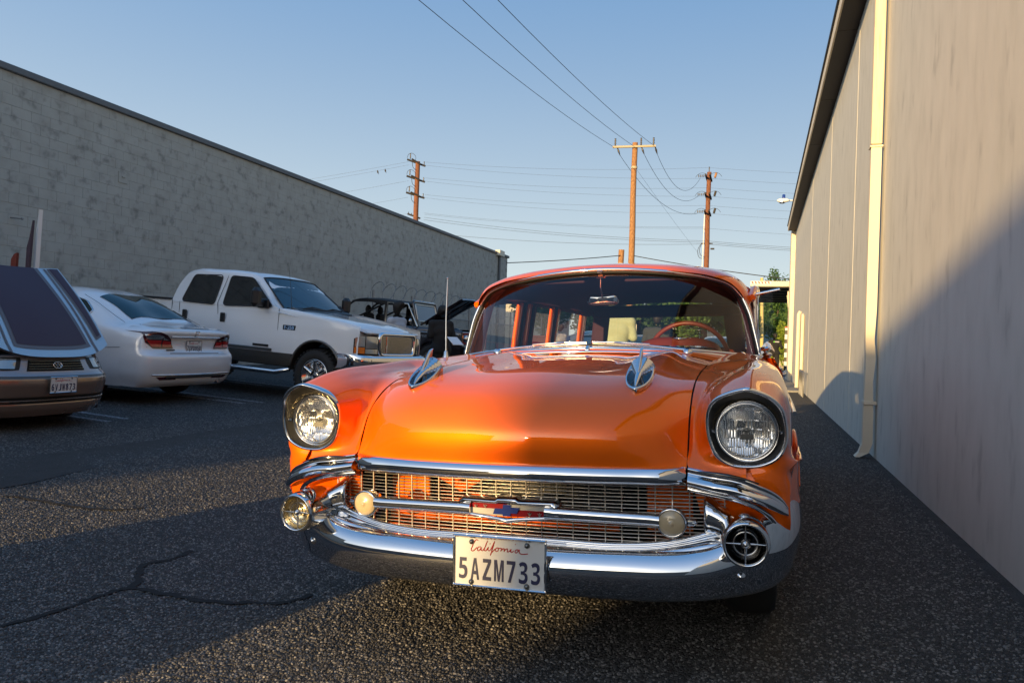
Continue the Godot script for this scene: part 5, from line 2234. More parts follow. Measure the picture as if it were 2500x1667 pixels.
# ---------- champagne saloon with a raised, painted hood; nose at z = 0 ----------
func build_gold_sedan() -> void:
	mk("champagne", L(0.24, 0.17, 0.13), 0.25, 0.5, 0.03)
	mk("lilac_grey", L(0.30, 0.29, 0.31), 0.3, 0.4, 0.04)
	mk("purple_vinyl", L(0.050, 0.030, 0.048), 0.6)
	mk("silver_flake", L(0.46, 0.53, 0.57), 0.35, 0.45, 0.05)
	mk("grey_band", L(0.13, 0.13, 0.145), 0.5)
	var t := thing("gold_saloon_car", "champagne saloon car with a tilted-up purple and silver custom hood, at the left edge", "car", V(-6.756, .0, -5.905), tilt_left(90.5))
	# front face
	var prof := [[.20, -.10, .80], [.27, -.05, .86], [.33, -.035, .885], [.36, -.06, .885], [.39, -.035, .89], [.44, -.02, .89], [.52, .0, .895], [.585, -.005, .895], [.605, -.03, .89], [.63, -.045, .87], [.70, -.07, .80], [.76, -.09, .76], [.80, -.12, .74]]
	var F := func(u: float, y: float, o: float) -> Vector3:
		var i := 0
		while i < prof.size() - 2 and y > prof[i + 1][0]:
			i += 1
		var f := clampf((y - prof[i][0]) / (prof[i + 1][0] - prof[i][0]), 0, 1)
		var z: float = lerpf(prof[i][1], prof[i + 1][1], f)
		var w: float = lerpf(prof[i][2], prof[i + 1][2], f)
		var a := absf(u)
		return V(u * w, y, z - .10 * a * a - .40 * pow(a, 6.0) + o)
	var rows := []
	var rows2 := []
	for k in 29:
		var y := lerpf(.20, .80, k / 28.0)
		var r := []
		for j in 33:
			r.append(F.call(-1.0 + j / 16.0, y, 0.0))
		if y <= .61: rows.append(r)
		if y >= .585: rows2.append(r)
	var fb := MB.new()
	fb.grid(rows)
	part("bumper", fb, M.champagne, t)
	var f2 := MB.new()
	f2.grid(rows2)
	part("nose_panel", f2, M.lilac_grey, t)
	var bar := func(u0: float, u1: float, y0: float, y1: float, o: float, mt: Material, nm: String, th := .0) -> void:
		var a := []
		for k in 9:
			var y := lerpf(y0, y1, k / 8.0)
			var r := []
			for j in 17:
				r.append(F.call(lerpf(u0, u1, j / 16.0), y, o + th * sin(PI * k / 8.0)))
			a.append(r)
		var b := MB.new()
		b.grid(a)
		part(nm, b, mt, t)
	bar.call(-.86, .86, .335, .40, .004, M.dark, "lower_intake")
	bar.call(-.84, .84, .355, .372, .008, M.champagne, "intake_bar", .02)
	bar.call(-.41, .38, .655, .762, .004, M.dark, "grille")
	for y in [.672, .697, .722, .747]:
		bar.call(-.40, .37, y, y + .008, .006, M.gold_silver, "grille_bar", .01)
	var em := MB.new()
	var el := []
	for k in 24:
		var an := TAU * k / 24.0
		el.append(F.call(-.02 + .062 * cos(an), .712 + .030 * sin(an), .02))
	em.tube(el, .004, 5, true)
	em.tube([F.call(-.06, .73, .02), F.call(-.025, .69, .02), F.call(-.02, .735, .02), F.call(.02, .69, .02), F.call(.03, .735, .02)], .004, 5)
	part("grille_emblem", em, M.chrome, t)
	for sd: float in [-1.0, 1.0]:
		var h := Node3D.new()
		h.name = "headlight"
		t.add_child(h, true)
		for q in [[.50, .98, .668, .785, .006, M.grille_dark, "housing"], [.56, .80, .68, .775, .016, M.lamp_clear, "lens"], [.82, .97, .68, .765, .012, M.lamp_silver, "corner_lens"]]:
			var a := []
			for k in 9:
				var r := []
				for j in 13:
					r.append(F.call(lerpf(q[0], q[1], j / 12.0) * sd, lerpf(q[2], q[3], k / 8.0), q[4] + .012 * sin(PI * j / 12.0)))
				a.append(r)
			var b := MB.new()
			b.grid(a)
			part(q[6], b, q[5], h)
		# flanks
		var sr := []
		for k in 41:
			var z := -.45 - 4.2 * k / 40.0
			var bot := maxf(arch(z, -.95, .32, .36, .22), arch(z, -3.62, .32, .36, .22))
			var r := []
			for j in 7:
				var y := lerpf(bot, .92 if z < -1.1 else lerpf(.80, .92, clampf((-z - .45) / .65, 0, 1)), j / 6.0)
				r.append(V((.89 - .06 * smoothstep(.6, .92, y) - .03 * smoothstep(.35, .2, y) - .04 * smoothstep(-.9, -.45, z)) * sd, y, z))
			sr.append(r)
		var sb := MB.new()
		sb.grid(sr)
		part("flank", sb, M.champagne, t)
		wheel(t, V(.78 * sd, .315, -.95), .315, .20, sd, M.chrome_soft, 5)
		wheel(t, V(.78 * sd, .315, -3.62), .315, .20, sd, M.chrome_soft, 5)
	plate(t, Transform3D(Basis.IDENTITY, V(0, .52, .022)), "6VJW873")
	# cabin
	var hull := []
	for q in [[-1.25, .93, .80], [-1.95, 1.36, .56], [-2.3, 1.42, .58], [-3.1, 1.40, .58], [-3.9, .98, .78], [-4.7, .90, .78]]:
		var r := []
		for u in [-1.0, -.85, 0.0, .85, 1.0]:
			r.append(V(u * q[2], q[1] - .05 * absf(u) * absf(u), q[0]))
		r.push_front(V(-.84, .90, q[0]))
		r.append(V(.84, .90, q[0]))
		hull.append(r)
	var hb := MB.new()
	hb.grid(surf(hull, 3, 4))
	part("cabin", hb, M.tinted_glass, t)
	var eb := MB.new()
	eb.box(V(0, .62, -.75), V(1.4, .2, .95))
	eb.box(V(0, .25, -2.4), V(1.5, .1, 4.2))
	part("engine_bay", eb, M.dark, t)
	# the raised hood: silver with purple panels, grey bands between
	var H := func(u: float, v: float, o: float) -> Vector3:
		var x := u * lerpf(.665, .63, v)
		var a := absf(u)
		var y0 := .795 + .125 * pow(a, 3.5)
		var z0 := -.035 - .10 * a * a
		return V(x, lerpf(y0, 1.695 + .02 * a, v) , lerpf(z0, -.885, v) + .07 * sin(PI * v) * (1.0 - .3 * a)) + V(0, .45, .9).normalized() * (o - .02 * smoothstep(.86, .70, a) * smoothstep(.0, .12, v))
	var zone := func(u0a: float, u1a: float, v0: float, u0b: float, u1b: float, v1: float, o: float, mt: Material, nm: String, par: Node) -> void:
		var a := []
		for k in 21:
			var v := k / 20.0
			var r := []
			for j in 17:
				var w := j / 16.0
				r.append(H.call(lerpf(lerpf(u0a, u1a, w), lerpf(u0b, u1b, w), v), lerpf(v0, v1, v), o))
			a.append(r)
		var b := MB.new()
		b.grid(a)
		part(nm, b, mt, par)
	var hd := Node3D.new()
	hd.name = "raised_hood"
	t.add_child(hd, true)
	zone.call(-1.0, 1.0, 0.0, -1.0, 1.0, 1.0, 0.0, M.silver_flake, "hood_skin", hd)
	zone.call(-1.0, 1.0, 0.0, -1.0, 1.0, 1.0, -.03, M.grey_band, "hood_lining", hd)
	zone.call(-.66, .69, .085, -.60, .60, .995, .006, M.grey_band, "grey_border", hd)
	zone.call(-.60, .62, .125, -.53, .52, .995, .010, M.purple_vinyl, "purple_panel", hd)
	for sd: float in [-1.0, 1.0]:
		zone.call(.735 * sd, .775 * sd, .0, .70 * sd, .74 * sd, .99, .006, M.grey_band, "grey_border", hd)
		zone.call(.84 * sd, .96 * sd, .12, .76 * sd, .97 * sd, .99, .006, M.grey_band, "grey_border", hd)
		zone.call(.865 * sd, .935 * sd, .15, .79 * sd, .95 * sd, .985, .010, M.purple_vinyl, "purple_strip", hd)
	var st := MB.new()
	st.tube([V(.55, .70, -.95), V(.55, 1.45, -.72)], .012, 6)
	st.tube([V(-.55, .70, -.95), V(-.55, 1.45, -.72)], .012, 6)
	part("hood_strut", st, M.black_trim, t)
	# upswung door seen on edge behind the hood
	var dr := Node3D.new()
	dr.name = "upswung_door"
	t.add_child(dr, true)
	var o := V(.95, 0, -1.55)
	var ax := Basis(V(0, 0, 1), V(0, 1, 0), V(1, 0, 0))
	var bl := MB.new()
	bl.poly([Vector2(.014, 1.2), Vector2(.004, 2.42), Vector2(-.018, 2.2), Vector2(-.026, 1.9), Vector2(-.030, 1.2)], .05, Transform3D(ax, o + V(-.05, 0, 0)))
	part("door_edge", bl, M.white_paint, dr)
	var b2 := MB.new()
	b2.poly([Vector2(-.02, 1.2), Vector2(-.004, 2.28), Vector2(-.035, 2.08), Vector2(-.068, 1.95), Vector2(-.058, 1.2)], .03, Transform3D(ax, o + V(-.12, 0, 0)))
	part("door_skin", b2, M.purple_vinyl, dr)
	var b3 := MB.new()
	b3.poly([Vector2(-.20, 1.3), Vector2(-.20, 1.80), Vector2(-.16, 1.86), Vector2(-.115, 1.88), Vector2(-.115, 1.3)], .03, Transform3D(ax, o + V(-.2, 0, 0)))
	part("door_lining", b3, M.red_vinyl, dr)

# ---------- black vintage off-roader with its hood up ----------
func build_off_roader() -> void:
	mk("off_black", L(0.012, 0.007, 0.009), 0.18, 0.0, 0.03)
	mk("canvas_black", L(0.008, 0.008, 0.009), 0.8)
	mk("pale_screen", L(0.10, 0.16, 0.21), 0.05)
	var t := thing("off_roader", "black vintage open off-roader with roll cage, cloth top and propped-up hood", "off-road car", V(-7.25, .25, -18.93), tilt_left(89.4))
	for sd: float in [-1.0, 1.0]:
		var rows := []
		for k in 71:
			var z := -.08 - 3.7 * k / 70.0
			var bot := maxf(arch(z, -.85, .30, .50, .42), arch(z, -3.10, .30, .50, .42))
			var r := []
			for j in 7:
				var y := lerpf(bot, 1.14, j / 6.0)
				r.append(V((.83 - .03 * smoothstep(1.0, 1.14, y) - .02 * smoothstep(.6, .42, y)) * sd, y, z))
			r.append(V(.72 * sd, 1.15, z))
			rows.append(r)
		var sb := MB.new()
		sb.grid(rows)
		part("side_panel", sb, M.off_black, t)
		var tr := MB.new()
		tr.box(V(.838 * sd, 1.015, -1.9), V(.016, .028, 3.5), .005)
		part("side_trim", tr, M.chrome_soft, t)
		for z: float in [-1.38, -2.40]:
			var g := MB.new()
			g.box(V(.833 * sd, .80, z), V(.006, .68, .008))
			part("door_gap", g, M.dark, t)
		# half door frame: bright tube
		var df := MB.new()
		df.tube([V(.80 * sd, 1.14, -2.32), V(.76 * sd, 1.72, -2.30), V(.72 * sd, 1.72, -1.72), V(.80 * sd, 1.14, -1.36)], .022, 8)
		part("door_frame", df, M.bar_silver, t)
		# roll cage
		var rc := MB.new()
		rc.tube([V(.66 * sd, .8, -2.42), V(.64 * sd, 1.72, -2.42)], .03, 8)
		rc.tube(cr([V(.66 * sd, .8, -3.72), V(.66 * sd, 1.30, -3.70), V(.64 * sd, 1.70, -3.40), V(.64 * sd, 1.76, -3.2), V(.64 * sd, 1.74, -2.42), V(.62 * sd, 1.70, -1.62)], 4), .03, 8)
		rc.tube([V(.64 * sd, 1.70, -2.45), V(.62 * sd, 1.1, -3.60)], .026, 8)
		part("roll_cage", rc, M.black_paint, t)
		wheel(t, V(.74 * sd, .27, -.85), .43, .28, sd, M.chrome_soft, 5)
		wheel(t, V(.74 * sd, .27, -3.10), .43, .28, sd, M.chrome_soft, 5)
		# lamp
		var h := MB.new()
		h.lathe([Vector2(.095, -.02), Vector2(.10, .01), Vector2(.085, .022), Vector2(.078, .012)], Transform3D(Basis(Vector3.RIGHT, PI / 2), V(.60 * sd, .92, -.03)), 24)
		part("headlight_ring", h, M.chrome, t)
		var l := MB.new()
		l.ball(V(.60 * sd, .92, -.025), V(.08, .08, .025), 14)
		part("headlight_lens", l, M.lamp_silver, t)
		var a := MB.new()
		a.box(V(.79 * sd, .97, -.06), V(.07, .07, .04), .012)
		part("turn_lamp", a, M.amber, t)
	var fr := MB.new()
	fr.box(V(0, .93, -.08), V(1.66, .34, .06), .02)
	fr.box(V(0, .70, -1.0), V(1.5, .5, .6))
	part("front_panel", fr, M.off_black, t)
	var gr := MB.new()
	for k in 5:
		gr.box(V(0, .82 + .05 * k, -.045), V(.92, .012, .02), .003)
	part("grille_bar", gr, M.bar_silver, t).set_meta("kind", "stuff")
	var bp := MB.new()
	bp.box(V(0, .58, .05), V(1.7, .13, .10), .03)
	part("bumper", bp, M.chrome_soft, t)
	var tub := MB.new()
	tub.box(V(0, .62, -2.3), V(1.6, .06, 2.9))
	tub.box(V(0, .95, -1.42), V(1.55, .45, .08), .02)
	tub.box(V(0, .85, -3.75), V(1.6, .6, .06), .02)
	part("tub", tub, M.off_black, t)
	var eng := MB.new()
	eng.box(V(0, .92, -.72), V(.6, .32, .7), .05)
	eng.lathe([Vector2(.2, 0), Vector2(.2, .08), Vector2(.17, .10), Vector2(.0001, .10)], Transform3D(Basis.IDENTITY, V(0, 1.08, -.7)), 20)
	part("engine", eng, M.dark_chrome, t)
	# windscreen frame
	var wf := MB.new()
	var loop := []
	for p in rounded([Vector2(-.64, 0), Vector2(-.62, .44), Vector2(.62, .44), Vector2(.64, 0)], .05, 3):
		loop.append(V(p.x, 1.29 + p.y, -1.44 - .30 * p.y))
	wf.tube(loop, .020, 6, true)
	part("windscreen_frame", wf, M.bar_silver, t)
	var wo := MB.new()
	var lo2 := []
	for p in rounded([Vector2(-.72, -.14), Vector2(-.69, .50), Vector2(.69, .50), Vector2(.72, -.14)], .06, 3):
		lo2.append(V(p.x, 1.29 + p.y, -1.45 - .30 * p.y))
	wo.tube(lo2, .045, 6, true)
	part("windscreen_surround", wo, M.off_black, t)
	var wg := MB.new()
	wg.hard()
	wg.quad(V(-.63, 1.29, -1.44), V(.63, 1.29, -1.44), V(.61, 1.73, -1.572), V(-.61, 1.73, -1.572))
	part("windscreen", wg, M.pale_screen, t)
	# cloth top
	var ct := MB.new()
	ct.grid(surf([[V(-.66, 1.74, -1.62), V(0, 1.79, -1.62), V(.66, 1.74, -1.62)], [V(-.67, 1.76, -2.3), V(0, 1.82, -2.3), V(.67, 1.76, -2.3)], [V(-.66, 1.79, -3.1), V(0, 1.84, -3.1), V(.66, 1.79, -3.1)], [V(-.65, 1.72, -3.45), V(0, 1.78, -3.45), V(.65, 1.72, -3.45)]], 4, 4))
	for sd: float in [-1.0, 1.0]:
		ct.grid(surf([[V(.66 * sd, 1.74, -1.62), V(.665 * sd, 1.70, -1.62)], [V(.67 * sd, 1.76, -2.3), V(.675 * sd, 1.66, -2.3)], [V(.665 * sd, 1.78, -2.75), V(.67 * sd, 1.70, -2.75)], [V(.66 * sd, 1.79, -3.1), V(.665 * sd, 1.70, -3.1)], [V(.65 * sd, 1.72, -3.45), V(.655 * sd, 1.68, -3.45)]], 3, 4))
	part("cloth_top", ct, M.canvas_black, t)
	# seats
	for q in [[-.36, -2.15], [.36, -2.15], [-.34, -3.05], [.34, -3.05]]:
		var s := MB.new()
		s.box(V(q[0], 1.12, q[1]), V(.46, .60, .14), .06, Basis(Vector3.RIGHT, -.15))
		s.ball(V(q[0], 1.50, q[1] - .06), V(.14, .13, .06), 12)
		s.box(V(q[0], .80, q[1] + .24), V(.46, .14, .46), .05)
		part("seat", s, M.canvas_black, t)
	var sw := MB.new()
	var wl := []
	for k in 24:
		var an := TAU * k / 24.0
		wl.append(V(.36 + .19 * cos(an), 1.27 + .17 * sin(an), -1.70 + .08 * sin(an)))
	sw.tube(wl, .012, 6, true)
	part("steering_wheel", sw, M.canvas_black, t)
	# the hood, propped up
	var h2 := MB.new()
	h2.grid(surf([[V(-.66, 1.20, -1.36), V(0, 1.22, -1.38), V(.66, 1.20, -1.36)], [V(-.66, 1.60, -.78), V(0, 1.64, -.80), V(.66, 1.60, -.78)], [V(-.66, 1.955, -.22), V(0, 1.985, -.20), V(.66, 1.955, -.16)]], 4, 4))
	h2.grid(surf([[V(-.66, 1.955, -.22), V(0, 1.985, -.20), V(.66, 1.955, -.16)], [V(-.66, 1.92, -.19), V(0, 1.95, -.17), V(.66, 1.92, -.13)]], 4, 1))
	h2.grid(surf([[V(-.66, 1.20, -1.36), V(-.64, 1.165, -1.33)], [V(-.66, 1.60, -.78), V(-.64, 1.565, -.75)], [V(-.66, 1.955, -.22), V(-.64, 1.92, -.19)]], 2, 4))
	part("propped_hood", h2, M.off_black, t)
	var hr := MB.new()
	for x: float in [-.4, 0.0, .4]:
		hr.box(V(x, 1.565, -.78), V(.09, .03, 1.25), .008, Basis(Vector3.RIGHT, -.58))
	part("hood_rib", hr, M.off_black, t)
	var ln := MB.new()
	ln.tube([V(-.60, 1.12, -.55), V(-.60, 1.72, -.56)], .010, 6)
	part("prop_rod", ln, M.canvas_black, t)
	# script on the fender
	var tm := TextMesh.new()
	var sf := SystemFont.new()
	sf.font_names = PackedStringArray(["Droid Serif"])
	sf.font_weight = 700
	sf.font_italic = true
	tm.font = sf
	tm.text = "Bronco"
	tm.font_size = 48
	tm.pixel_size = .0022
	tm.depth = .006
	var tx := part("script_badge", tm, M.chrome_soft, t)
	tx.transform = Transform3D(Basis(Vector3.UP, -PI / 2) * Basis(V(1, 0, 0), V(.28, 1, 0), V(0, 0, 1)), V(-.842, .92, -1.12))
	var md := MB.new()
	md.tube([V(-.80, 1.14, -1.5), V(-.95, 1.24, -1.5)], .012, 6)
	md.ball(V(-.97, 1.27, -1.5), V(.07, .07, .03), 12)
	part("door_mirror", md, M.chrome_soft, t)

# ---------- people ----------
func sdf_mesh(bones: Array, cell: float, k := .03, planes := []) -> MB:
	# bones: [a, b, ra, rb] tapered capsules joined with a smooth minimum; surface nets over the field
	var lo := V(1e9, 1e9, 1e9)
	var hi := -lo
	for b in bones:
		var r: float = maxf(b[2], b[3]) + k + cell * 2
		for p in [b[0], b[1]]:
			lo = lo.min(p - V(r, r, r))
			hi = hi.max(p + V(r, r, r))
	var n := ((hi - lo) / cell).ceil()
	var nx := int(n.x) + 1
	var ny := int(n.y) + 1
	var nz := int(n.z) + 1
	var f := PackedFloat32Array()
	f.resize(nx * ny * nz)
	f.fill(1.0)
	for b in bones:
		var a: Vector3 = b[0]
		var ab: Vector3 = b[1] - b[0]
		var ll := maxf(ab.length_squared(), 1e-9)
		var ra: float = b[2]
		var rb: float = b[3]
		var r := maxf(ra, rb) + k + cell * 2
		var sq: Vector3 = b[4] if b.size() > 4 else Vector3.ONE
		var p0: Vector3 = ((b[0].min(b[1]) - V(r, r, r) - lo) / cell).floor().max(Vector3.ZERO)
		var p1: Vector3 = ((b[0].max(b[1]) + V(r, r, r) - lo) / cell).ceil()
		for iz in range(int(p0.z), mini(int(p1.z), nz - 1) + 1):
			for iy in range(int(p0.y), mini(int(p1.y), ny - 1) + 1):
				var at := (iz * ny + iy) * nx
				for ix in range(int(p0.x), mini(int(p1.x), nx - 1) + 1):
					var p := lo + V(ix, iy, iz) * cell
					var h := clampf((p - a).dot(ab) / ll, 0.0, 1.0)
					var d := ((p - a - ab * h) * sq).length() - lerpf(ra, rb, h)
					var o := f[at + ix]
					var m := maxf(k - absf(d - o), 0.0)
					f[at + ix] = minf(d, o) - m * m * .25 / k
	if planes.size():
		for iz in nz:
			for iy in ny:
				for ix in nx:
					var p := lo + V(ix, iy, iz) * cell
					var d := f[(iz * ny + iy) * nx + ix]
					for q in planes:
						d = maxf(d, q[0].dot(p) - q[1])
					f[(iz * ny + iy) * nx + ix] = d
	var vert := {}
	var off := [0, 1, nx, nx + 1, nx * ny, nx * ny + 1, nx * ny + nx, nx * ny + nx + 1]
	var cs := [V(0, 0, 0), V(1, 0, 0), V(0, 1, 0), V(1, 1, 0), V(0, 0, 1), V(1, 0, 1), V(0, 1, 1), V(1, 1, 1)]
	var ed := [[0, 1], [2, 3], [4, 5], [6, 7], [0, 2], [1, 3], [4, 6], [5, 7], [0, 4], [1, 5], [2, 6], [3, 7]]
	var mb := MB.new()
	mb.soft()
	for iz in nz - 1:
		for iy in ny - 1:
			for ix in nx - 1:
				var i := (iz * ny + iy) * nx + ix
				var c := 0
				for q in 8:
					if f[i + off[q]] < 0.0: c += 1
				if c == 0 or c == 8: continue
				var s := Vector3.ZERO
				var cnt := 0
				for e in ed:
					var d0 := f[i + off[e[0]]]
					var d1 := f[i + off[e[1]]]
					if (d0 < 0.0) != (d1 < 0.0):
						s += cs[e[0]].lerp(cs[e[1]], d0 / (d0 - d1))
						cnt += 1
				vert[i] = lo + (V(ix, iy, iz) + s / cnt) * cell
	for i: int in vert:
		for q in [[1, nx, nx * ny], [nx, nx * ny, 1], [nx * ny, 1, nx]]:
			var j: int = i + q[0]
			if (f[i] < 0.0) == (f[j] < 0.0): continue
			var v0: int = i - q[1] - q[2]
			var v1: int = i - q[2]
			var v2: int = i - q[1]
			if vert.has(v0) and vert.has(v1) and vert.has(v2):
				if f[i] < 0.0:
					mb.quad(vert[v0], vert[v1], vert[i], vert[v2])
				else:
					mb.quad(vert[v0], vert[v2], vert[i], vert[v1])
	return mb

func hand_bones(w: Vector3, dir: Vector3, side: Vector3, curl: float) -> Array:
	# palm and five fingers: w wrist, dir along the hand, side towards the thumb
	var nrm := dir.cross(side).normalized()
	var o := [[w, w + dir * .075, .022, .026], [w + dir * .03 + side * .012, w + dir * .075 + side * .022, .016, .014], [w + dir * .03 - side * .012, w + dir * .075 - side * .022, .016, .013]]
	var ln := [.070, .080, .075, .058]
	for k in 4:
		var b := w + dir * .085 + side * (.030 - .020 * k)
		var d1 := (dir + nrm * curl * .5).normalized()
		var d2 := (dir + nrm * curl * 1.3).normalized()
		var m: Vector3 = b + d1 * ln[k] * .5
		o.append([b, m, .0095, .0088])
		o.append([m, m + d2 * ln[k] * .55, .0088, .0075])
	var t := w + dir * .03 + side * .026
	var t1 := t + (dir * .6 + side * .75).normalized() * .04
	o.append([t, t1, .0125, .0105])
	o.append([t1, t1 + (dir * .9 + side * .25 + nrm * curl * .4).normalized() * .032, .0105, .0085])
	return o

func person(label: String, pos: Vector3, facing: float, h: float, o: Dictionary) -> Node3D:
	# standing figure; local z is the way the person faces, x to their left
	var t := thing("person", label, "person", pos, yaw(facing))
	var s := h / 1.78
	var P := func(x: float, y: float, z: float) -> Vector3:
		return V(x, y, z) * s
	var wid: float = o.get("wide", 1.0)
	var lean: float = o.get("lean", 0.0)
	var hip := .93
	var neck: Vector3 = P.call(0, 1.47, -.015 + lean * .6)
	var head: Vector3 = P.call(0, 1.655, .02 + lean)
	var turn := Basis(Vector3.UP, deg_to_rad(o.get("turn", 0.0))) * Basis(Vector3.RIGHT, deg_to_rad(o.get("nod", 0.0)))
	var sh := [P.call(-.185 * wid, 1.415, -.02 + lean * .55), P.call(.185 * wid, 1.415, -.02 + lean * .55)]
	var el: Array = o.get("elbows", [V(-.27, 1.13, -.05), V(.27, 1.13, -.05)])
	var wr: Array = o.get("wrists", [V(-.27, .88, .03), V(.27, .88, .03)])
	var ft: Array = o.get("feet", [V(-.13, 0, 0), V(.13, 0, .04)])
	var kn := []
	for k in 2:
		kn.append(P.call(ft[k].x * .9, .50, ft[k].z * .5 + .035))
	for k in 2:
		el[k] = el[k] * s
		wr[k] = wr[k] * s
	var torso := [
		[P.call(-.085, hip, 0), P.call(.085, hip, 0), .125 * s, .125 * s, V(1, 1, 1.1)],
		[P.call(0, hip + .02, -.005), P.call(0, 1.14, .005 + lean * .2), .135 * s * wid, .135 * s * wid, V(.88, 1, 1.15)],
		[P.call(-.07 * wid, 1.28, -.005 + lean * .4), P.call(.07 * wid, 1.28, -.005 + lean * .4), .130 * s, .130 * s, V(1, 1, 1.18)],
		[sh[0], sh[1], .066 * s, .066 * s]]
	var legs := []
	for k in 2:
		var x: float = -.09 if k == 0 else .09
		legs.append([P.call(x, hip - .02, 0), kn[k], .088 * s, .058 * s])
		legs.append([kn[k], P.call(ft[k].x, .10, ft[k].z), .058 * s, .040 * s])
	var bones := []
	bones.append_array(torso)
	bones.append([neck - V(0, .06, 0), neck + (head - neck) * .45, .060 * s, .054 * s])
	# head: skull, face, jaw, nose, ears
	var hb := func(x: float, y: float, z: float) -> Vector3:
		return head + turn * (V(x, y, z) * s)
	bones.append([hb.call(0, .022, -.018), hb.call(0, .028, .012), .090 * s, .084 * s, V(1.14, 1, 1)])
	bones.append([hb.call(0, -.045, .030), hb.call(0, -.075, .052), .058 * s, .040 * s])
	bones.append([hb.call(0, -.005, .092), hb.call(0, -.035, .104), .012 * s, .017 * s])
	for sd: float in [-1.0, 1.0]:
		bones.append([hb.call(.077 * sd, .005, -.012), hb.call(.080 * sd, -.035, -.008), .018 * s, .013 * s, V(1.8, 1, 1)])
	bones.append_array(legs)
	var arms := []
	for k in 2:
		arms.append([sh[k], el[k], .052 * s, .041 * s])
		arms.append([el[k], wr[k], .041 * s, .028 * s])
	bones.append_array(arms)
	var cell: float = o.get("cell", .018)
	var body := sdf_mesh(bones, cell, .03)
	for k in 2:
		var dir: Vector3 = (wr[k] - el[k]).normalized()
		if o.has("hand_dir%d" % k):
			dir = (o["hand_dir%d" % k] as Vector3).normalized()
		var sd := V(0, 0, 1)
		sd = (sd - dir * sd.dot(dir)).normalized()
		var hm := sdf_mesh(hand_bones(wr[k], dir * s, sd * s, (1.0 if k == 0 else -1.0) * .35), .0065, .006)
		body.st.append_from(hm.done(), 0, Transform3D.IDENTITY)
	part("body", body, o.skin, t)
	# shirt: the torso and upper arms, a finger's breadth larger
	var top := []
	for b in torso:
		var c: Array = b.duplicate()
		c[2] += .017 * s
		c[3] += .017 * s
		top.append(c)
	top.append([P.call(-.06, hip - .04, 0), P.call(.06, hip - .04, 0), .145 * s, .145 * s, V(1, 1, 1.15)])
	var sl: float = o.get("sleeve", .78)
	var cut := []
	for k in 2:
		top.append([sh[k], sh[k].lerp(el[k], sl), .068 * s, .060 * s])
	top.append([neck - V(0, .075, 0), neck - V(0, .03, 0), .075 * s, .062 * s])
	cut.append([V(0, -1, 0), -(hip - .075) * s])
	part("shirt", sdf_mesh(top, cell, .03, cut), o.shirt, t)
	var tr := []
	for b in legs:
		tr.append([b[0], b[1], b[2] + .018 * s, b[3] + .022 * s])
	tr.append([P.call(-.085, hip, 0), P.call(.085, hip, 0), .136 * s, .136 * s, V(1, 1, 1.1)])
	part("trousers", sdf_mesh(tr, cell, .03, [[V(0, 1, 0), (hip + .10) * s], [V(0, -1, 0), -.055 * s]]), o.trousers, t)
	for k in 2:
		var f: Vector3 = ft[k] * s
		part("shoe", sdf_mesh([[f + V(0, .045, -.05), f + V(0, .04, .06), .048, .046], [f + V(0, .035, .06), f + V(0, .03, .16), .044, .034]], .014, .02, [[V(0, -1, 0), -.002]]), o.get("shoes", M.black_rubber), t)
	if o.has("hair"):
		var hr := [[hb.call(0, .035, -.030), hb.call(0, .045, .006), .095 * s, .090 * s, V(1.12, 1, 1)], [hb.call(0, -.02, -.05), hb.call(0, -.03, -.05), .078 * s, .070 * s, V(1.1, 1, 1)]]
		if o.get("afro", false):
			hr.append([hb.call(0, .07, -.02), hb.call(0, .09, .03), .105 * s, .09 * s])
		var fwd: Vector3 = turn * V(0, -.55, .85)
		part("hair", sdf_mesh(hr, .012, .02, [[fwd.normalized(), fwd.normalized().dot(hb.call(0, .030, .058))]]), o.hair, t)
	if o.has("cap"):
		var cp := sdf_mesh([[hb.call(0, .05, -.02), hb.call(0, .055, .008), .100 * s, .096 * s, V(1.1, 1, 1)]], .012, .02, [[turn * V(0, -1, 0), (turn * V(0, -1, 0)).dot(hb.call(0, .035, 0))]])
		cp.box(hb.call(0, .045, .135), V(.15, .012, .10) * s, .004, turn)
		part("cap", cp, o.cap, t)
	var ey := MB.new()
	for sd: float in [-1.0, 1.0]:
		ey.ball(hb.call(.032 * sd, .008, .086), V(.011, .007, .008) * s, 8)
	ey.box(hb.call(0, -.062, .096), V(.045, .006, .006) * s, .002, turn)
	part("eyes_and_mouth", ey, M.dark, t)
	return t

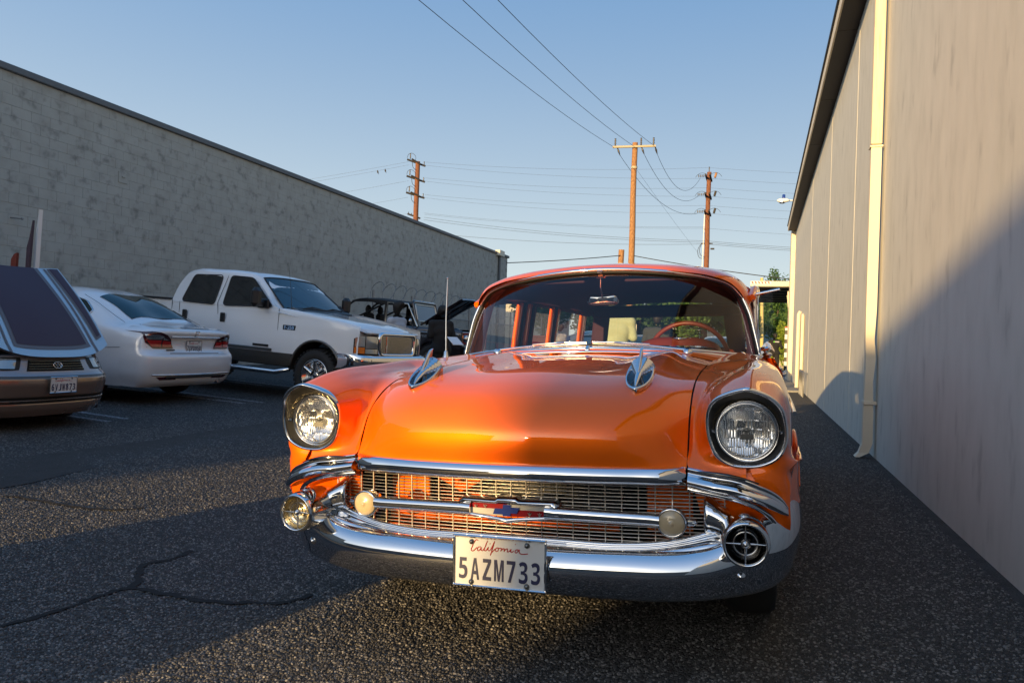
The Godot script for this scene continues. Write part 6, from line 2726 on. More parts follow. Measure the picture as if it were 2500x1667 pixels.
func build_people() -> void:
	mk("skin_light", L(0.42, 0.24, 0.16), 0.55)
	mk("skin_dark", L(0.09, 0.045, 0.028), 0.5)
	mk("hair_dark", L(0.010, 0.008, 0.007), 0.7)
	mk("cloth_black", L(0.010, 0.010, 0.011), 0.9)
	mk("cloth_grey", L(0.36, 0.38, 0.42), 0.9)
	mk("cloth_sage", L(0.36, 0.42, 0.27), 0.9)
	mk("cloth_slate", L(0.035, 0.042, 0.045), 0.9)
	mk("cloth_white", L(0.6, 0.58, 0.56), 0.9)
	mk("denim", L(0.025, 0.028, 0.040), 0.9)
	mk("khaki", L(0.16, 0.13, 0.08), 0.9)
	mk("camo", L(0.11, 0.10, 0.06), 0.9)
	M.camo.albedo_texture = noise_tex(77, 0.03, 2, [[0.0, L(0.2, 0.2, 0.15)], [0.45, L(0.4, 0.35, 0.2)], [0.55, L(1, 1, .7)], [1.0, L(1, .9, .6)]], 128)
	M.camo.uv1_triplanar = true
	M.camo.uv1_scale = V(4, 4, 4)
	mk("paper", L(0.62, 0.64, 0.68), 0.8)
	mk("print_green", L(0.15, 0.55, 0.05), 0.8)
	var a := person("person in a black t-shirt holding a white sheet, standing before the propped-up hood", V(-5.80, ground_y(-5.8), -13.35), 52.0, 1.75, {"skin": M.skin_light, "shirt": M.cloth_black, "trousers": M.cloth_black, "hair": M.hair_dark, "nod": 32.0, "turn": 18.0, "lean": .03, "elbows": [V(-.25, 1.12, -.02), V(.27, 1.13, .06)], "wrists": [V(-.26, .86, .05), V(.14, 1.08, .28)], "cell": .016})
	var wp: Vector3 = a.transform * (V(-.26, .86, .05) * (1.75 / 1.78))
	var sh := MB.new()
	var bs := yaw(52.0)
	sh.box(Vector3.ZERO, V(.20, .28, .003), .001, Basis(Vector3.BACK, -.35))
	var pp := solo("paper_sheet", sh, M.paper, "white sheet of paper hanging from the right hand of the person in black", "paper", "", wp + V(.03, -.20, .05))
	pp.rotation.y = deg_to_rad(15.0)
	var nb := MB.new()
	nb.box(Vector3.ZERO, V(.22, .012, .30), .003)
	nb.box(V(0, .008, 0), V(.20, .004, .28), .001)
	var w2: Vector3 = a.transform * (V(.10, 1.10, .40) * (1.75 / 1.78))
	var cb := solo("clipboard", nb, M.paper, "pale clipboard held in front of the person in black", "clipboard", "", w2)
	cb.basis = bs * Basis(Vector3.RIGHT, .5)
	person("person with dark curly hair in a pale grey t-shirt, behind the white pickup hood", V(-6.83, ground_y(-6.83), -13.56), 78.0, 1.76, {"skin": M.skin_dark, "shirt": M.cloth_grey, "trousers": M.denim, "hair": M.hair_dark, "afro": true, "turn": 5.0})
	var r := person("person in a black t-shirt with a green back print, walking away beside the chequered post", V(.62, ground_y(.62) + .09, -34.2), 188.0, 1.77, {"skin": M.skin_light, "shirt": M.cloth_black, "trousers": M.cloth_black, "hair": M.hair_dark, "turn": 25.0, "elbows": [V(-.30, 1.12, -.10), V(.30, 1.13, -.08)], "wrists": [V(-.24, .95, .06), V(.32, .88, .0)], "feet": [V(-.12, 0, -.22), V(.13, 0, .16)], "cell": .022})
	var pr := MB.new()
	pr.box(V(.05, 1.40, -.158), V(.05, .05, .004), .001, Basis(Vector3.BACK, PI / 4))
	part("shirt_print", pr, M.print_green, r)
	var p2 := MB.new()
	p2.box(V(-.07, 1.41, -.158), V(.17, .018, .004), .001)
	p2.box(V(-.07, 1.385, -.158), V(.17, .014, .004), .001)
	part("shirt_print", p2, M.paper, r)
	person("person in a sage green t-shirt seen from behind through the left of the rear window", V(-2.17, ground_y(-2.17), -11.9), 195.0, 1.93, {"skin": M.skin_light, "shirt": M.cloth_sage, "trousers": M.khaki, "hair": M.hair_dark, "wide": 1.12})
	person("person in a dark grey t-shirt and camouflage cap seen through the rear window", V(-1.80, ground_y(-1.8), -14.1), 150.0, 1.80, {"skin": M.skin_light, "shirt": M.cloth_slate, "trousers": M.denim, "hair": M.hair_dark, "cap": M.camo, "turn": 20.0, "wide": 1.1})
	person("person in a white top seen dimly through the rear side window of the orange wagon", V(-5.3, ground_y(-5.3), -20.6), 60.0, 1.68, {"skin": M.skin_light, "shirt": M.cloth_white, "trousers": M.denim, "hair": M.hair_dark, "sleeve": .25, "wide": .88})

# ---------- utility poles and lines ----------
func build_poles() -> void:
	var wd := mk("pole_wood", Color.WHITE, 0.85)
	wd.albedo_texture = noise_tex(51, 0.02, 4, [[0.0, L(0.05, 0.022, 0.010)], [0.35, L(0.24, 0.115, 0.045)], [0.7, L(0.36, 0.19, 0.075)], [1.0, L(0.42, 0.24, 0.11)]], 512)
	wd.uv1_triplanar = true
	wd.uv1_scale = V(2.0, 0.35, 2.0)
	var wr := mk("pole_red_wood", Color.WHITE, 0.85)
	wr.albedo_texture = noise_tex(52, 0.02, 4, [[0.0, L(0.04, 0.016, 0.010)], [0.4, L(0.15, 0.055, 0.028)], [1.0, L(0.26, 0.11, 0.055)]], 512)
	wr.uv1_triplanar = true
	wr.uv1_scale = V(2.0, 0.35, 2.0)
	mk("arm_wood", L(0.42, 0.36, 0.24), 0.8)
	mk("arm_dark", L(0.03, 0.026, 0.022), 0.8)
	mk("insulator", L(0.03, 0.028, 0.03), 0.3)
	mk("cable", L(0.05, 0.055, 0.06), 0.6)
	mk("cable_thick", L(0.02, 0.022, 0.022), 0.7)
	mk("pipe_white", L(0.7, 0.7, 0.68), 0.5)
	var pole := func(n: String, label: String, top: Vector3, r0: float, r1: float, m: Material) -> Node3D:
		var t := thing(n, label, "utility pole", V(top.x, 0, top.z))
		var b := MB.new()
		var pth := []
		var rs := []
		for k in 9:
			pth.append(V(.02 * sin(k * 1.7), top.y * k / 8.0, .02 * cos(k * 2.3)))
			rs.append(lerpf(r0, r1, k / 8.0))
		b.tube(pth, rs, 14)
		part("pole", b, m, t)
		return t
	var insul := func(t: Node3D, p: Vector3, hgt: float, r: float) -> void:
		var b := MB.new()
		var pr := []
		for k in 7:
			pr.append(Vector2(r * (1.0 if k % 2 == 0 else .6), hgt * k / 6.0))
		b.lathe(pr, Transform3D(Basis.IDENTITY, p), 8, true)
		part("insulator", b, M.insulator, t)
	# the near pole with one cross-arm
	var a: Node3D = pole.call("utility_pole", "tall brown wooden pole with a single pale cross-arm, middle of the sky", V(-7.23, 13.0, -43.9), .20, .155, M.pole_wood)
	var L0 := V(-8.42, 12.66, -43.5)
	var R0 := V(-6.05, 12.80, -44.25)
	var o := V(-7.23, 0, -43.9)
	var ar := MB.new()
	var ax := (R0 - L0).normalized()
	var bs := Basis(ax, ax.cross(V(0, 0, 1)).normalized() * -1.0, ax.cross(Vector3.UP).normalized() * -1.0)
	bs = Basis(ax, Vector3.UP, ax.cross(Vector3.UP).normalized()).orthonormalized()
	ar.box((L0 + R0) / 2 - o + V(0, 0, .2), V((R0 - L0).length(), .12, .10), .01, bs)
	part("cross_arm", ar, M.arm_wood, a)
	for f: float in [.06, .66, .95]:
		insul.call(a, L0.lerp(R0, f) - o + V(0, .06, .2), .42, .06)
	var bd := MB.new()
	bd.lathe([Vector2(.185, 0), Vector2(.185, .12)], Transform3D(Basis.IDENTITY, V(0, 11.5, 0)), 14)
	part("band", bd, M.arm_wood, a)
	var st: Node3D = pole.call("pole_stub", "short cut-off wooden pole strapped beside the tall brown pole", V(-7.80, 6.77, -43.75), .17, .165, M.pole_wood)
	var rp := MB.new()
	rp.tube([V(-.16, 6.0, .05), V(0, 5.98, .18), V(.35, 5.9, .2), V(.75, 5.88, .1)], .02, 6)
	part("strap", rp, M.arm_wood, st)
	# right pole, arms seen end-on
	var b: Node3D = pole.call("utility_pole", "dark reddish pole with several short arms, right of the tall brown pole", V(-4.2, 15.2, -61.7), .24, .17, M.pole_red_wood)
	for y: float in [14.75, 13.3, 11.95]:
		var m := MB.new()
		m.box(V(-.18, y, 0), V(.12, .14, 2.4), .01)
		m.box(V(.14, y, 0), V(.12, .14, 2.4), .01)
		part("cross_arm", m, M.arm_dark, b)
		for k in 4:
			insul.call(b, V(-.75 + .13 * k, y - .05, .6), .18, .045)
		var bx := MB.new()
		bx.box(V(.52, y + .15, .2), V(.16, .42, .20), .03, Basis(Vector3.BACK, -.25))
		part("fuse_box", bx, M.pole_wood if y > 14 else M.arm_dark, b)
		var lp := MB.new()
		for sd: float in [-1.0, 1.0]:
			lp.tube(cr([V(.15 * sd, y + .25, .2), V(.5 * sd, y + .34, .3), V(.85 * sd, y + .18, .4), V(1.0 * sd, y - .02, .4)], 4), .014, 5)
		part("jumper_wire", lp, M.cable_thick, b)
	var m2 := MB.new()
	m2.box(V(-.10, 10.6, 0), V(.5, .09, .09), .01, Basis(Vector3.BACK, -.6))
	m2.box(V(0, 9.55, 0), V(.9, .08, .08), .01)
	m2.box(V(.45, 9.1, .2), V(.30, .12, .15), .02)
	part("cross_arm", m2, M.arm_dark, b)
	insul.call(b, V(0, 15.2, 0), .42, .05)
	var rs := MB.new()
	rs.tube([V(-.24, 11.9, .1), V(-.30, 7.0, .1), V(-.32, .1, .1)], .04, 6)
	part("riser_pipe", rs, M.pipe_white, b)
	var lc := MB.new()
	lc.tube(cr([V(-.4, 9.5, .1), V(-.55, 9.0, .1), V(-.4, 8.6, .1), V(-.1, 8.45, .1)], 5), .02, 5)
	lc.tube(cr([V(-.45, 9.5, .1), V(-.68, 9.0, .1), V(-.5, 8.4, .1), V(-.1, 8.35, .1)], 5), .02, 5)
	part("slack_loop", lc, M.cable_thick, b)
	# left pole above the block building
	var c: Node3D = pole.call("utility_pole", "reddish pole with three tilted cross-arms rising behind the long block wall", V(-27.05, 15.75, -56.35), .27, .19, M.pole_red_wood)
	for q in [[15.9, 15.4], [14.55, 14.1], [13.2, 12.78]]:
		var p0 := V(-27.87 + 27.05, q[0], .28)
		var p1 := V(-26.44 + 27.05, q[1], -.2)
		var m := MB.new()
		m.tube([p0, p1], .08, 4)
		m.tube([p0 + V(.55, -.05, .3), p1 - V(.3, -.1, -.3)], .07, 4)
		part("cross_arm", m, M.arm_dark, c)
		insul.call(c, p0 + V(.28, .05, 0), .42, .06)
		insul.call(c, p1 + V(-.12, .08, 0), .30, .05)
		var lp := MB.new()
		lp.tube(cr([p0 + V(0, .1, 0), p0 + V(.1, .4, 0), p0 + V(.3, .5, 0), p0 + V(.75, .22, 0), p0 + V(.74, -.2, 0)], 4), .016, 5)
		lp.tube(cr([p0 + V(.5, -.25, .1), p0 + V(.6, -.7, .1), p0 + V(.8, -.9, .1)], 4), .022, 5)
		part("jumper_wire", lp, M.cable_thick, c)
	var m3 := MB.new()
	m3.tube([V(-.67, 11.46, .2), V(.35, 11.1, -.1)], .07, 4)
	for k in 4:
		m3.tube([V(-.6 + .28 * k, 11.45 - .1 * k, .15), V(-.6 + .28 * k, 11.62 - .1 * k, .15)], .03, 5)
	part("cross_arm", m3, M.arm_dark, c)
	# lines: each one a thing
	var wire := func(p: Vector3, q: Vector3, sag: float, r: float, m: Material, label: String, grp := "") -> void:
		var pth := []
		for k in 25:
			var t := k / 24.0
			pth.append(p.lerp(q, t) - V(0, sag * 4.0 * t * (1.0 - t), 0))
		var mb := MB.new()
		mb.tube(pth, r, 5)
		solo("power_line", mb, m, label, "power line", grp)
	var ends := [[V(-8.95, 11.0, -20.2), L0.lerp(R0, .0), "left"], [V(-7.81, 11.03, -20.6), L0.lerp(R0, .48), "middle"], [V(-6.91, 11.07, -20.85), L0.lerp(R0, .95), "right"]]
	for e in ends:
		var d: Vector3 = e[0] - e[1]
		wire.call(e[1] + V(0, .04, .2), e[1] + d * 2.6 + V(0, 1.2, 0), 1.2, .011, M.cable, "%s one of the three wires sweeping overhead from the pale cross-arm" % e[2], "wires sweeping overhead")
	wire.call(V(-8.03, 12.24, -43.6), V(-5.0, 11.9, -61.4), 1.1, .013, M.cable, "lowest slack wire drooping from the brown pole to the reddish pole")
	wire.call(V(-6.69, 12.34, -44.0), V(-4.95, 13.3, -61.45), 1.3, .013, M.cable, "middle slack wire drooping from the brown pole to the reddish pole")
	wire.call(V(-5.98, 12.39, -44.3), V(-4.85, 14.7, -61.45), 1.5, .013, M.cable, "topmost slack wire drooping from the brown pole to the reddish pole")
	wire.call(V(-7.05, 11.4, -43.9), V(-4.6, 8.5, -61.6), .1, .006, M.cable, "thin straight stay wire slanting down right of the brown pole")
	for dg in [["L", V(-8.2, 12.7, -43.55), V(-8.03, 12.24, -43.6)], ["M", V(-6.85, 12.75, -43.95), V(-6.69, 12.34, -44.0)], ["R", V(-6.1, 12.8, -44.2), V(-5.98, 12.39, -44.3)]]:
		var mb := MB.new()
		mb.tube([dg[1] - o, (dg[1] + dg[2]) / 2 - o, dg[2] - o], [.03, .06, .02], 6)
		part("strain_insulator", mb, M.insulator, a)
	# the lines between the left and right poles, and on beyond the right pole
	var rows := [[15.72, 15.55, "topmost"], [15.45, 14.7, "second"], [14.42, 13.95, "third"], [14.15, 13.28, "fourth"], [13.05, 12.55, "fifth"], [12.80, 11.93, "sixth"], [11.55, 10.85, "seventh"], [11.45, 10.75, "eighth"], [11.2, 9.75, "ninth"], [11.0, 9.62, "tenth"], [9.95, 9.5, "lowest"]]
	for k in rows.size():
		var q: Array = rows[k]
		var r := .007 if k < 8 else .012
		var p0 := V(-26.4, q[0], -56.5)
		var p1 := V(-4.3, q[1], -61.6)
		wire.call(p0, p1, .35, r, M.cable, "%s of the faint lines between the left and the right reddish pole" % q[2], "lines between the reddish poles")
		if k != 6:
			wire.call(p1, V(24.0, q[1] - .4, -66.0), .5, r, M.cable, "%s of the faint lines running right from the reddish pole" % q[2], "lines beyond the reddish pole")
		if k in [0, 1, 3, 5, 7]:
			wire.call(p0 - V(1.3, 0, -.4), V(-62.0, q[0] - 4.5, -50.0), .5, r, M.cable, "%s of the faint lines running left from the far left pole" % q[2], "lines beyond the left pole")
	wire.call(V(-12.81, 5.36, -37.9), V(-7.8, 6.42, -43.6), .05, .024, M.cable_thick, "thick dark cable from the block building corner to the pole stub")
	wire.call(V(-7.05, 6.42, -43.8), V(1.35, 5.0, -42.5), .08, .024, M.cable_thick, "thick dark cable falling right from the brown pole to the plaster building")
	# street lamp
	var sl := thing("street_lamp", "white cobra-head street lamp reaching out past the right roof", "street lamp", V(2.6, 0, -36.6))
	var pm := MB.new()
	pm.tube([V(0, 0, 0), V(0, 7.4, 0)], [.10, .07], 10)
	part("post", pm, M.pipe_white, sl)
	var am := MB.new()
	am.tube(cr([V(0, 7.3, 0), V(-.5, 7.75, .1), V(-1.1, 7.93, .3), V(-1.6, 7.95, .5)], 5), .035, 8)
	part("arm", am, M.pipe_white, sl)
	var hd := MB.new()
	hd.ball(V(-1.78, 7.93, .55), V(.28, .10, .14), 14)
	part("lamp_head", hd, M.pipe_white, sl)
	var ln := MB.new()
	ln.ball(V(-1.82, 7.87, .56), V(.15, .09, .10), 12)
	part("lens", ln, M.lamp_silver, sl)
	var ph := MB.new()
	ph.lathe([Vector2(.07, 0), Vector2(.07, .16), Vector2(.05, .18), Vector2(.0001, .18)], Transform3D(Basis.IDENTITY, V(-1.76, 8.02, .55)), 12)
	part("photocell", ph, M.emblem_blue, sl)
	# two birds on a line
	for q in [[-30.6, 15.25], [-29.9, 15.33]]:
		var bm := MB.new()
		bm.ball(V(0, .10, 0), V(.07, .11, .06), 10, Basis(Vector3.BACK, .3))
		bm.ball(V(-.03, .22, 0), V(.045, .045, .045), 8)
		bm.tube([V(.03, .03, 0), V(.09, -.10, 0)], [.03, .012], 5)
		var lb := "left of two small dark birds on the wire left of the far pole" if q[0] < -30 else "right of two small dark birds on the wire left of the far pole"
		solo("bird", bm, M.arm_dark, lb, "bird", "birds on the wire", V(q[0], q[1] - .35, -56.2))

# ---------- the far end of the alley ----------
func leaf_crown(seed_: int, c: Vector3, r: Vector3, n: int, leaf: float) -> MB:
	var rng := RandomNumberGenerator.new()
	rng.seed = seed_
	var mb := MB.new()
	mb.hard()
	# clumps spread through the crown, leaves spread through the clumps
	var cl := []
	for k in 26:
		var d := V(rng.randfn(), rng.randfn() * .9, rng.randfn()).normalized() * pow(rng.randf(), .4)
		cl.append([c + d * r * .85, rng.randf_range(.22, .42)])
	for i in n:
		var q: Array = cl[rng.randi() % cl.size()]
		var d := V(rng.randfn(), rng.randfn(), rng.randfn()).normalized() * pow(rng.randf(), .5)
		var p: Vector3 = q[0] + d * r * q[1]
		var a := V(rng.randfn(), rng.randfn() * .6, rng.randfn()).normalized()
		var b := a.cross(V(rng.randfn(), rng.randfn(), rng.randfn())).normalized()
		var s := leaf * rng.randf_range(.6, 1.4)
		mb.quad(p - a * s, p - b * s * .5, p + a * s, p + b * s * .5)
	return mb

func tree(label: String, pos: Vector3, h: float, r: float, seed_: int, m: Material, n := 5000, leaf := .10) -> void:
	var t := thing("tree", label, "tree", pos, Basis.IDENTITY, "trees beyond the alley")
	var rng := RandomNumberGenerator.new()
	rng.seed = seed_
	var tm := MB.new()
	tm.tube([V(0, -.1, 0), V(.06, h * .25, .03), V(-.04, h * .55, 0), V(0, h * .8, 0)], [.20, .16, .12, .05], 8)
	for k in 6:
		var an := TAU * k / 6.0 + rng.randf()
		var y := h * rng.randf_range(.3, .55)
		tm.tube([V(0, y, 0), V(cos(an) * r * .4, y + h * .15, sin(an) * r * .4), V(cos(an) * r * .75, y + h * .22, sin(an) * r * .75)], [.09, .06, .02], 6)
	part("trunk", tm, M.bark, t)
	part("crown", leaf_crown(seed_ + 1, V(0, h * .66, 0), V(r, h * .36, r), n, leaf), m, t)

func build_far() -> void:
	mk("bark", L(0.07, 0.05, 0.035), 0.9)
	for q in [["leaf_green", 0.045, 0.10, 0.018], ["leaf_light", 0.16, 0.22, 0.02], ["leaf_olive", 0.10, 0.10, 0.035], ["leaf_deep", 0.03, 0.075, 0.03]]:
		var m := mk(q[0], L(q[1], q[2], q[3]), 0.7)
		m.backlight_enabled = true
		m.backlight = Color(.45, .5, .2)
	mk("cream_wall", L(0.55, 0.52, 0.42), 0.85)
	mk("blue_wall", L(0.30, 0.45, 0.52), 0.8)
	mk("tan_wall", L(0.42, 0.36, 0.27), 0.85)
	mk("yellow_post", L(0.50, 0.42, 0.17), 0.8)
	mk("red_print", L(0.55, 0.05, 0.04), 0.6)
	mk("galvanised", L(0.22, 0.23, 0.24), 0.45, 0.7)
	# end pilaster of the right building, the canopy and its posts
	var pm := MB.new()
	pm.box(V(1.12, 2.75, -29.0), V(.30, 5.5, .9), .02)
	solo("end_pilaster", pm, M.cream_paint, "pale pilaster closing the far end of the right building", "pilaster")
	var c := thing("canopy", "cream flat canopy over the far walkway with a striped edge", "canopy", V(0, 0, 0))
	var cf := MB.new()
	cf.box(V(.42, 3.63, -34.2), V(1.62, .20, 9.2), .02)
	part("fascia", cf, M.cream_paint, c)
	var so := MB.new()
	so.box(V(.42, 3.515, -34.2), V(1.56, .03, 9.1))
	for k in 6:
		so.box(V(.42, 3.48, -30.4 - 1.5 * k), V(1.5, .06, .10), .01)
	part("soffit", so, M.soffit, c)
	for k in 6:
		var s := MB.new()
		var x0 := -.36 + .115 * k
		s.hard()
		s.quad(V(x0, 3.71, -29.594), V(x0 + .055, 3.71, -29.594), V(x0 + .095, 3.63, -29.594), V(x0 + .04, 3.63, -29.594))
		part("red_stripe", s, M.red_print, c)
	var wb := MB.new()
	wb.hard()
	wb.quad(V(-.39, 3.72, -29.597), V(.35, 3.72, -29.597), V(.35, 3.62, -29.597), V(-.39, 3.62, -29.597))
	part("white_band", wb, M.pipe_white, c)
	var co := thing("canopy_column", "cream column with a stepped capital under the canopy, against the right wall", "column", V(1.05, 0, -29.75))
	var cm := MB.new()
	cm.box(V(0, 1.5, 0), V(.16, 3.0, .16), .01)
	cm.box(V(.0, .25, 0), V(.20, .5, .2), .01)
	part("shaft", cm, M.cream_paint, co)
	var cap := MB.new()
	cap.hard()
	for q in [[.09, 2.75, .13, 3.15], [.13, 3.15, .15, 3.2], [.12, 3.2, .12, 3.36]]:
		for k in 4:
			var an := PI / 4 + PI / 2 * k
			var bn := an + PI / 2
			var e := sqrt(2.0)
			cap.quad(V(cos(an) * q[0] * e, q[1], sin(an) * q[0] * e), V(cos(bn) * q[0] * e, q[1], sin(bn) * q[0] * e), V(cos(bn) * q[2] * e, q[3], sin(bn) * q[2] * e), V(cos(an) * q[2] * e, q[3], sin(an) * q[2] * e))
	part("capital", cap, M.cream_paint, co)
	var ck := thing("chequered_post", "white post with black squares and a red band beside the cream column", "post", V(.99, 0, -30.9))
	var km := MB.new()
	km.box(V(0, 1.2, 0), V(.15, 1.75, .15), .008)
	part("post", km, M.pipe_white, ck)
	var kr := MB.new()
	kr.box(V(0, 2.07, 0), V(.16, .05, .16), .006)
	part("red_band", kr, M.red_print, ck)
	for k in 5:
		var s := MB.new()
		s.box(V(0, .50 + .345 * k, .002), V(.154, .16, .154), .002)
		part("black_square", s, M.black_paint, ck)
	var sd := MB.new()
	sd.box(V(.45, .06, -29.0), V(1.25, .12, 16.0), .015)
	struct("pavement", sd, M.concrete)
	var ph := thing("yellow_post", "tall weathered yellow post leaning beyond the canopy", "post", V(.12, 0, -52.6))
	var yb := MB.new()
	yb.tube([V(0, 0, 0), V(.02, 2.0, 0), V(-.1, 6.0, 0)], [.13, .12, .10], 8)
	part("post", yb, M.yellow_post, ph)
	var sh := thing("shrub", "bright yellow-green tall shrub beside the chequered post", "shrub", V(1.55, 0, -41.0))
	part("foliage", leaf_crown(91, V(0, 1.6, 0), V(.9, 1.7, .9), 5000, .07), M.leaf_light, sh)
	part("stem", _stem(2.6), M.bark, sh)
	# low hedge, tank and fence beyond
	var ds := MB.new()
	ds.lathe([Vector2(.0001, -1.1), Vector2(.35, -1.05), Vector2(.42, -.8), Vector2(.42, .8), Vector2(.35, 1.05), Vector2(.0001, 1.1)], Transform3D(Basis(Vector3.BACK, PI / 2), V(.6, .55, -44.0)), 18)
	solo("tank", ds, M.tan_wall, "tan horizontal tank lying beyond the walking person", "tank")
	# buildings far off
	var house := func(label: String, p: Vector3, s: Vector3, m: Material) -> void:
		var t := thing("far_building", label, "building", p)
		var b := MB.new()
		b.box(V(0, s.y / 2, 0), s, .05)
		part("wall", b, m, t)
		var r := MB.new()
		r.box(V(0, s.y + .12, 0), V(s.x + .5, .24, s.z + .5), .05)
		part("roof", r, M.coping, t)
		for k in int(s.x / 2.2):
			var w := Node3D.new()
			w.name = "window"
			t.add_child(w, true)
			var x := -s.x / 2 + 1.2 + k * 2.2
			var f := MB.new()
			f.box(V(x, s.y * .58, s.z / 2 + .02), V(1.2, 1.1, .08), .01)
			part("frame", f, M.pipe_white, w)
			var g := MB.new()
			g.box(V(x, s.y * .58, s.z / 2 + .045), V(1.0, .9, .06), .005)
			part("pane", g, M.tinted_glass, w)
	house.call("pale blue low building glimpsed under the canopy", V(.5, 0, -72.0), V(9.0, 4.2, 6.0), M.blue_wall)
	house.call("cream low building behind the trees, seen through the rear window", V(-8.0, 0, -68.0), V(14.0, 4.0, 6.0), M.cream_wall)
	house.call("cream building with a dark roof, seen through the left side windows", V(-19.0, 0, -58.0), V(8.0, 5.6, 6.0), M.cream_wall)
	tree("deep green tree seen through the left of the rear window", V(-7.6, 0, -50.0), 6.2, 2.6, 11, M.leaf_deep, 6000, .13)
	tree("deep green tree seen through the middle of the rear window", V(-5.2, 0, -54.0), 5.6, 2.4, 12, M.leaf_deep, 5000, .13)
	tree("bluish green tree with a bare trunk seen behind the steering wheel", V(-4.2, 0, -47.0), 5.0, 2.0, 13, M.leaf_green, 5000, .12)
	tree("small tree seen through the right edge of the rear window", V(-1.9, 0, -50.0), 4.6, 1.5, 14, M.leaf_green, 3500, .12)
	tree("broad green tree under the canopy behind the yellow post", V(1.2, 0, -58.0), 5.2, 2.2, 15, M.leaf_green, 6000, .12)
	tree("olive green tree just right of the orange roof", V(-1.3, 0, -62.0), 5.6, 1.9, 16, M.leaf_olive, 5000, .12)
	tree("tree whose tip shows above the canopy", V(1.3, 0, -66.0), 8.2, 1.6, 17, M.leaf_deep, 4000, .12)
	tree("dark tree seen through the front left side window", V(-13.0, 0, -46.0), 5.5, 2.0, 18, M.leaf_deep, 4000, .12)
	tree("green tree seen through the rear left side window", V(-10.4, 0, -48.0), 5.2, 2.2, 19, M.leaf_green, 4500, .12)
	# a wall at the end of the yard
	var ew := MB.new()
	ew.box(V(-4.0, .9, -63.0), V(40.0, 1.8, .2), .02)
	solo("yard_wall", ew, M.cream_wall, "long low cream wall across the far end of the yard", "wall")
	# chain-link fence with coiled wire along the block wall
	var fx := -10.9
	var fe := thing("chain_fence", "chain-link fence topped with coiled barbed wire in front of the block wall", "fence", V(fx, 0, 0))
	var gy := ground_y(fx)
	for k in 8:
		var p := MB.new()
		p.tube([V(0, gy, -20.0 - 2.6 * k), V(0, gy + 2.35, -20.0 - 2.6 * k)], .035, 8)
		part("post", p, M.galvanised, fe)
	for y: float in [.15, 1.75, 2.1]:
		var p := MB.new()
		p.tube([V(0, gy + y, -20.0), V(0, gy + y, -38.2)], .022 if y < 2 else .008, 6)
		part("rail", p, M.galvanised, fe)
	var net := MB.new()
	var z := -20.0
	while z > -39.0:
		for d: float in [-1.0, 1.0]:
			var z1 := z + d * 1.65
			var a := V(0, gy + .1, z)
			var bq := V(0, gy + 1.75, z1)
			if z1 > -20.0:
				bq = a.lerp(bq, (-20.0 - z) / (z1 - z))
			if z1 < -38.2:
				bq = a.lerp(bq, clampf((-38.2 - z) / (z1 - z), 0, 1))
			if z >= -38.2 and a.distance_to(bq) > .05:
				net.tube([a, bq], .0026, 3, false, false)
		z -= .085
	part("netting", net, M.galvanised, fe).set_meta("kind", "stuff")
	var coil := MB.new()
	var pth := []
	for k in 24 * 16:
		var an := TAU * k / 24.0
		pth.append(V(.30 * cos(an), gy + 2.30 + .32 * sin(an), -20.0 - .75 * k / 24.0 - .2 * sin(an)))
	coil.tube(pth, .009, 4)
	for k in range(0, 24 * 16, 3):
		coil.box(pth[k], V(.05, .012, .012))
	part("barbed_coil", coil, M.galvanised, fe)
	# parked cars further along
	var cols := [["car_blue", L(.10, .17, .20)], ["car_silver", L(.42, .46, .44)], ["car_red", L(.25, .02, .02)], ["car_teal", L(.05, .12, .14)]]
	for q in cols:
		mk(q[0], q[1], .25, .3, .03)
	var src: Node3D = get_node("saloon_car")
	var k := 0
	for q in [[V(-6.9, 0, -24.2), 94.0, "car_blue", "pale blue saloon parked beyond the black off-roader, seen through the side window"], [V(-6.2, 0, -28.6), 88.0, "car_red", "dark red saloon parked behind the pale blue one"], [V(-1.05, 0, -22.5), 182.0, "car_silver", "silver green saloon standing in the alley, seen behind the steering wheel"], [V(-3.5, 0, -20.5), 176.0, "car_teal", "dark teal saloon standing in the alley behind the two people"]]:
		var d: Node3D = src.duplicate()
		d.name = numbered("saloon_car")
		d.position = V(q[0].x, ground_y(q[0].x), q[0].z)
		d.basis = yaw(q[1])
		d.set_meta("label", q[3])
		d.set_meta("group", "saloon cars parked further along the alley")
		for ch in d.get_children():
			if ch is MeshInstance3D and ch.material_override == M.pearl_paint:
				ch.material_override = M[q[2]]
		add_child(d)
		k += 1
	var rb := MB.new()
	rb.box(V(0, .22, 0), V(.9, .44, .5), .03)
	rb.box(V(0, .46, 0), V(.94, .06, .54), .02)
	solo("tool_chest", rb, M.red_print, "red chest on the bench behind the off-roader's open engine bay", "chest", "", V(-6.0, .86, -20.9))
	var bn := MB.new()
	bn.box(V(-6.0, .83, -20.9), V(1.8, .05, .7), .01)
	for x: float in [-6.8, -5.2]:
		for zz: float in [-21.2, -20.6]:
			bn.box(V(x, .41, zz), V(.05, .8, .05), .005)
	solo("work_bench", bn, M.steel_grey, "grey work bench carrying the red chest beyond the off-roader", "bench")

func _stem(h: float) -> MB:
	var mb := MB.new()
	mb.tube([V(0, -.1, 0), V(.05, h * .5, 0), V(0, h, 0)], [.10, .07, .03], 7)
	return mb

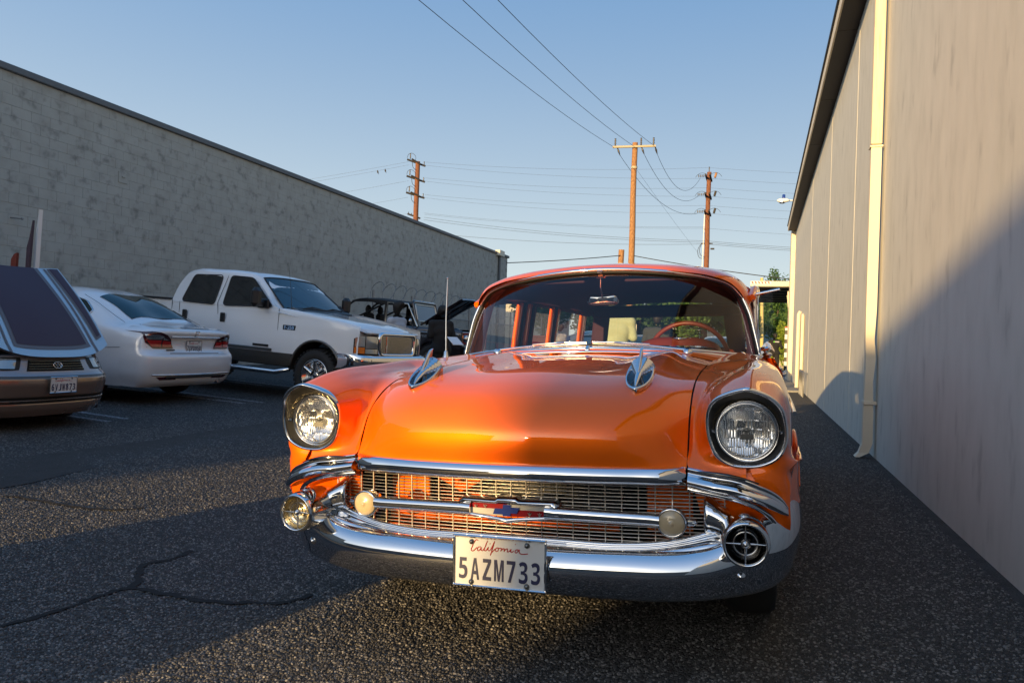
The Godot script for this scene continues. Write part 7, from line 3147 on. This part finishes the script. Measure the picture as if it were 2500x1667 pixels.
# ---------- markings and small things ----------
func build_bits() -> void:
	var pt := mk("worn_line", L(0.30, 0.30, 0.31), 0.85)
	pt.albedo_texture = noise_tex(61, 0.06, 4, [[0.0, L(0.2, 0.2, 0.2)], [0.42, L(0.35, 0.35, 0.35)], [0.6, L(1, 1, 1)], [1.0, L(1, 1, 1)]], 256)
	pt.uv1_triplanar = true
	pt.uv1_world_triplanar = true
	pt.uv1_scale = V(1.5, 1.5, 1.5)
	for q in [[-6.95, -6.98, -12.5, -7.55], [-6.9, -6.68, -12.5, -7.05], [-7.1, -9.74, -12.6, -10.4], [-7.2, -9.42, -12.6, -9.85], [-8.6, -12.6, -12.6, -13.1], [-9.0, -12.28, -12.6, -12.7], [-7.2, -4.1, -12.5, -4.3], [-7.1, -3.8, -12.5, -3.95]]:
		var mb := MB.new()
		var a := []
		var b := []
		for k in 15:
			var t := k / 14.0
			var x := lerpf(q[0], q[2], t)
			var z := lerpf(q[1], q[3], t)
			a.append(V(x, ground_y(x) + .005, z - .045))
			b.append(V(x, ground_y(x) + .005, z + .045))
		mb.grid([a, b])
		struct("parking_line", mb, M.worn_line)
	# flyer under the pickup's wiper
	var f := MB.new()
	var rows := []
	for k in 7:
		var t := k / 6.0
		rows.append([V(0, .05 * sin(t * 2.6), -.17 + .34 * t), V(.22, .02 + .05 * sin(t * 2.6), -.17 + .34 * t)])
	f.grid(rows)
	var fl := solo("flyer", f, M.paper, "curled printed flyer tucked under the white pickup's windscreen wiper", "flyer", "", V(-7.52, 1.50, -10.86))
	fl.basis = yaw(70.0) * Basis(Vector3.RIGHT, -.3) * Basis(Vector3.BACK, -.6)
	# bent railing by the far wall
	var rl := MB.new()
	for k in 3:
		var z := -18.6 - .55 * k
		rl.tube(cr([V(.98, .08, z), V(.98, .55, z), V(.98, .66, z - .12), V(.98, .66, z - .35), V(.98, .55, z - .47), V(.98, .08, z - .47)], 3), .018, 6)
	solo("bike_rack", rl, M.steel_grey, "low bent steel rack by the right wall near the thin pipes", "rack")
